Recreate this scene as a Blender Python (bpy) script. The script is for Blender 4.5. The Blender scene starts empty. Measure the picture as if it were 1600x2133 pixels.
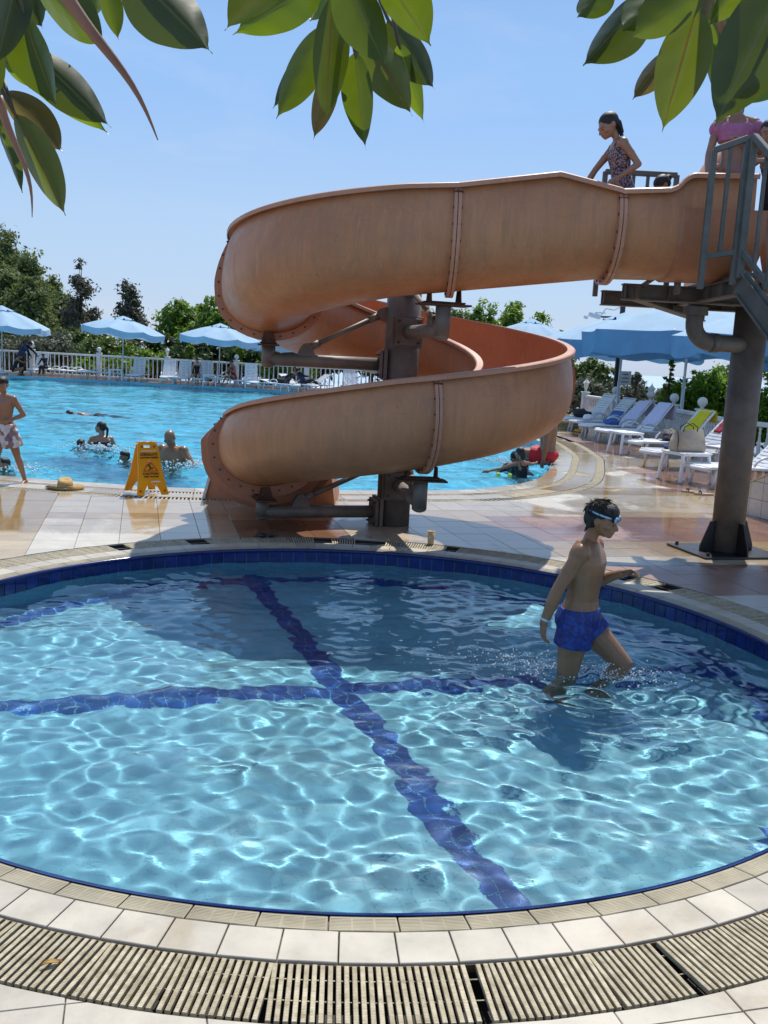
import bpy, bmesh, math, random
import numpy as np
from mathutils import Matrix, Vector, noise
random.seed(7); np.random.seed(7)
rad = math.radians
scene = bpy.context.scene
COL = scene.collection

# ------------------------------------------------------------------ camera
FPX, HORIZON, ROLL, EYE = 1950.0, 745.0, rad(3.0), 1.65
PITCH = math.atan((1066.5 - HORIZON) / FPX)
_R0 = Vector((1, 0, 0)); _F = Vector((0, math.cos(PITCH), -math.sin(PITCH))); _U0 = Vector((0, math.sin(PITCH), math.cos(PITCH)))
_R = math.cos(ROLL) * _R0 + math.sin(ROLL) * _U0
_U = -math.sin(ROLL) * _R0 + math.cos(ROLL) * _U0
cam = bpy.data.objects.new('camera', bpy.data.cameras.new('camera')); COL.objects.link(cam); scene.camera = cam
cam.matrix_world = Matrix(((_R.x, _U.x, -_F.x, 0), (_R.y, _U.y, -_F.y, 0), (_R.z, _U.z, -_F.z, EYE), (0, 0, 0, 1)))
cam.data.sensor_fit = 'VERTICAL'; cam.data.sensor_height = 24; cam.data.lens = FPX / 2133 * 24
cam.data.clip_start = 0.05; cam.data.clip_end = 40000

def sight(px, py):
    return _F + _R * ((px - 800) / FPX) + _U * ((1066.5 - py) / FPX)
def ground(px, py, z=0.0):              # surveyed point on a horizontal level
    d = sight(px, py); t = (z - EYE) / d.z
    return Vector((d.x * t, d.y * t, z))
def upright(px, py, Y):                 # surveyed point on the vertical plane at distance Y
    d = sight(px, py); t = Y / d.y
    return Vector((d.x * t, Y, EYE + d.z * t))

# ------------------------------------------------------------------ sky and sun
SUN = Vector((0.16, 0.58, 1.0)).normalized()
world = bpy.data.worlds.new('World'); scene.world = world; world.use_nodes = True
wt = world.node_tree
sky = wt.nodes.new('ShaderNodeTexSky'); sky.sky_type = 'NISHITA'; sky.sun_disc = False
sky.sun_elevation = math.asin(SUN.z); sky.sun_rotation = math.atan2(SUN.x, SUN.y)
sky.altitude = 300; sky.air_density = 1.25; sky.dust_density = 0.6; sky.ozone_density = 3.5
# pale summer haze: the physical sky gives way to milky blue towards the horizon, the same all round
tc = wt.nodes.new('ShaderNodeTexCoord'); sx = wt.nodes.new('ShaderNodeSeparateXYZ'); wt.links.new(tc.outputs['Generated'], sx.inputs[0])
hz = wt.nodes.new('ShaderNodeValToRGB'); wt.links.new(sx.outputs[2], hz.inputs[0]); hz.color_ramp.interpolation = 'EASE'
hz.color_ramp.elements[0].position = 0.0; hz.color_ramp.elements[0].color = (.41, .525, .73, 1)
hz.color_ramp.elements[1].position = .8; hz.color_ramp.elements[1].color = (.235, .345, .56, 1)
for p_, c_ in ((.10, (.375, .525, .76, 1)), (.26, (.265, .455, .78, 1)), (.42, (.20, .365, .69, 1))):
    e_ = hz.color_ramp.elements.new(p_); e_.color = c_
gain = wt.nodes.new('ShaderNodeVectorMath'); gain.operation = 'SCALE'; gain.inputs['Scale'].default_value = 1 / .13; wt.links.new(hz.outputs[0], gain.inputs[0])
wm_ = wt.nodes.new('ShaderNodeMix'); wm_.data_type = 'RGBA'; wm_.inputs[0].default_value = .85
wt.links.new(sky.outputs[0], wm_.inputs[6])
# thin high wisps
mp_ = wt.nodes.new('ShaderNodeMapping'); mp_.inputs['Scale'].default_value = (1.6, 1.6, 7.0); wt.links.new(tc.outputs['Generated'], mp_.inputs[0])
nz_ = wt.nodes.new('ShaderNodeTexNoise'); nz_.inputs['Scale'].default_value = 1.9; nz_.inputs['Detail'].default_value = 8; nz_.inputs['Roughness'].default_value = .62; nz_.inputs['Distortion'].default_value = .5; wt.links.new(mp_.outputs[0], nz_.inputs['Vector'])
wr_ = wt.nodes.new('ShaderNodeMapRange'); wr_.inputs[1].default_value = .52; wr_.inputs[2].default_value = .80; wr_.inputs[3].default_value = 0.0; wr_.inputs[4].default_value = .34; wt.links.new(nz_.outputs['Fac'], wr_.inputs[0])
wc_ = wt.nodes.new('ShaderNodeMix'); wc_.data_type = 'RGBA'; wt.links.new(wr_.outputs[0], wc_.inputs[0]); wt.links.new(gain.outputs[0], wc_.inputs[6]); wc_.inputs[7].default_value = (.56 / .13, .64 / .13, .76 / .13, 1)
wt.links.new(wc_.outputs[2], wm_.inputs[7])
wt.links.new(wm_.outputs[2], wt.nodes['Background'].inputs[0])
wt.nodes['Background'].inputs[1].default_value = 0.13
sl = bpy.data.lights.new('sun', 'SUN'); sl.energy = 4.3; sl.angle = rad(0.53); sl.color = (1.0, 0.955, 0.88)
sun = bpy.data.objects.new('sun', sl); COL.objects.link(sun); sun.rotation_euler = SUN.to_track_quat('Z', 'Y').to_euler()
sun.location = (20, 60, 100)
sl.cycles.is_caustics_light = True
scene.view_settings.view_transform = 'Standard'; scene.view_settings.look = 'None'
scene.view_settings.exposure = 0.22; scene.view_settings.gamma = 1.0
try: scene.view_settings.use_curve_mapping = False
except Exception: pass
scene.render.engine = 'CYCLES'
scene.cycles.max_bounces = 10; scene.cycles.transparent_max_bounces = 16; scene.cycles.transmission_bounces = 8
scene.cycles.sample_clamp_indirect = 6.0; scene.cycles.use_denoising = True
scene.cycles.caustics_reflective = False

# ------------------------------------------------------------------ tagging and mesh helpers
def tag(o, label=None, cat=None, group=None, kind=None):
    if label: o['label'] = label
    if cat: o['category'] = cat
    if group: o['group'] = group
    if kind: o['kind'] = kind
    return o
def empty(name, loc=(0, 0, 0), rz=0.0):
    o = bpy.data.objects.new(name, None); COL.objects.link(o); o.location = loc; o.rotation_euler = (0, 0, rz)
    o.empty_display_size = 0.1
    return o
def link(name, me, parent=None, mtx=None):
    o = bpy.data.objects.new(name, me); COL.objects.link(o)
    if parent is not None: o.parent = parent
    if mtx is not None: o.matrix_local = mtx if parent is not None else mtx
    return o
def copy_tree(o, parent=None):
    c = o.copy(); COL.objects.link(c)
    if parent is not None: c.parent = parent
    for ch in list(o.children): copy_tree(ch, c)
    return c

def frame_from(d):                        # a rotation whose z axis is d
    return Vector(d).normalized().to_track_quat('Z', 'Y').to_matrix()

class G:
    """collects shapes and links them as one mesh object"""
    def __init__(s): s.v = []; s.f = []; s.sm = []; s.mi = []; s.cur = 0
    def add(s, vs, fs, smooth=False):
        b = len(s.v); s.v.extend([tuple(q) for q in vs]); s.f.extend([tuple(i + b for i in q) for q in fs])
        s.sm.extend([smooth] * len(fs)); s.mi.extend([s.cur] * len(fs)); return s
    def box(s, c, size, R=None, bev=0.0):
        x, y, z = size[0] / 2, size[1] / 2, size[2] / 2
        if bev <= 0:
            vs = [Vector((a * x, b * y, d * z)) for d in (-1, 1) for b in (-1, 1) for a in (-1, 1)]
            fs = [(0, 2, 3, 1), (4, 5, 7, 6), (0, 1, 5, 4), (2, 6, 7, 3), (0, 4, 6, 2), (1, 3, 7, 5)]
        else:
            bev = min(bev, x * .9, y * .9, z * .9); vs = []; fs = []
            prof = [(-z, bev), (-z + bev, 0), (z - bev, 0), (z, bev)]
            for zz, i in prof:
                X, Y = x - i, y - i; k = bev * .5 if i == 0 else 0
                ring = [(-X + k, -Y), (X - k, -Y), (X, -Y + k), (X, Y - k), (X - k, Y), (-X + k, Y), (-X, Y - k), (-X, -Y + k)]
                vs += [Vector((a, b, zz)) for a, b in ring]
            for r in range(3):
                for i in range(8): fs.append((r * 8 + i, r * 8 + (i + 1) % 8, r * 8 + 8 + (i + 1) % 8, r * 8 + 8 + i))
            fs.append(tuple(range(7, -1, -1))); fs.append(tuple(range(24, 32)))
        if R is not None: vs = [R @ q for q in vs]
        c = Vector(c); return s.add([q + c for q in vs], fs)
    def bar(s, a, b, w, h, up=(0, 0, 1), bev=0.0):
        a = Vector(a); b = Vector(b); d = (b - a); L = d.length; d.normalize(); up = Vector(up)
        x = d.cross(up)
        if x.length < 1e-4: x = d.cross(Vector((0, 1, 0)))
        x.normalize(); z = x.cross(d)
        R = Matrix((x, d, z)).transposed()
        return s.box((a + b) / 2, (w, L, h), R, bev)
    def tube(s, pts, r, n=10, caps=True, smooth=True):
        pts = [Vector(q) for q in pts]; m = len(pts); rs = r if isinstance(r, (list, tuple)) else [r] * m
        vs = []; T = []
        for i in range(m):
            d = pts[min(i + 1, m - 1)] - pts[max(i - 1, 0)]; T.append(d.normalized())
        x = T[0].orthogonal().normalized()
        for i in range(m):
            x = (x - T[i] * x.dot(T[i])).normalized(); y = T[i].cross(x)
            for k in range(n):
                a = 2 * math.pi * k / n; vs.append(pts[i] + (x * math.cos(a) + y * math.sin(a)) * rs[i])
        fs = [(i * n + k, i * n + (k + 1) % n, (i + 1) * n + (k + 1) % n, (i + 1) * n + k) for i in range(m - 1) for k in range(n)]
        s.add(vs, fs, smooth)
        if caps: b = len(s.v) - len(vs); s.f += [tuple(b + k for k in range(n - 1, -1, -1)), tuple(b + (m - 1) * n + k for k in range(n))]; s.sm += [False, False]; s.mi += [s.cur] * 2
        return s
    def lathe(s, prof, c=(0, 0, 0), n=16, R=None, smooth=True):
        c = Vector(c); vs = []
        for r, z in prof:
            for k in range(n):
                a = 2 * math.pi * k / n; q = Vector((r * math.cos(a), r * math.sin(a), z)); vs.append((R @ q if R is not None else q) + c)
        m = len(prof)
        fs = [(i * n + k, i * n + (k + 1) % n, (i + 1) * n + (k + 1) % n, (i + 1) * n + k) for i in range(m - 1) for k in range(n)]
        fs += [tuple(range(n - 1, -1, -1)), tuple((m - 1) * n + k for k in range(n))]
        return s.add(vs, fs, smooth)
    def ball(s, c, r, R=None, n=12, m=8, smooth=True):
        c = Vector(c); rr = (r, r, r) if isinstance(r, (int, float)) else r; vs = [];
        for i in range(1, m):
            t = math.pi * i / m
            for k in range(n):
                a = 2 * math.pi * k / n; q = Vector((rr[0] * math.sin(t) * math.cos(a), rr[1] * math.sin(t) * math.sin(a), -rr[2] * math.cos(t)))
                vs.append((R @ q if R is not None else q) + c)
        for zz in (-rr[2], rr[2]):
            q = Vector((0, 0, zz)); vs.append((R @ q if R is not None else q) + c)
        fs = [(i * n + k, i * n + (k + 1) % n, (i + 1) * n + (k + 1) % n, (i + 1) * n + k) for i in range(m - 2) for k in range(n)]
        lo, hi = (m - 1) * n, (m - 1) * n + 1
        fs += [(lo, (k + 1) % n, k) for k in range(n)] + [(hi, (m - 2) * n + k, (m - 2) * n + (k + 1) % n) for k in range(n)]
        return s.add(vs, fs, smooth)
    def prism(s, poly, z0, z1, bev=0.0):
        n = len(poly)
        if bev > 0:
            cx = sum(q[0] for q in poly) / n; cy = sum(q[1] for q in poly) / n
            top = []
            for q in poly:
                d = math.hypot(q[0] - cx, q[1] - cy) + 1e-6; k = max(0.2, 1 - bev * 1.3 / d); top.append((cx + (q[0] - cx) * k, cy + (q[1] - cy) * k))
            vs = [(q[0], q[1], z0) for q in poly] + [(q[0], q[1], z1 - bev) for q in poly] + [(q[0], q[1], z1) for q in top]
            fs = [(i, (i + 1) % n, n + (i + 1) % n, n + i) for i in range(n)] + [(n + i, n + (i + 1) % n, 2 * n + (i + 1) % n, 2 * n + i) for i in range(n)] + [tuple(range(2 * n, 3 * n))]
        else:
            vs = [(q[0], q[1], z0) for q in poly] + [(q[0], q[1], z1) for q in poly]
            fs = [(i, (i + 1) % n, n + (i + 1) % n, n + i) for i in range(n)] + [tuple(range(n, 2 * n)), tuple(range(n - 1, -1, -1))]
        return s.add(vs, fs)
    def plate(s, poly3, nrm, t):            # a flat outline in space given thickness t along nrm
        n = len(poly3); nn = Vector(nrm).normalized() * t / 2; P = [Vector(q) for q in poly3]
        vs = [q - nn for q in P] + [q + nn for q in P]
        fs = [(i, (i + 1) % n, n + (i + 1) % n, n + i) for i in range(n)] + [tuple(range(n, 2 * n)), tuple(range(n - 1, -1, -1))]
        return s.add(vs, fs)
    def mesh(s, name, mats):
        me = bpy.data.meshes.new(name); me.from_pydata(s.v, [], s.f)
        for m in (mats if isinstance(mats, (list, tuple)) else [mats]): me.materials.append(m)
        me.polygons.foreach_set('use_smooth', s.sm)
        if any(s.mi): me.polygons.foreach_set('material_index', s.mi)
        me.update(); return me
    def build(s, name, mats, parent=None, fix=False):
        me = s.mesh(name, mats)
        if fix:
            b = bmesh.new(); b.from_mesh(me); bmesh.ops.recalc_face_normals(b, faces=b.faces); b.to_mesh(me); b.free()
        return link(name, me, parent)

def np_mesh(name, V, F, mat, smooth=True, parent=None):
    """V (n,3) float array, F (m,k) int array"""
    me = bpy.data.meshes.new(name); V = np.asarray(V, np.float32); F = np.asarray(F, np.int32); k = F.shape[1]
    me.vertices.add(len(V)); me.vertices.foreach_set('co', V.ravel())
    me.loops.add(F.size); me.loops.foreach_set('vertex_index', F.ravel())
    me.polygons.add(len(F)); me.polygons.foreach_set('loop_start', np.arange(0, F.size, k, dtype=np.int32)); me.polygons.foreach_set('loop_total', np.full(len(F), k, np.int32))
    me.update(calc_edges=True); me.polygons.foreach_set('use_smooth', np.full(len(F), smooth)); me.materials.append(mat)
    return link(name, me, parent)

# ------------------------------------------------------------------ materials
class M: pass
def node_mat(name):
    m = bpy.data.materials.new(name); m.use_nodes = True; t = m.node_tree
    return m, t, t.nodes['Principled BSDF']
def mapping(t, coord='Object', scale=(1, 1, 1)):
    tc = t.nodes.new('ShaderNodeTexCoord'); mp = t.nodes.new('ShaderNodeMapping'); mp.inputs['Scale'].default_value = scale
    if coord == 'World':
        g = t.nodes.new('ShaderNodeNewGeometry'); t.links.new(g.outputs['Position'], mp.inputs[0])
    else: t.links.new(tc.outputs[coord], mp.inputs[0])
    return mp.outputs[0]
def noise_node(t, vec, scale, detail=4, rough=.6, dist=0.0):
    n = t.nodes.new('ShaderNodeTexNoise'); n.inputs['Scale'].default_value = scale; n.inputs['Detail'].default_value = detail
    n.inputs['Roughness'].default_value = rough; n.inputs['Distortion'].default_value = dist
    t.links.new(vec, n.inputs['Vector']); return n.outputs['Fac']
def ramp(t, fac, stops):
    r = t.nodes.new('ShaderNodeValToRGB'); e = r.color_ramp.elements
    while len(e) < len(stops): e.new(0.5)
    for el, (p, c) in zip(e, stops): el.position = p; el.color = (*c, 1) if len(c) == 3 else c
    t.links.new(fac, r.inputs[0]); return r.outputs[0]
def mix(t, fac, a, b, mode='MIX'):
    n = t.nodes.new('ShaderNodeMix'); n.data_type = 'RGBA'; n.blend_type = mode
    for sock, v in ((n.inputs[0], fac), (n.inputs[6], a), (n.inputs[7], b)):
        if isinstance(v, (int, float)): sock.default_value = v
        elif isinstance(v, tuple): sock.default_value = (*v, 1)
        else: t.links.new(v, sock)
    return n.outputs[2]
def bump(t, b, h, strength=.3, dist=.01):
    n = t.nodes.new('ShaderNodeBump'); n.inputs['Strength'].default_value = strength; n.inputs['Distance'].default_value = dist
    t.links.new(h, n.inputs['Height']); t.links.new(n.outputs[0], b.inputs['Normal']); return n
def simple(name, col, rough=.5, metal=0.0, var=.12, scale=6.0, bmp=0.0, spec=.5, coord='Object', rough_var=.1, island=False, trans=0.0):
    """a base colour broken up by two octaves of noise, uneven gloss and optional fine relief"""
    m, t, b = node_mat(name); vec = mapping(t, coord)
    f = noise_node(t, vec, scale); c2 = tuple(min(1, q * (1 + var)) for q in col); c1 = tuple(q * (1 - var) for q in col)
    c = ramp(t, f, [(.3, c1), (.7, c2)])
    if island:
        g = t.nodes.new('ShaderNodeNewGeometry'); oi = t.nodes.new('ShaderNodeObjectInfo')
        ad = t.nodes.new('ShaderNodeMath'); ad.operation = 'ADD'; t.links.new(g.outputs['Random Per Island'], ad.inputs[0]); t.links.new(oi.outputs['Random'], ad.inputs[1])
        fr = t.nodes.new('ShaderNodeMath'); fr.operation = 'FRACT'; t.links.new(ad.outputs[0], fr.inputs[0])
        k = ramp(t, fr.outputs[0], [(0, (1 - island,) * 3), (1, (1 + island * .6,) * 3)])
        c = mix(t, 1.0, c, k, 'MULTIPLY')
    t.links.new(c, b.inputs['Base Color'])
    r = t.nodes.new('ShaderNodeMapRange'); r.inputs[3].default_value = max(0.02, rough - rough_var); r.inputs[4].default_value = min(1, rough + rough_var)
    t.links.new(noise_node(t, vec, scale * .37, 3), r.inputs[0]); t.links.new(r.outputs[0], b.inputs['Roughness'])
    b.inputs['Metallic'].default_value = metal; b.inputs['Specular IOR Level'].default_value = spec
    if bmp: bump(t, b, noise_node(t, vec, scale * 6, 5), bmp, .004)
    if trans:
        out = t.nodes['Material Output']; tr = t.nodes.new('ShaderNodeBsdfTranslucent'); t.links.new(c, tr.inputs[0])
        mx = t.nodes.new('ShaderNodeMixShader'); mx.inputs[0].default_value = trans
        t.links.new(b.outputs[0], mx.inputs[1]); t.links.new(tr.outputs[0], mx.inputs[2]); t.links.new(mx.outputs[0], out.inputs[0])
    return m
# ------------------------------------------------------------------ material library
def tile_mat(name, col, rough=.35, island=.10, wet=True, stain=.5):
    """glazed stoneware: cloudy mottling, each tile its own tone, wet patches where bathers have dripped"""
    m, t, b = node_mat(name); vec = mapping(t, 'World')
    f = noise_node(t, vec, 5.0, 6, .62); c = ramp(t, f, [(.32, tuple(q * .86 for q in col)), (.68, tuple(min(1, q * 1.08) for q in col))])
    oi = t.nodes.new('ShaderNodeObjectInfo'); g = t.nodes.new('ShaderNodeNewGeometry')
    ad = t.nodes.new('ShaderNodeMath'); ad.operation = 'ADD'; t.links.new(g.outputs['Random Per Island'], ad.inputs[0]); t.links.new(oi.outputs['Random'], ad.inputs[1])
    fr = t.nodes.new('ShaderNodeMath'); fr.operation = 'FRACT'; t.links.new(ad.outputs[0], fr.inputs[0])
    c = mix(t, 1.0, c, ramp(t, fr.outputs[0], [(0, (1 - island,) * 3), (1, (1 + island * .5,) * 3)]), 'MULTIPLY')
    dirt = noise_node(t, vec, 1.3, 7, .7, 1.2); c = mix(t, ramp(t, dirt, [(.56, (0, 0, 0)), (.78, (stain, stain, stain))]), c, tuple(q * k for q, k in zip(col, (.72, .63, .5))))
    speck = noise_node(t, vec, 60.0, 2, .5); c = mix(t, ramp(t, speck, [(.62, (0, 0, 0)), (.75, (.25, .25, .25))]), c, tuple(q * .6 for q in col))
    if wet:
        sep = t.nodes.new('ShaderNodeSeparateXYZ'); t.links.new(vec, sep.inputs[0])
        mr = t.nodes.new('ShaderNodeMapRange'); mr.inputs[1].default_value = 7.2; mr.inputs[2].default_value = 8.2; mr.inputs[3].default_value = -.35; mr.inputs[4].default_value = .1; t.links.new(sep.outputs[1], mr.inputs[0])
        w = noise_node(t, mapping(t, 'World', (1, .8, 1)), .8, 6, .6, .6); a = t.nodes.new('ShaderNodeMath'); a.operation = 'ADD'; t.links.new(w, a.inputs[0]); t.links.new(mr.outputs[0], a.inputs[1])
        wf = ramp(t, a.outputs[0], [(.47, (0, 0, 0)), (.56, (1, 1, 1))])
        c = mix(t, wf, c, mix(t, 1.0, c, (.76, .66, .53), 'MULTIPLY'))
        rr = ramp(t, wf, [(0, (rough,) * 3), (1, (.075,) * 3)]); t.links.new(rr, b.inputs['Roughness'])
    else:
        t.links.new(ramp(t, f, [(.3, (rough * .7,) * 3), (.7, (min(1, rough * 1.3),) * 3)]), b.inputs['Roughness'])
    t.links.new(c, b.inputs['Base Color'])
    bump(t, b, noise_node(t, vec, 22.0, 4), .12, .003)
    return m
M.tile_white = tile_mat('white stoneware tile', (.57, .52, .43))
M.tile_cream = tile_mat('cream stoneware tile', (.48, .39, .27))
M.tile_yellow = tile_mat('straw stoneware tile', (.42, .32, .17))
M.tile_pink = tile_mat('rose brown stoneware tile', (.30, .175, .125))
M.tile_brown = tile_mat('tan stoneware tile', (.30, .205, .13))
M.tile_dry = tile_mat('dry white stoneware tile', (.475, .425, .34), .45, .12, False, .85)
M.coping_dry = tile_mat('ridged coping stoneware', (.38, .33, .225), .4, .08, False, .5)
M.wall_tile = tile_mat('white wall tile', (.62, .58, .54), .3, .06, False, .3)
M.grout = simple('dark cement grout', (.22, .195, .155), .9, var=.3, scale=14, bmp=.4, coord='World')
M.channel = simple('drain channel', (.035, .03, .026), .8, var=.4, scale=10)

def slat_mat():
    m, t, b = node_mat('weathered plastic grating')
    vec = mapping(t, 'World'); f = noise_node(t, vec, 26, 6, .7); oi = t.nodes.new('ShaderNodeObjectInfo'); g = t.nodes.new('ShaderNodeNewGeometry')
    ad = t.nodes.new('ShaderNodeMath'); ad.operation = 'ADD'; t.links.new(g.outputs['Random Per Island'], ad.inputs[0]); t.links.new(oi.outputs['Random'], ad.inputs[1])
    fr = t.nodes.new('ShaderNodeMath'); fr.operation = 'FRACT'; t.links.new(ad.outputs[0], fr.inputs[0])
    c = ramp(t, f, [(.3, (.27, .215, .13)), (.5, (.48, .41, .275)), (.72, (.62, .55, .41))])
    c = mix(t, 1.0, c, ramp(t, fr.outputs[0], [(0, (.82, .8, .76)), (1, (1.08, 1.07, 1.05))]), 'MULTIPLY')
    c = mix(t, ramp(t, noise_node(t, vec, 4, 6, .7), [(.55, (0, 0, 0)), (.72, (.7, .7, .7))]), c, (.24, .19, .12))
    t.links.new(c, b.inputs['Base Color']); b.inputs['Roughness'].default_value = .55
    ov = mapping(t, 'Object', (1, 1, 1)); w = t.nodes.new('ShaderNodeTexWave'); w.bands_direction = 'Y'; w.inputs['Scale'].default_value = 55; w.inputs['Distortion'].default_value = .6; t.links.new(ov, w.inputs['Vector'])
    bump(t, b, w.outputs['Fac'], .6, .0025)
    return m
M.slat = slat_mat()
M.blue_tile = simple('cobalt glazed tile', (.007, .022, .14), .12, var=.35, scale=9, coord='World', island=.25, rough_var=.05)
M.blue_line = simple('blue pool mosaic', (.006, .065, .28), .3, var=.2, scale=9, coord='World', island=.15)
M.pool_tile = simple('pale blue pool tile', (.20, .46, .575), .3, var=.08, scale=3, coord='World', island=.08)
M.pool_grout = simple('pale pool grout', (.185, .42, .52), .7, var=.1, scale=20, coord='World')
M.big_floor = simple('azure pool floor', (.12, .60, .78), .4, var=.10, scale=.8, coord='World')

def water_mat(name, col, bs, bd, bscale):
    m = bpy.data.materials.new(name); m.use_nodes = True; t = m.node_tree; t.nodes.clear()
    o = t.nodes.new('ShaderNodeOutputMaterial'); g = t.nodes.new('ShaderNodeBsdfGlass'); g.inputs['Roughness'].default_value = 0.0; g.inputs['IOR'].default_value = 1.333
    g.inputs['Color'].default_value = (*col, 1); t.links.new(g.outputs[0], o.inputs[0])
    if bs:
        v = mapping(t, 'World', (1, 1.0, 1)); n = t.nodes.new('ShaderNodeBump'); n.inputs['Strength'].default_value = bs; n.inputs['Distance'].default_value = bd
        t.links.new(noise_node(t, v, bscale, 4, .6), n.inputs['Height']); t.links.new(n.outputs[0], g.inputs['Normal'])
    return m
M.water = water_mat('clear pool water', (.93, 1.0, 1.0), .25, .01, 9)
M.water_big = water_mat('blue pool water', (.80, .97, 1.0), .6, .05, 3.2)

def fibreglass(name, out_col, dirt_col):
    """sun-faded gelcoat: cloudy fading, lime and dirt runs down the wall, brushed scratches, chips, uneven gloss"""
    m, t, b = node_mat(name); vec = mapping(t, 'World'); v2 = mapping(t, 'World', (7, 7, .8)); v3 = mapping(t, 'World', (30, 30, 1.1)); v4 = mapping(t, 'World', (3, 3, 60))
    f = noise_node(t, vec, 1.1, 7, .66, .5); c = ramp(t, f, [(.28, tuple(q * k for q, k in zip(out_col, (.74, .70, .66)))), (.5, out_col), (.74, tuple(min(1, q * k) for q, k in zip(out_col, (1.16, 1.24, 1.34))))])
    c = mix(t, ramp(t, noise_node(t, v2, 2.2, 7, .72), [(.44, (0, 0, 0)), (.70, (.75, .75, .75))]), c, dirt_col)
    c = mix(t, ramp(t, noise_node(t, v3, 1.0, 5, .7), [(.56, (0, 0, 0)), (.70, (.30, .30, .30))]), c, tuple(min(1, q * 1.35 + .05) for q in out_col))
    c = mix(t, ramp(t, noise_node(t, v4, 1.0, 3, .6), [(.60, (0, 0, 0)), (.70, (.16, .16, .16))]), c, tuple(q * .6 for q in dirt_col))
    c = mix(t, ramp(t, noise_node(t, vec, 38, 3, .5), [(.68, (0, 0, 0)), (.73, (.55, .55, .55))]), c, tuple(q * .4 for q in out_col))
    t.links.new(c, b.inputs['Base Color'])
    t.links.new(ramp(t, noise_node(t, vec, 3.3, 5, .7), [(.3, (.30,) * 3), (.7, (.62,) * 3)]), b.inputs['Roughness'])
    bump(t, b, noise_node(t, v3, 2.0, 5, .7), .12, .004)
    return m
M.slide_out = fibreglass('sun-bleached fibreglass hull', (.475, .205, .088), (.32, .165, .085))
M.slide_under = fibreglass('unbleached hull with painted bounce glow', (.50, .185, .08), (.36, .17, .09))  # inner trough wall: less bleached, with warm bounced light put into the colour
M.slide_in = fibreglass('orange gelcoat', (.48, .185, .085), (.43, .22, .13))
M.slide_rim = fibreglass('faded pink rim', (.50, .235, .14), (.40, .22, .145))
M.slide_flange = fibreglass('rusty orange flange', (.43, .165, .075), (.32, .15, .085))
M.steel = simple('galvanised grey paint', (.135, .112, .093), .6, .05, .3, 5, .25, coord='World')
M.steel_pale = simple('pale grey painted steel', (.155, .13, .105), .55, .05, .25, 5, .2, coord='World')
M.rail = simple('grey green railing paint', (.10, .105, .095), .55, .0, .25, 6, .15, coord='World')
M.rust = simple('rusted bolts', (.10, .045, .025), .85, .2, .4, 20)
M.pvc = simple('dusty grey drain pipe', (.135, .12, .105), .55, 0, .25, 5, .1, coord='World')
M.black_wet = simple('wet black base plate', (.010, .011, .013), .35, .0, .5, 12, .6, coord='World')
M.white_plastic = simple('white moulded plastic', (.74, .75, .76), .38, 0, .05, 8)
M.old_plastic = simple('greying white plastic', (.60, .61, .63), .45, 0, .10, 8)
M.white_paint = simple('white painted concrete', (.70, .69, .66), .7, 0, .08, 4, .15)
M.lamp_glass = simple('milky lamp glass', (.8, .78, .7), .2, 0, .03, 4)
M.canopy = simple('light blue parasol cloth', (.42, .61, .77), .8, 0, .07, 1.6, .15, trans=.32)
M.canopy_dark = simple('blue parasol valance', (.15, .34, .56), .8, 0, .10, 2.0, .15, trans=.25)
M.navy = simple('navy webbing', (.015, .02, .11), .8)
M.pole = simple('silver pole', (.50, .52, .54), .4, .5, .08, 5)
M.dark_post = simple('black lamp post paint', (.02, .02, .035), .45, .3)
M.yellow = simple('yellow safety plastic', (.78, .36, .008), .35, 0, .08, 9)
M.red = simple('red cap', (.45, .03, .02), .4)
M.ink = simple('black print', (.02, .015, .012), .6)
M.red_ink = simple('red print', (.55, .04, .02), .6)
M.straw = simple('straw plait', (.50, .31, .10), .8, 0, .25, 40, .6)
M.cup = simple('paper cup', (.62, .42, .22), .6, 0, .3, 30)
M.sea = simple('hazy blue sea', (.36, .47, .60), .9, 0, .1, .001, coord='World')
M.hill = simple('scrub hillside', (.06, .075, .035), .95, 0, .5, .08, coord='World')
M.earth = simple('dry brown soil', (.20, .15, .10), .95, 0, .3, 2, .5, coord='World')

def skin(name, col):
    m, t, b = node_mat(name); vec = mapping(t, 'Object'); f = noise_node(t, vec, 9, 5, .6)
    t.links.new(ramp(t, f, [(.3, tuple(q * .84 for q in col)), (.7, tuple(q * 1.12 for q in col))]), b.inputs['Base Color'])
    b.inputs['Roughness'].default_value = .36; b.inputs['Subsurface Weight'].default_value = .12; b.inputs['Subsurface Radius'].default_value = (.02, .008, .004)
    b.inputs['Subsurface Scale'].default_value = .5
    bump(t, b, noise_node(t, vec, 60, 4), .12, .002); return m
M.skin_tan = skin('tanned skin', (.265, .135, .067)); M.skin_brown = skin('brown skin', (.31, .16, .095)); M.skin_fair = skin('fair skin', (.42, .24, .16))
M.hair = simple('wet black hair', (.008, .0065, .006), .55, 0, .4, 30, .6)
M.hair_brown = simple('dark brown hair', (.03, .018, .012), .35, 0, .4, 30, .6)
M.eye = simple('dark eye', (.015, .01, .01), .1); M.lip = simple('lips', (.30, .10, .08), .45)

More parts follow.
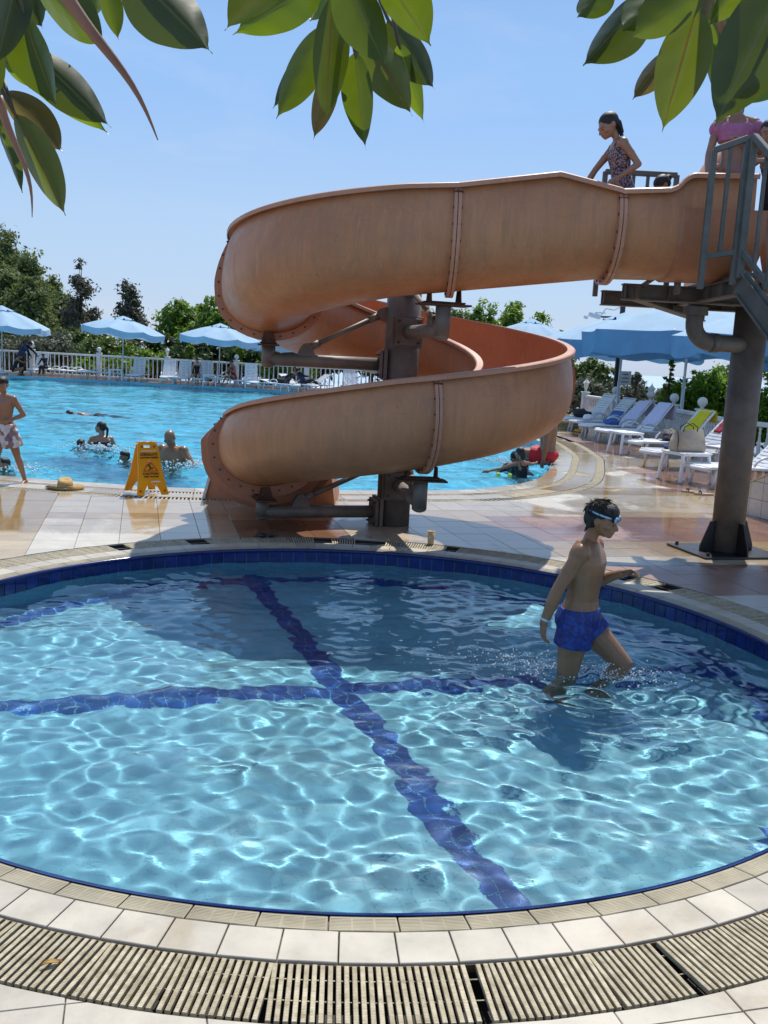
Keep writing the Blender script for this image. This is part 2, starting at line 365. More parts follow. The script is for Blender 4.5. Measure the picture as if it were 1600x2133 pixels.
def print_cloth(name, cols, scale, rough=.75):
    m, t, b = node_mat(name); v = mapping(t, 'Object'); vo = t.nodes.new('ShaderNodeTexVoronoi'); vo.inputs['Scale'].default_value = scale; t.links.new(v, vo.inputs['Vector'])
    sp = t.nodes.new('ShaderNodeSeparateColor'); t.links.new(vo.outputs['Color'], sp.inputs[0])
    n = len(cols); t.links.new(ramp(t, sp.outputs[0], [(i / n, c) for i, c in enumerate(cols)]), b.inputs['Base Color'])
    for nd in t.nodes:
        if nd.type == 'VALTORGB': nd.color_ramp.interpolation = 'CONSTANT'
    b.inputs['Roughness'].default_value = rough
    bump(t, b, noise_node(t, v, 26, 4), .5, .006); return m
M.trunks_blue = print_cloth('royal blue patterned swim shorts', [(.003, .020, .17), (.004, .030, .22), (.006, .045, .27), (.003, .014, .12)], 60, .5)
M.trunks_print = print_cloth('white swim shorts with grey blue print', [(.60, .58, .60), (.12, .11, .20), (.55, .5, .48), (.25, .16, .14), (.62, .6, .62)], 20)
M.leopard = print_cloth('leopard print swimsuit', [(.03, .025, .04), (.28, .20, .21), (.05, .035, .05), (.34, .26, .28), (.04, .03, .05)], 120)
M.pink = simple('pink ribbed swimwear', (.42, .14, .25), .8, 0, .15, 30, .5)
M.purple = simple('purple strap', (.16, .05, .30), .8)
M.red_cloth = simple('red swim shorts', (.50, .012, .02), .7, 0, .15, 10, .3)
M.black_cloth = simple('black cloth', (.012, .012, .016), .8, 0, .3, 12, .4)
M.navy_print = print_cloth('navy patterned swim top', [(.01, .012, .03), (.02, .05, .16), (.012, .015, .04)], 18)
M.grey_print = print_cloth('dark floral swim top', [(.02, .02, .025), (.12, .10, .11), (.03, .03, .03)], 26)
M.goggle = simple('pale blue goggle rubber', (.25, .46, .58), .35); M.lens = simple('smoked goggle lens', (.10, .16, .20), .08)
M.band = simple('paper wristband', (.45, .62, .75), .5)
M.towel_white = simple('lilac white towel', (.60, .58, .74), .95, 0, .08, 30, .8); M.towel_yellow = simple('yellow towel', (.68, .58, .02), .95, 0, .1, 30, .8)
M.towel_red = simple('dark red towel', (.28, .012, .03), .95, 0, .15, 30, .8); M.towel_blue = simple('blue towel', (.05, .13, .38), .95, 0, .15, 30, .8)
M.bag = simple('beige canvas bag', (.42, .35, .27), .85, 0, .1, 20, .4); M.bag_black = simple('black bag cloth', (.015, .014, .018), .8, 0, .3, 12, .4)
M.lime = simple('lime tennis ball felt', (.55, .72, .10), .9)

def leaf_mat(name, c1, c2, tr_col, tr=.35, rough=.45):
    m, t, b = node_mat(name); g = t.nodes.new('ShaderNodeNewGeometry'); oi = t.nodes.new('ShaderNodeObjectInfo')
    c = ramp(t, g.outputs['Random Per Island'], [(0, c1), (1, c2)])
    t.links.new(c, b.inputs['Base Color']); b.inputs['Roughness'].default_value = rough
    out = t.nodes['Material Output']; x = t.nodes.new('ShaderNodeBsdfTranslucent'); x.inputs[0].default_value = (*tr_col, 1)
    mx = t.nodes.new('ShaderNodeMixShader'); mx.inputs[0].default_value = tr
    t.links.new(b.outputs[0], mx.inputs[1]); t.links.new(x.outputs[0], mx.inputs[2]); t.links.new(mx.outputs[0], out.inputs[0]); return m
M.lf_pine = leaf_mat('pine needles', (.055, .09, .028), (.16, .20, .06), (.19, .24, .06), .32, .7)
M.lf_sparse = leaf_mat('thin dry needles', (.07, .075, .05), (.17, .155, .11), (.16, .15, .08), .2, .7)
M.lf_green = leaf_mat('fresh green foliage', (.06, .13, .015), (.17, .28, .04), (.26, .40, .04), .4)
M.lf_mid = leaf_mat('mid green foliage', (.045, .09, .018), (.12, .18, .04), (.17, .25, .04), .35)
M.lf_olive = leaf_mat('olive grey foliage', (.09, .105, .06), (.19, .20, .13), (.17, .19, .09), .2, .6)
M.lf_bright = leaf_mat('bright broad leaves', (.07, .15, .012), (.19, .33, .03), (.30, .50, .03), .45, .4)
M.lf_dark = leaf_mat('deep green foliage', (.022, .05, .014), (.06, .10, .025), (.09, .14, .03), .25)
M.bark = simple('grey brown bark', (.10, .075, .055), .9, 0, .35, 8, .8)

def ficus_mat(name, col, under, tr_col, tr, vein, side=.0):
    """leaf blade: uv.x runs across (0.5 = midrib), uv.y along; midrib and side veins are fine print and relief"""
    m, t, b = node_mat(name); uv = t.nodes.new('ShaderNodeUVMap'); s = t.nodes.new('ShaderNodeSeparateXYZ'); t.links.new(uv.outputs[0], s.inputs[0])
    def mth(op, a, bb=None):
        n = t.nodes.new('ShaderNodeMath'); n.operation = op
        for i, q in enumerate((a, bb)):
            if q is None: continue
            if isinstance(q, (int, float)): n.inputs[i].default_value = q
            else: t.links.new(q, n.inputs[i])
        return n.outputs[0]
    au = mth('ABSOLUTE', mth('SUBTRACT', s.outputs[0], .5))
    rib = mth('LESS_THAN', au, .022)
    wv = mth('SINE', mth('MULTIPLY', mth('SUBTRACT', s.outputs[1], mth('MULTIPLY', au, .12)), 260.0))
    nz = noise_node(t, mapping(t, 'World'), 16, 5, .6); nz2 = noise_node(t, mapping(t, 'World'), 60, 4, .6)
    c = ramp(t, nz, [(.3, tuple(q * .7 for q in col)), (.7, tuple(q * 1.25 for q in col))])
    cu = ramp(t, nz, [(.3, tuple(q * .8 for q in under)), (.7, tuple(q * 1.15 for q in under))])
    g = t.nodes.new('ShaderNodeNewGeometry'); c = mix(t, g.outputs['Backfacing'], c, cu)
    c = mix(t, mth('MULTIPLY', mth('MULTIPLY', mth('ADD', wv, 1.0), .045), 1.0), c, tuple(min(1, q * 2.0) for q in col))
    spots = ramp(t, nz2, [(.68, (0, 0, 0)), (.74, (.6, .6, .6))]); c = mix(t, spots, c, (.05, .04, .02))
    c = mix(t, rib, c, vein)
    t.links.new(c, b.inputs['Base Color']); b.inputs['Roughness'].default_value = .27; b.inputs['Specular IOR Level'].default_value = .35
    bump(t, b, nz, .10, .002)
    out = t.nodes['Material Output']; x = t.nodes.new('ShaderNodeBsdfTranslucent')
    tc = mix(t, rib, mix(t, nz, tr_col, tuple(q * .65 for q in tr_col)), tuple(q * .4 for q in tr_col)); t.links.new(tc, x.inputs[0])
    mx = t.nodes.new('ShaderNodeMixShader'); mx.inputs[0].default_value = tr
    t.links.new(b.outputs[0], mx.inputs[1]); t.links.new(x.outputs[0], mx.inputs[2]); t.links.new(mx.outputs[0], out.inputs[0]); return m
M.fic = ficus_mat('rubber tree leaf', (.010, .026, .008), (.040, .055, .024), (.24, .34, .012), .34, (.16, .15, .06))
M.fic_bright = ficus_mat('young rubber tree leaf', (.05, .10, .015), (.09, .14, .03), (.30, .42, .015), .42, (.30, .32, .10))
M.fic_dark = ficus_mat('old dark rubber tree leaf', (.008, .020, .007), (.030, .042, .020), (.18, .25, .012), .24, (.12, .12, .05))
M.fic_red = ficus_mat('rubber tree leaf with red rib', (.022, .04, .012), (.07, .075, .032), (.27, .35, .014), .36, (.28, .06, .03))
M.fic_old = ficus_mat('ageing rubber tree leaf', (.035, .04, .018), (.07, .06, .04), (.34, .24, .03), .32, (.25, .18, .06))
M.sheath = simple('pink leaf sheath', (.30, .165, .115), .45, 0, .15, 20, .1, trans=.3)
M.twig = simple('green brown twig', (.07, .06, .03), .6, 0, .3, 20, .3)
# ------------------------------------------------------------------ shapes of the two pools
PC = Vector((-0.163, 5.254)); R_RIM, R_COP, R_GIN, R_GOUT = 2.675, 2.768, 2.916, 3.155
GA = rad(14.8); E1 = Vector((math.cos(GA), math.sin(GA))); E2 = Vector((-math.sin(GA), math.cos(GA)))
ctrl = [(-3.25, 11.0), (-2.3, 11.0), (-.61, 11.45), (.6, 11.9), (1.26, 12.31), (2.24, 13.71), (2.97, 16.54), (3.26, 18.4), (3.3, 22), (2.5, 28), (1.0, 34), (-1.2, 38.6), (-4.4, 41.0), (-8, 41.9),
        (-16, 42.2), (-21, 40.4), (-23.6, 36), (-23.6, 29), (-21, 22.5), (-17, 17.5), (-12, 13.9), (-8, 12.15), (-4.9, 11.25)]
def catmull(pts, k):
    out = []; n = len(pts)
    for i in range(n):
        p0, p1, p2, p3 = [np.array(pts[(i + j - 1) % n], float) for j in range(4)]
        for s in range(k):
            t = s / k; out.append(.5 * ((2 * p1) + (-p0 + p2) * t + (2 * p0 - 5 * p1 + 4 * p2 - p3) * t * t + (-p0 + 3 * p1 - 3 * p2 + p3) * t ** 3))
    return np.array(out)
POOL = catmull(ctrl, 12)
d = np.roll(POOL, -1, 0) - POOL; L = np.hypot(*d.T); S = np.r_[0, np.cumsum(L)]; PLEN = S[-1]
def resample(step):
    n = int(PLEN / step); s = np.arange(n) * PLEN / n; P = np.vstack([POOL, POOL[:1]])
    return np.c_[np.interp(s, S, P[:, 0]), np.interp(s, S, P[:, 1])]
def normals(P):
    t = np.roll(P, -1, 0) - np.roll(P, 1, 0); t /= np.hypot(*t.T)[:, None]; return np.c_[t[:, 1], -t[:, 0]]       # outward for a counter-clockwise loop
def offset(P, o): return P + normals(P) * o
PL = resample(.25)
if np.sum(PL[:, 0] * np.roll(PL[:, 1], -1) - np.roll(PL[:, 0], -1) * PL[:, 1]) < 0: raise RuntimeError('outline runs the wrong way')
def in_poly(x, y, P):
    x = np.atleast_1d(x); y = np.atleast_1d(y); r = np.zeros(x.shape, bool); xa, ya = P[:, 0], P[:, 1]; xb, yb = np.roll(xa, -1), np.roll(ya, -1)
    for i in range(len(P)):
        c = (ya[i] > y) != (yb[i] > y)
        if c.any():
            xi = xa[i] + (y - ya[i]) / (yb[i] - ya[i] + 1e-12) * (xb[i] - xa[i]); r ^= c & (x < xi)
    return r
def seen(x, y, z=0.0, m=0.03):
    v = Vector((x, y, z)) - Vector((0, 0, EYE)); q = v.dot(_F)
    if q < .3: return 0
    px, py = 800 + FPX * v.dot(_R) / q, 1066.5 - FPX * v.dot(_U) / q
    return (1 / q) if (-1600 * m < px < 1600 * (1 + m) and -2133 * m < py < 2133 * (1 + m)) else 0

CIRC = np.array([(PC.x + (R_GOUT + .008) * math.cos(2 * math.pi * i / 240), PC.y + (R_GOUT + .008) * math.sin(2 * math.pi * i / 240)) for i in range(240)])
G1A, G1B, G2A, G2B = .30, .42, .72, .86          # the two drain slots round the big pool
OUTER = offset(PL, G2B + .01)

def clip_out(poly, ring, inside):
    """the piece of a small polygon lying outside a ring (follows the ring between the crossings)"""
    n = len(poly); ins = [bool(inside(q)) for q in poly]; out = []; cross = []
    m = len(ring); cx = sum(q[0] for q in poly) / n; cy = sum(q[1] for q in poly) / n
    near = [k for k in range(m) if abs(ring[k][0] - cx) < 1.0 and abs(ring[k][1] - cy) < 1.0]
    segs = set(near) | {(k - 1) % m for k in near}
    for i in range(n):
        a, b = poly[i], poly[(i + 1) % n]
        if not ins[i]: out.append(('v', a, None))
        hits = []
        for k in segs:
            c, e = ring[k], ring[(k + 1) % m]
            dx, dy = b[0] - a[0], b[1] - a[1]; ex, ey = e[0] - c[0], e[1] - c[1]; den = dx * ey - dy * ex
            if abs(den) < 1e-12: continue
            t = ((c[0] - a[0]) * ey - (c[1] - a[1]) * ex) / den; u = ((c[0] - a[0]) * dy - (c[1] - a[1]) * dx) / den
            if 0 <= t < 1 and 0 <= u < 1: hits.append((t, k + u))
        for t, s in sorted(hits): out.append(('x', (a[0] + (b[0] - a[0]) * t, a[1] + (b[1] - a[1]) * t), s)); cross.append(s)
    if not cross: return poly if not ins[0] else None
    if len(cross) != 2: return None
    res = []; L = len(out)
    for i in range(L):
        res.append(out[i][1]); j = (i + 1) % L
        if out[i][0] == 'x' and out[j][0] == 'x':
            mx, my = (out[i][1][0] + out[j][1][0]) / 2, (out[i][1][1] + out[j][1][1]) / 2
            s0, s1 = out[i][2], out[j][2]; dd = (s1 - s0 + m / 2) % m - m / 2
            if (L == 2) or inside((mx, my)) or True:
                st = 1 if dd > 0 else -1; k = math.floor(s0) + 1 if st > 0 else math.ceil(s0) - 1; arc = []
                while (k < s0 + dd) if st > 0 else (k > s0 + dd): arc.append(tuple(ring[int(k) % m])); k += st
                res += arc
    return res if len(res) > 2 else None

# ------------------------------------------------------------------ hillside, sea, terrace
def land(x, y):
    r = math.hypot(x + 6, y - 22); t = max(0.0, r - 34)
    return -0.35 - (t * .07 + (t / 26) ** 2.0 * .6) + (0.5 * noise.noise(Vector((x * .05, y * .05, 0))) if t > 4 else 0)
V = []; Fc = []; NR, NA = 46, 72
for i in range(NR):
    r = 30 + 12 * i if i < 12 else 174 * 1.10 ** (i - 12)
    for k in range(NA):
        a = 2 * math.pi * k / NA; x, y = -6 + r * math.cos(a), 22 + r * math.sin(a)
        V.append((x, y, max(-135, land(x, y))))
V.append((-6, 22, -2.2))
for i in range(NR - 1):
    for k in range(NA): Fc.append((i * NA + k, i * NA + (k + 1) % NA, (i + 1) * NA + (k + 1) % NA, (i + 1) * NA + k))
for k in range(NA):
    V[k] = (V[k][0], V[k][1], -2.2)
    Fc.append((len(V) - 1, k, (k + 1) % NA))
me = bpy.data.meshes.new('hillside'); me.from_pydata(V, [], Fc); me.materials.append(M.hill); tag(link('hillside', me), kind='structure')
g = G(); g.add([(-26000, -20000, -120), (26000, -20000, -120), (26000, 26000, -120), (-26000, 26000, -120)], [(0, 1, 2, 3)]); tag(g.build('sea', M.sea), kind='structure')

def loop_fill(name, loops, z, mat, parent=None):
    b = bmesh.new(); ed = []
    for lp in loops:
        vs = [b.verts.new((q[0], q[1], z)) for q in lp]
        ed += [b.edges.new((vs[i], vs[(i + 1) % len(vs)])) for i in range(len(vs))]
    bmesh.ops.triangle_fill(b, use_beauty=True, use_dissolve=False, edges=ed)
    for f in b.faces:
        if f.normal.z < 0: f.normal_flip()
    me = bpy.data.meshes.new(name); b.to_mesh(me); b.free(); me.materials.append(mat); return link(name, me, parent)
rect = [(-32, -4), (13, -4), (13, 46.2), (-32, 46.2)]
terrace = tag(loop_fill('terrace', [rect, CIRC.tolist(), OUTER.tolist()], -.012, M.grout), kind='structure')
g = G()
for i in range(4):
    a, b_ = rect[i], rect[(i + 1) % 4]; g.add([(a[0], a[1], -3), (b_[0], b_[1], -3), (b_[0], b_[1], -.012), (a[0], a[1], -.012)], [(0, 1, 2, 3)])
tag(g.build('retaining_edge', M.grout, terrace))

TS = .345
c = lambda u, v: E1 * u + E2 * v
tiles = []
for i in range(-75, 90):
    for j in range(-10, 150):
        u, v = i * TS, j * TS; P = E1 * u + E2 * v
        if not (-31.5 < P.x < 12.6 and -1.5 < P.y < 45.9): continue
        tiles.append((i, j, u, v, P.x, P.y))
T = np.array(tiles)
ip = in_poly(T[:, 4], T[:, 5], offset(PL, G2B + .01 - .30)); ic = np.hypot(T[:, 4] - PC.x, T[:, 5] - PC.y) < R_GOUT - .27
T = T[~(ip | ic)]
dist_ring = np.array([np.min(np.hypot(OUTER[:, 0] - x, OUTER[:, 1] - y)) for x, y in T[:, 4:6]])
TM = [M.tile_white, M.tile_cream, M.tile_yellow, M.tile_pink, M.tile_brown, M.tile_dry]
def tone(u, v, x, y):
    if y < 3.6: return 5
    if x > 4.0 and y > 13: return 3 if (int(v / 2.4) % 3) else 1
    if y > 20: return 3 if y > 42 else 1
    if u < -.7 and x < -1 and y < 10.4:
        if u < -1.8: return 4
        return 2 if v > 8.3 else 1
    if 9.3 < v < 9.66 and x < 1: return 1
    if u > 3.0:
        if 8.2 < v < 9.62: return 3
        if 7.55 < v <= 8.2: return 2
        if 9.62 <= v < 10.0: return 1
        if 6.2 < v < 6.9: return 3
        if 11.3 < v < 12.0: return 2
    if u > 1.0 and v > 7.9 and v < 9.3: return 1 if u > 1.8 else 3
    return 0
cand = []
hs = TS / 2 - .0016
for (i, j, u, v, x, y), dr in zip(T, dist_ring):
    w = hs if y < 20 else hs
    poly = [tuple(c(u + a * w, v + b * w)) for a, b in ((-1, -1), (1, -1), (1, 1), (-1, 1))]
    if abs(math.hypot(x - PC.x, y - PC.y) - R_GOUT) < .3:
        poly = clip_out(poly, CIRC, lambda q: math.hypot(q[0] - PC.x, q[1] - PC.y) < R_GOUT + .008)
    elif dr < .3:
        poly = clip_out(poly, OUTER, lambda q: in_poly(q[0], q[1], OUTER)[0])
    if not poly: continue
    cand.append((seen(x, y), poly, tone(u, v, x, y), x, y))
cand.sort(key=lambda q: -q[0])
rnd = random.Random(3)
rest = G()
for n, (s, poly, tn, x, y) in enumerate(cand):
    dz = rnd.uniform(-.0012, .0008)
    if n < 300 and s > 0:
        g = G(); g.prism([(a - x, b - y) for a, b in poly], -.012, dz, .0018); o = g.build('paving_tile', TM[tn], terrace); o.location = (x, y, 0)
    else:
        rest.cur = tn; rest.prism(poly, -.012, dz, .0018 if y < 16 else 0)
tag(rest.build('paving_tiles', TM, terrace), kind='stuff')

# ------------------------------------------------------------------ round paddling pool
FLOOR_Z, WATER_Z = -.55, -.12
pool = G(); NSEG = 168
ringp = lambda r, z, n=NSEG: [(PC.x + r * math.cos(2 * math.pi * i / n), PC.y + r * math.sin(2 * math.pi * i / n), z) for i in range(n)]
n = NSEG; vs = ringp(R_RIM + .006, FLOOR_Z - .0004) + ringp(R_RIM + .006, -.022) + ringp(R_GIN - .004, -.0215) + ringp(R_GIN - .004, -.11) + ringp(R_GOUT + .01, -.11) + ringp(R_GOUT + .01, -.012)
pool.add(vs[:2 * n], [(i, (i + 1) % n, n + (i + 1) % n, n + i)[::-1] for i in range(n)] + [tuple(range(n))], False)
round_pool = tag(pool.build('pool_basin', M.pool_grout), kind='structure'); round_pool.cycles.is_caustics_receiver = True
g = G(); g.add(vs[n:3 * n], [(i, (i + 1) % n, n + (i + 1) % n, n + i)[::-1] for i in range(n)]); tag(g.build('coping_bed', M.grout, round_pool))
g = G(); g.add(vs[2 * n:], [(k * n + i, k * n + (i + 1) % n, k * n + n + (i + 1) % n, k * n + n + i)[::-1] for k in range(3) for i in range(n)]); g.build('drain_channel', M.channel, round_pool)

def ring_tile_mesh(name, r0, r1, dphi, gap, z0, z1, z1in, mat, bev=.0018):
    """one tile of a ring, at angle 0; inner edge may sit lower"""
    h = dphi / 2; g = G(); a0 = h - gap / 2 / r0; a1 = h - gap / 2 / r1
    def P(r, a, z): return (r * math.cos(a), r * math.sin(a), z)
    vs = []
    for z, k in ((None, 0), ('m', 0), ('t', bev)):
        for r, a in ((r0 + k, -a0 + k / r0), (r1 - k, -a1 + k / r1), (r1 - k, a1 - k / r1), (r0 + k, a0 - k / r0)):
            zz = z0 if z is None else ((z1in if r < (r0 + r1) / 2 else z1) - (bev if z == 'm' else 0)); vs.append(P(r, a, zz))
    fs = [(i, (i + 1) % 4, 4 + (i + 1) % 4, 4 + i) for i in range(4)] + [(4 + i, 4 + (i + 1) % 4, 8 + (i + 1) % 4, 8 + i) for i in range(4)] + [(8, 9, 10, 11)]
    g.add(vs, fs); return g.mesh(name, mat)
def ring_of(name, me, cnt, parent, phase=0.0, jit=.0006, skip=()):
    for k in range(cnt):
        if k in skip: continue
        a = 2 * math.pi * (k + phase) / cnt
        o = link(name, me, parent, Matrix.Translation((PC.x, PC.y, rnd.uniform(-jit, jit))) @ Matrix.Rotation(a, 4, 'Z'))
        if parent is round_pool: o.cycles.is_caustics_receiver = True
# ridged kerb tiles: 82 round the water, each with raised ribs
def ridged():
    me = ring_tile_mesh('kerb_tile', R_RIM + .004, R_COP, 2 * math.pi / 82, .005, -.02, 0.0, -.010, M.coping_dry)
    b = bmesh.new(); b.from_mesh(me); dph = 2 * math.pi / 82
    for k in range(9):
        r = R_RIM + .018 + k * .0085; z = -.010 + .010 * (r - R_RIM) / (R_COP - R_RIM)
        for a0, a1 in ((-.47, -.18), (-.15, .14), (.17, .46)):
            q = [(r * math.cos(dph * a0), r * math.sin(dph * a0), z), (r * math.cos(dph * a1), r * math.sin(dph * a1), z), ((r + .004) * math.cos(dph * a1), (r + .004) * math.sin(dph * a1), z + .0003), ((r + .004) * math.cos(dph * a0), (r + .004) * math.sin(dph * a0), z + .0003)]
            lo = [b.verts.new(p) for p in q]; hi = [b.verts.new((p[0], p[1], p[2] + .0008)) for p in q]
            b.faces.new(hi)
            for i in range(4): b.faces.new((lo[i], lo[(i + 1) % 4], hi[(i + 1) % 4], hi[i]))
    b.to_mesh(me); b.free(); return me
ring_of('kerb_tile', ridged(), 82, round_pool, .3)
ring_of('border_tile', ring_tile_mesh('border_tile', R_COP + .003, R_GIN - .004, 2 * math.pi / 108, .0045, -.02, 0.0, 0.0, M.tile_dry), 108, round_pool, .1)
# blue nosing and the upright blue waterline tiles
nos = G(); nos.add(ringp(R_RIM - .010, -.034, 336) + ringp(R_RIM - .017, -.020, 336) + ringp(R_RIM - .010, -.007, 336) + ringp(R_RIM + .007, -.005, 336), [(k * 336 + i, k * 336 + (i + 1) % 336, (k + 1) * 336 + (i + 1) % 336, (k + 1) * 336 + i) for k in range(3) for i in range(336)][::-1], True)
o = nos.build('blue_nosing', M.blue_tile, round_pool, fix=True); o.cycles.is_caustics_receiver = True
g = G(); hw = math.pi * R_RIM / NSEG - .0034
g.box((0, 0, 0), (.008, 2 * hw, .106), None, .002)
tm = g.mesh('waterline_tile', M.blue_tile)
for k in range(NSEG):
    a = 2 * math.pi * (k + .5) / NSEG
    o = link('waterline_tile', tm, round_pool, Matrix.Translation((PC.x + (R_RIM - .001) * math.cos(a), PC.y + (R_RIM - .001) * math.sin(a), -.086)) @ Matrix.Rotation(a, 4, 'Z')); o.cycles.is_caustics_receiver = True
# floor: 105 mm tiles, two crossing double rows and the border in blue
FA = rad(16.5); f1 = Vector((math.cos(FA), math.sin(FA))); FB = rad(20.0); f2 = Vector((-math.sin(FB), math.cos(FB))); FT = .083
cells = []
for i in range(-36, 37):
    for j in range(-36, 37):
        q = f1 * ((i + .5) * FT - .03) + f2 * ((j + .5) * FT); r = q.length
        if r > R_RIM - .055: continue
        blue = i in (-1, 0) or j in (-1, 0) or (R_RIM - .25 < r < R_RIM - .08)
        x, y = PC.x + q.x, PC.y + q.y; cells.append((seen(x, y, FLOOR_Z) / (1 + .0 * r), x, y, blue))
cells.sort(key=lambda q: -q[0]); restf = G(); h = FT / 2 - .0015
def ftile(g, x, y, dz):
    g.prism([(x + f1.x * a * h + f2.x * b_ * h, y + f1.y * a * h + f2.y * b_ * h) for a, b_ in ((-1, -1), (1, -1), (1, 1), (-1, 1))], FLOOR_Z - .003, FLOOR_Z + .0004 + dz * .3, .0002)
mesh_l = G(); ftile(mesh_l, 0, 0, 0); ml, mb = mesh_l.mesh('floor_tile', M.pool_tile), mesh_l.mesh('floor_tile', M.blue_line)
for n_, (s, x, y, bl) in enumerate(cells):
    if n_ < 300:
        o = link('floor_tile', mb if bl else ml, round_pool); o.location = (x, y, rnd.uniform(-.0005, .0005)); o.cycles.is_caustics_receiver = True
    else: restf.cur = 1 if bl else 0; ftile(restf, x, y, rnd.uniform(-.0005, .0005))
o = tag(restf.build('floor_tiles', [M.pool_tile, M.blue_line], round_pool), kind='stuff'); o.cycles.is_caustics_receiver = True

# drain grating: short straight units of parallel slats with wedge gaps, a few slats missing
g = G(); g.box((0, 0, 0), (R_GOUT - R_GIN - .012, .0165, .016), None, .0025); g.v = [(a, b_, c_) for a, b_, c_ in g.v]; slat_me = g.mesh('grate_slat', M.slat)
# ribbing runs along the slat: lay the slat's own length on its y axis for the material
g = G(); g.box((0, 0, 0), (.0132, R_GOUT - R_GIN - .012, .016), None, .0012); slat_me = g.mesh('grate_slat', M.slat)
Rm = (R_GIN + R_GOUT) / 2; pitch = .0220; NS = int(2 * math.pi * Rm / pitch); unit = 10; slats = []
k = 0; ur = random.Random(5)
while k < NS:
    m = ur.choice([8, 10, 10, 12, 14]); m = min(m, NS - k); ac = 2 * math.pi * (k + m / 2) / NS; cc = Vector((PC.x + Rm * math.cos(ac), PC.y + Rm * math.sin(ac))); td = Vector((-math.sin(ac), math.cos(ac)))
    sk = ur.gauss(0, .012)
    for q in range(m):
        ak = 2 * math.pi * (k + q + .5) / NS; drop = 0
        # slats of a unit stay parallel; their middles follow the curve
        p = Vector((PC.x + Rm * math.cos(ak), PC.y + Rm * math.sin(ak))); blend = .35
        rot = ac * (1 - blend) + ak * blend + sk
        far_broken = (math.degrees(ak) % 360)
        if any(abs((far_broken - w + 180) % 360 - 180) < hw_ for w, hw_ in ((131, 1.1), (118, 1.6), (97, 1.5), (89, 2.6), (75, 1.2), (38, 1.4), (290.2, .21), (279.3, .21), (45, .8))): continue
        slats.append((p, rot, ur.uniform(-.0015, .001)))
    k += m
slats.sort(key=lambda q: -seen(q[0].x, q[0].y)); restg = G()
grate = tag(empty('drain_grate', (PC.x, PC.y, 0)), 'curved cream plastic drain grating set round the paddling pool', 'drain grate')
for n_, (p, a, dz) in enumerate(slats):
    if n_ < 300:
        o = link('grate_slat', slat_me, grate, Matrix.Translation((p.x - PC.x, p.y - PC.y, -.010 + dz)) @ Matrix.Rotation(a - math.pi / 2, 4, 'Z'))
    else: restg.box((p.x - PC.x, p.y - PC.y, -.010 + dz), (R_GOUT - R_GIN - .012, .0122, .016), Matrix.Rotation(a, 3, 'Z'))
tag(restg.build('grate_slats', M.slat, grate), kind='stuff')
for r in (R_GIN + .05, Rm + .015):
    rr = [(r * math.cos(2 * math.pi * i / 180), r * math.sin(2 * math.pi * i / 180), -.019) for i in range(181)]; g = G(); g.tube(rr, .0022, 5, False); g.build('tie_rod', M.slat, grate)
g = G(); g.add(ringp(R_GIN - .006, -.010, 240) + ringp(R_GIN + .004, -.006, 240) + ringp(R_GIN + .004, -.03, 240), [(q * 240 + i, q * 240 + (i + 1) % 240, (q + 1) * 240 + (i + 1) % 240, (q + 1) * 240 + i) for q in range(2) for i in range(240)])
g.build('brass_edge_strip', simple('tarnished edge strip', (.22, .15, .08), .5, .5, .3, 20), round_pool, fix=True)

# ------------------------------------------------------------------ big swimming pool
BW = -.10
big = loop_fill('swimming_pool', [PL.tolist()], -1.35, M.big_floor); tag(big, kind='structure'); big.cycles.is_caustics_receiver = True
g = G(); nP = len(PL); g.add([(x, y, -1.35) for x, y in PL] + [(x, y, -.16) for x, y in PL], [(i, (i + 1) % nP, nP + (i + 1) % nP, nP + i)[::-1] for i in range(nP)]); o = g.build('pool_wall', M.big_floor, big); o.cycles.is_caustics_receiver = True
g = G(); g.add([(x, y, -.16) for x, y in PL] + [(x, y, -.004) for x, y in PL], [(i, (i + 1) % nP, nP + (i + 1) % nP, nP + i)[::-1] for i in range(nP)]); g.build('waterline_band', M.pool_tile, big)
def strip(name, P, o0, o1, z, mat, parent, z0=None):
    A, B = offset(P, o0), offset(P, o1); m = len(P); g = G()
    g.add([(x, y, z) for x, y in A] + [(x, y, z) for x, y in B], [(i, (i + 1) % m, m + (i + 1) % m, m + i)[::-1] for i in range(m)]); return g.build(name, mat, parent)
strip('drain_channel', PL, G1A, G1B, -.05, M.channel, big); strip('drain_channel', PL, G2A, G2B + .01, -.05, M.channel, big)
strip('coping_bed', PL, -.01, G1A, -.012, M.grout, big); strip('coping_bed', PL, G1B, G2A, -.012, M.grout, big)
P2 = resample(.33); N2 = normals(P2); m2 = len(P2)
big_t = []
for ring_i, (o0, o1) in enumerate(((-.02, G1A), (G1B, G2A))):
    for i in range(m2):
        j = (i + 1) % m2; q = [P2[i] + N2[i] * o0, P2[i] + N2[i] * o1, P2[j] + N2[j] * o1, P2[j] + N2[j] * o0]; cxy = sum(q) / 4
        q = [cxy + (p - cxy) * .985 for p in q][::-1]
        qa = [(p[0], p[1]) for p in q]
        if (qa[1][0] - qa[0][0]) * (qa[2][1] - qa[1][1]) - (qa[1][1] - qa[0][1]) * (qa[2][0] - qa[1][0]) < 0: qa = qa[::-1]
        mi = 0 if ring_i == 0 or (i % 7) else 1
        if cxy[0] > 1.8 and ring_i == 1: mi = 1
        big_t.append((seen(*cxy), qa, mi, cxy))
big_t.sort(key=lambda q: -q[0]); rg = G()
for n_, (s, qa, mi, cc) in enumerate(big_t):
    if n_ < 120 and s > 0: g = G(); g.prism([(a - cc[0], b_ - cc[1]) for a, b_ in qa], -.012, .001, .002); o = g.build('coping_tile', [M.tile_white, M.tile_yellow][mi], big); o.location = (cc[0], cc[1], 0)
    else: rg.cur = mi; rg.prism(qa, -.012, .001)
tag(rg.build('coping_tiles', [M.tile_white, M.tile_yellow], big), kind='stuff')
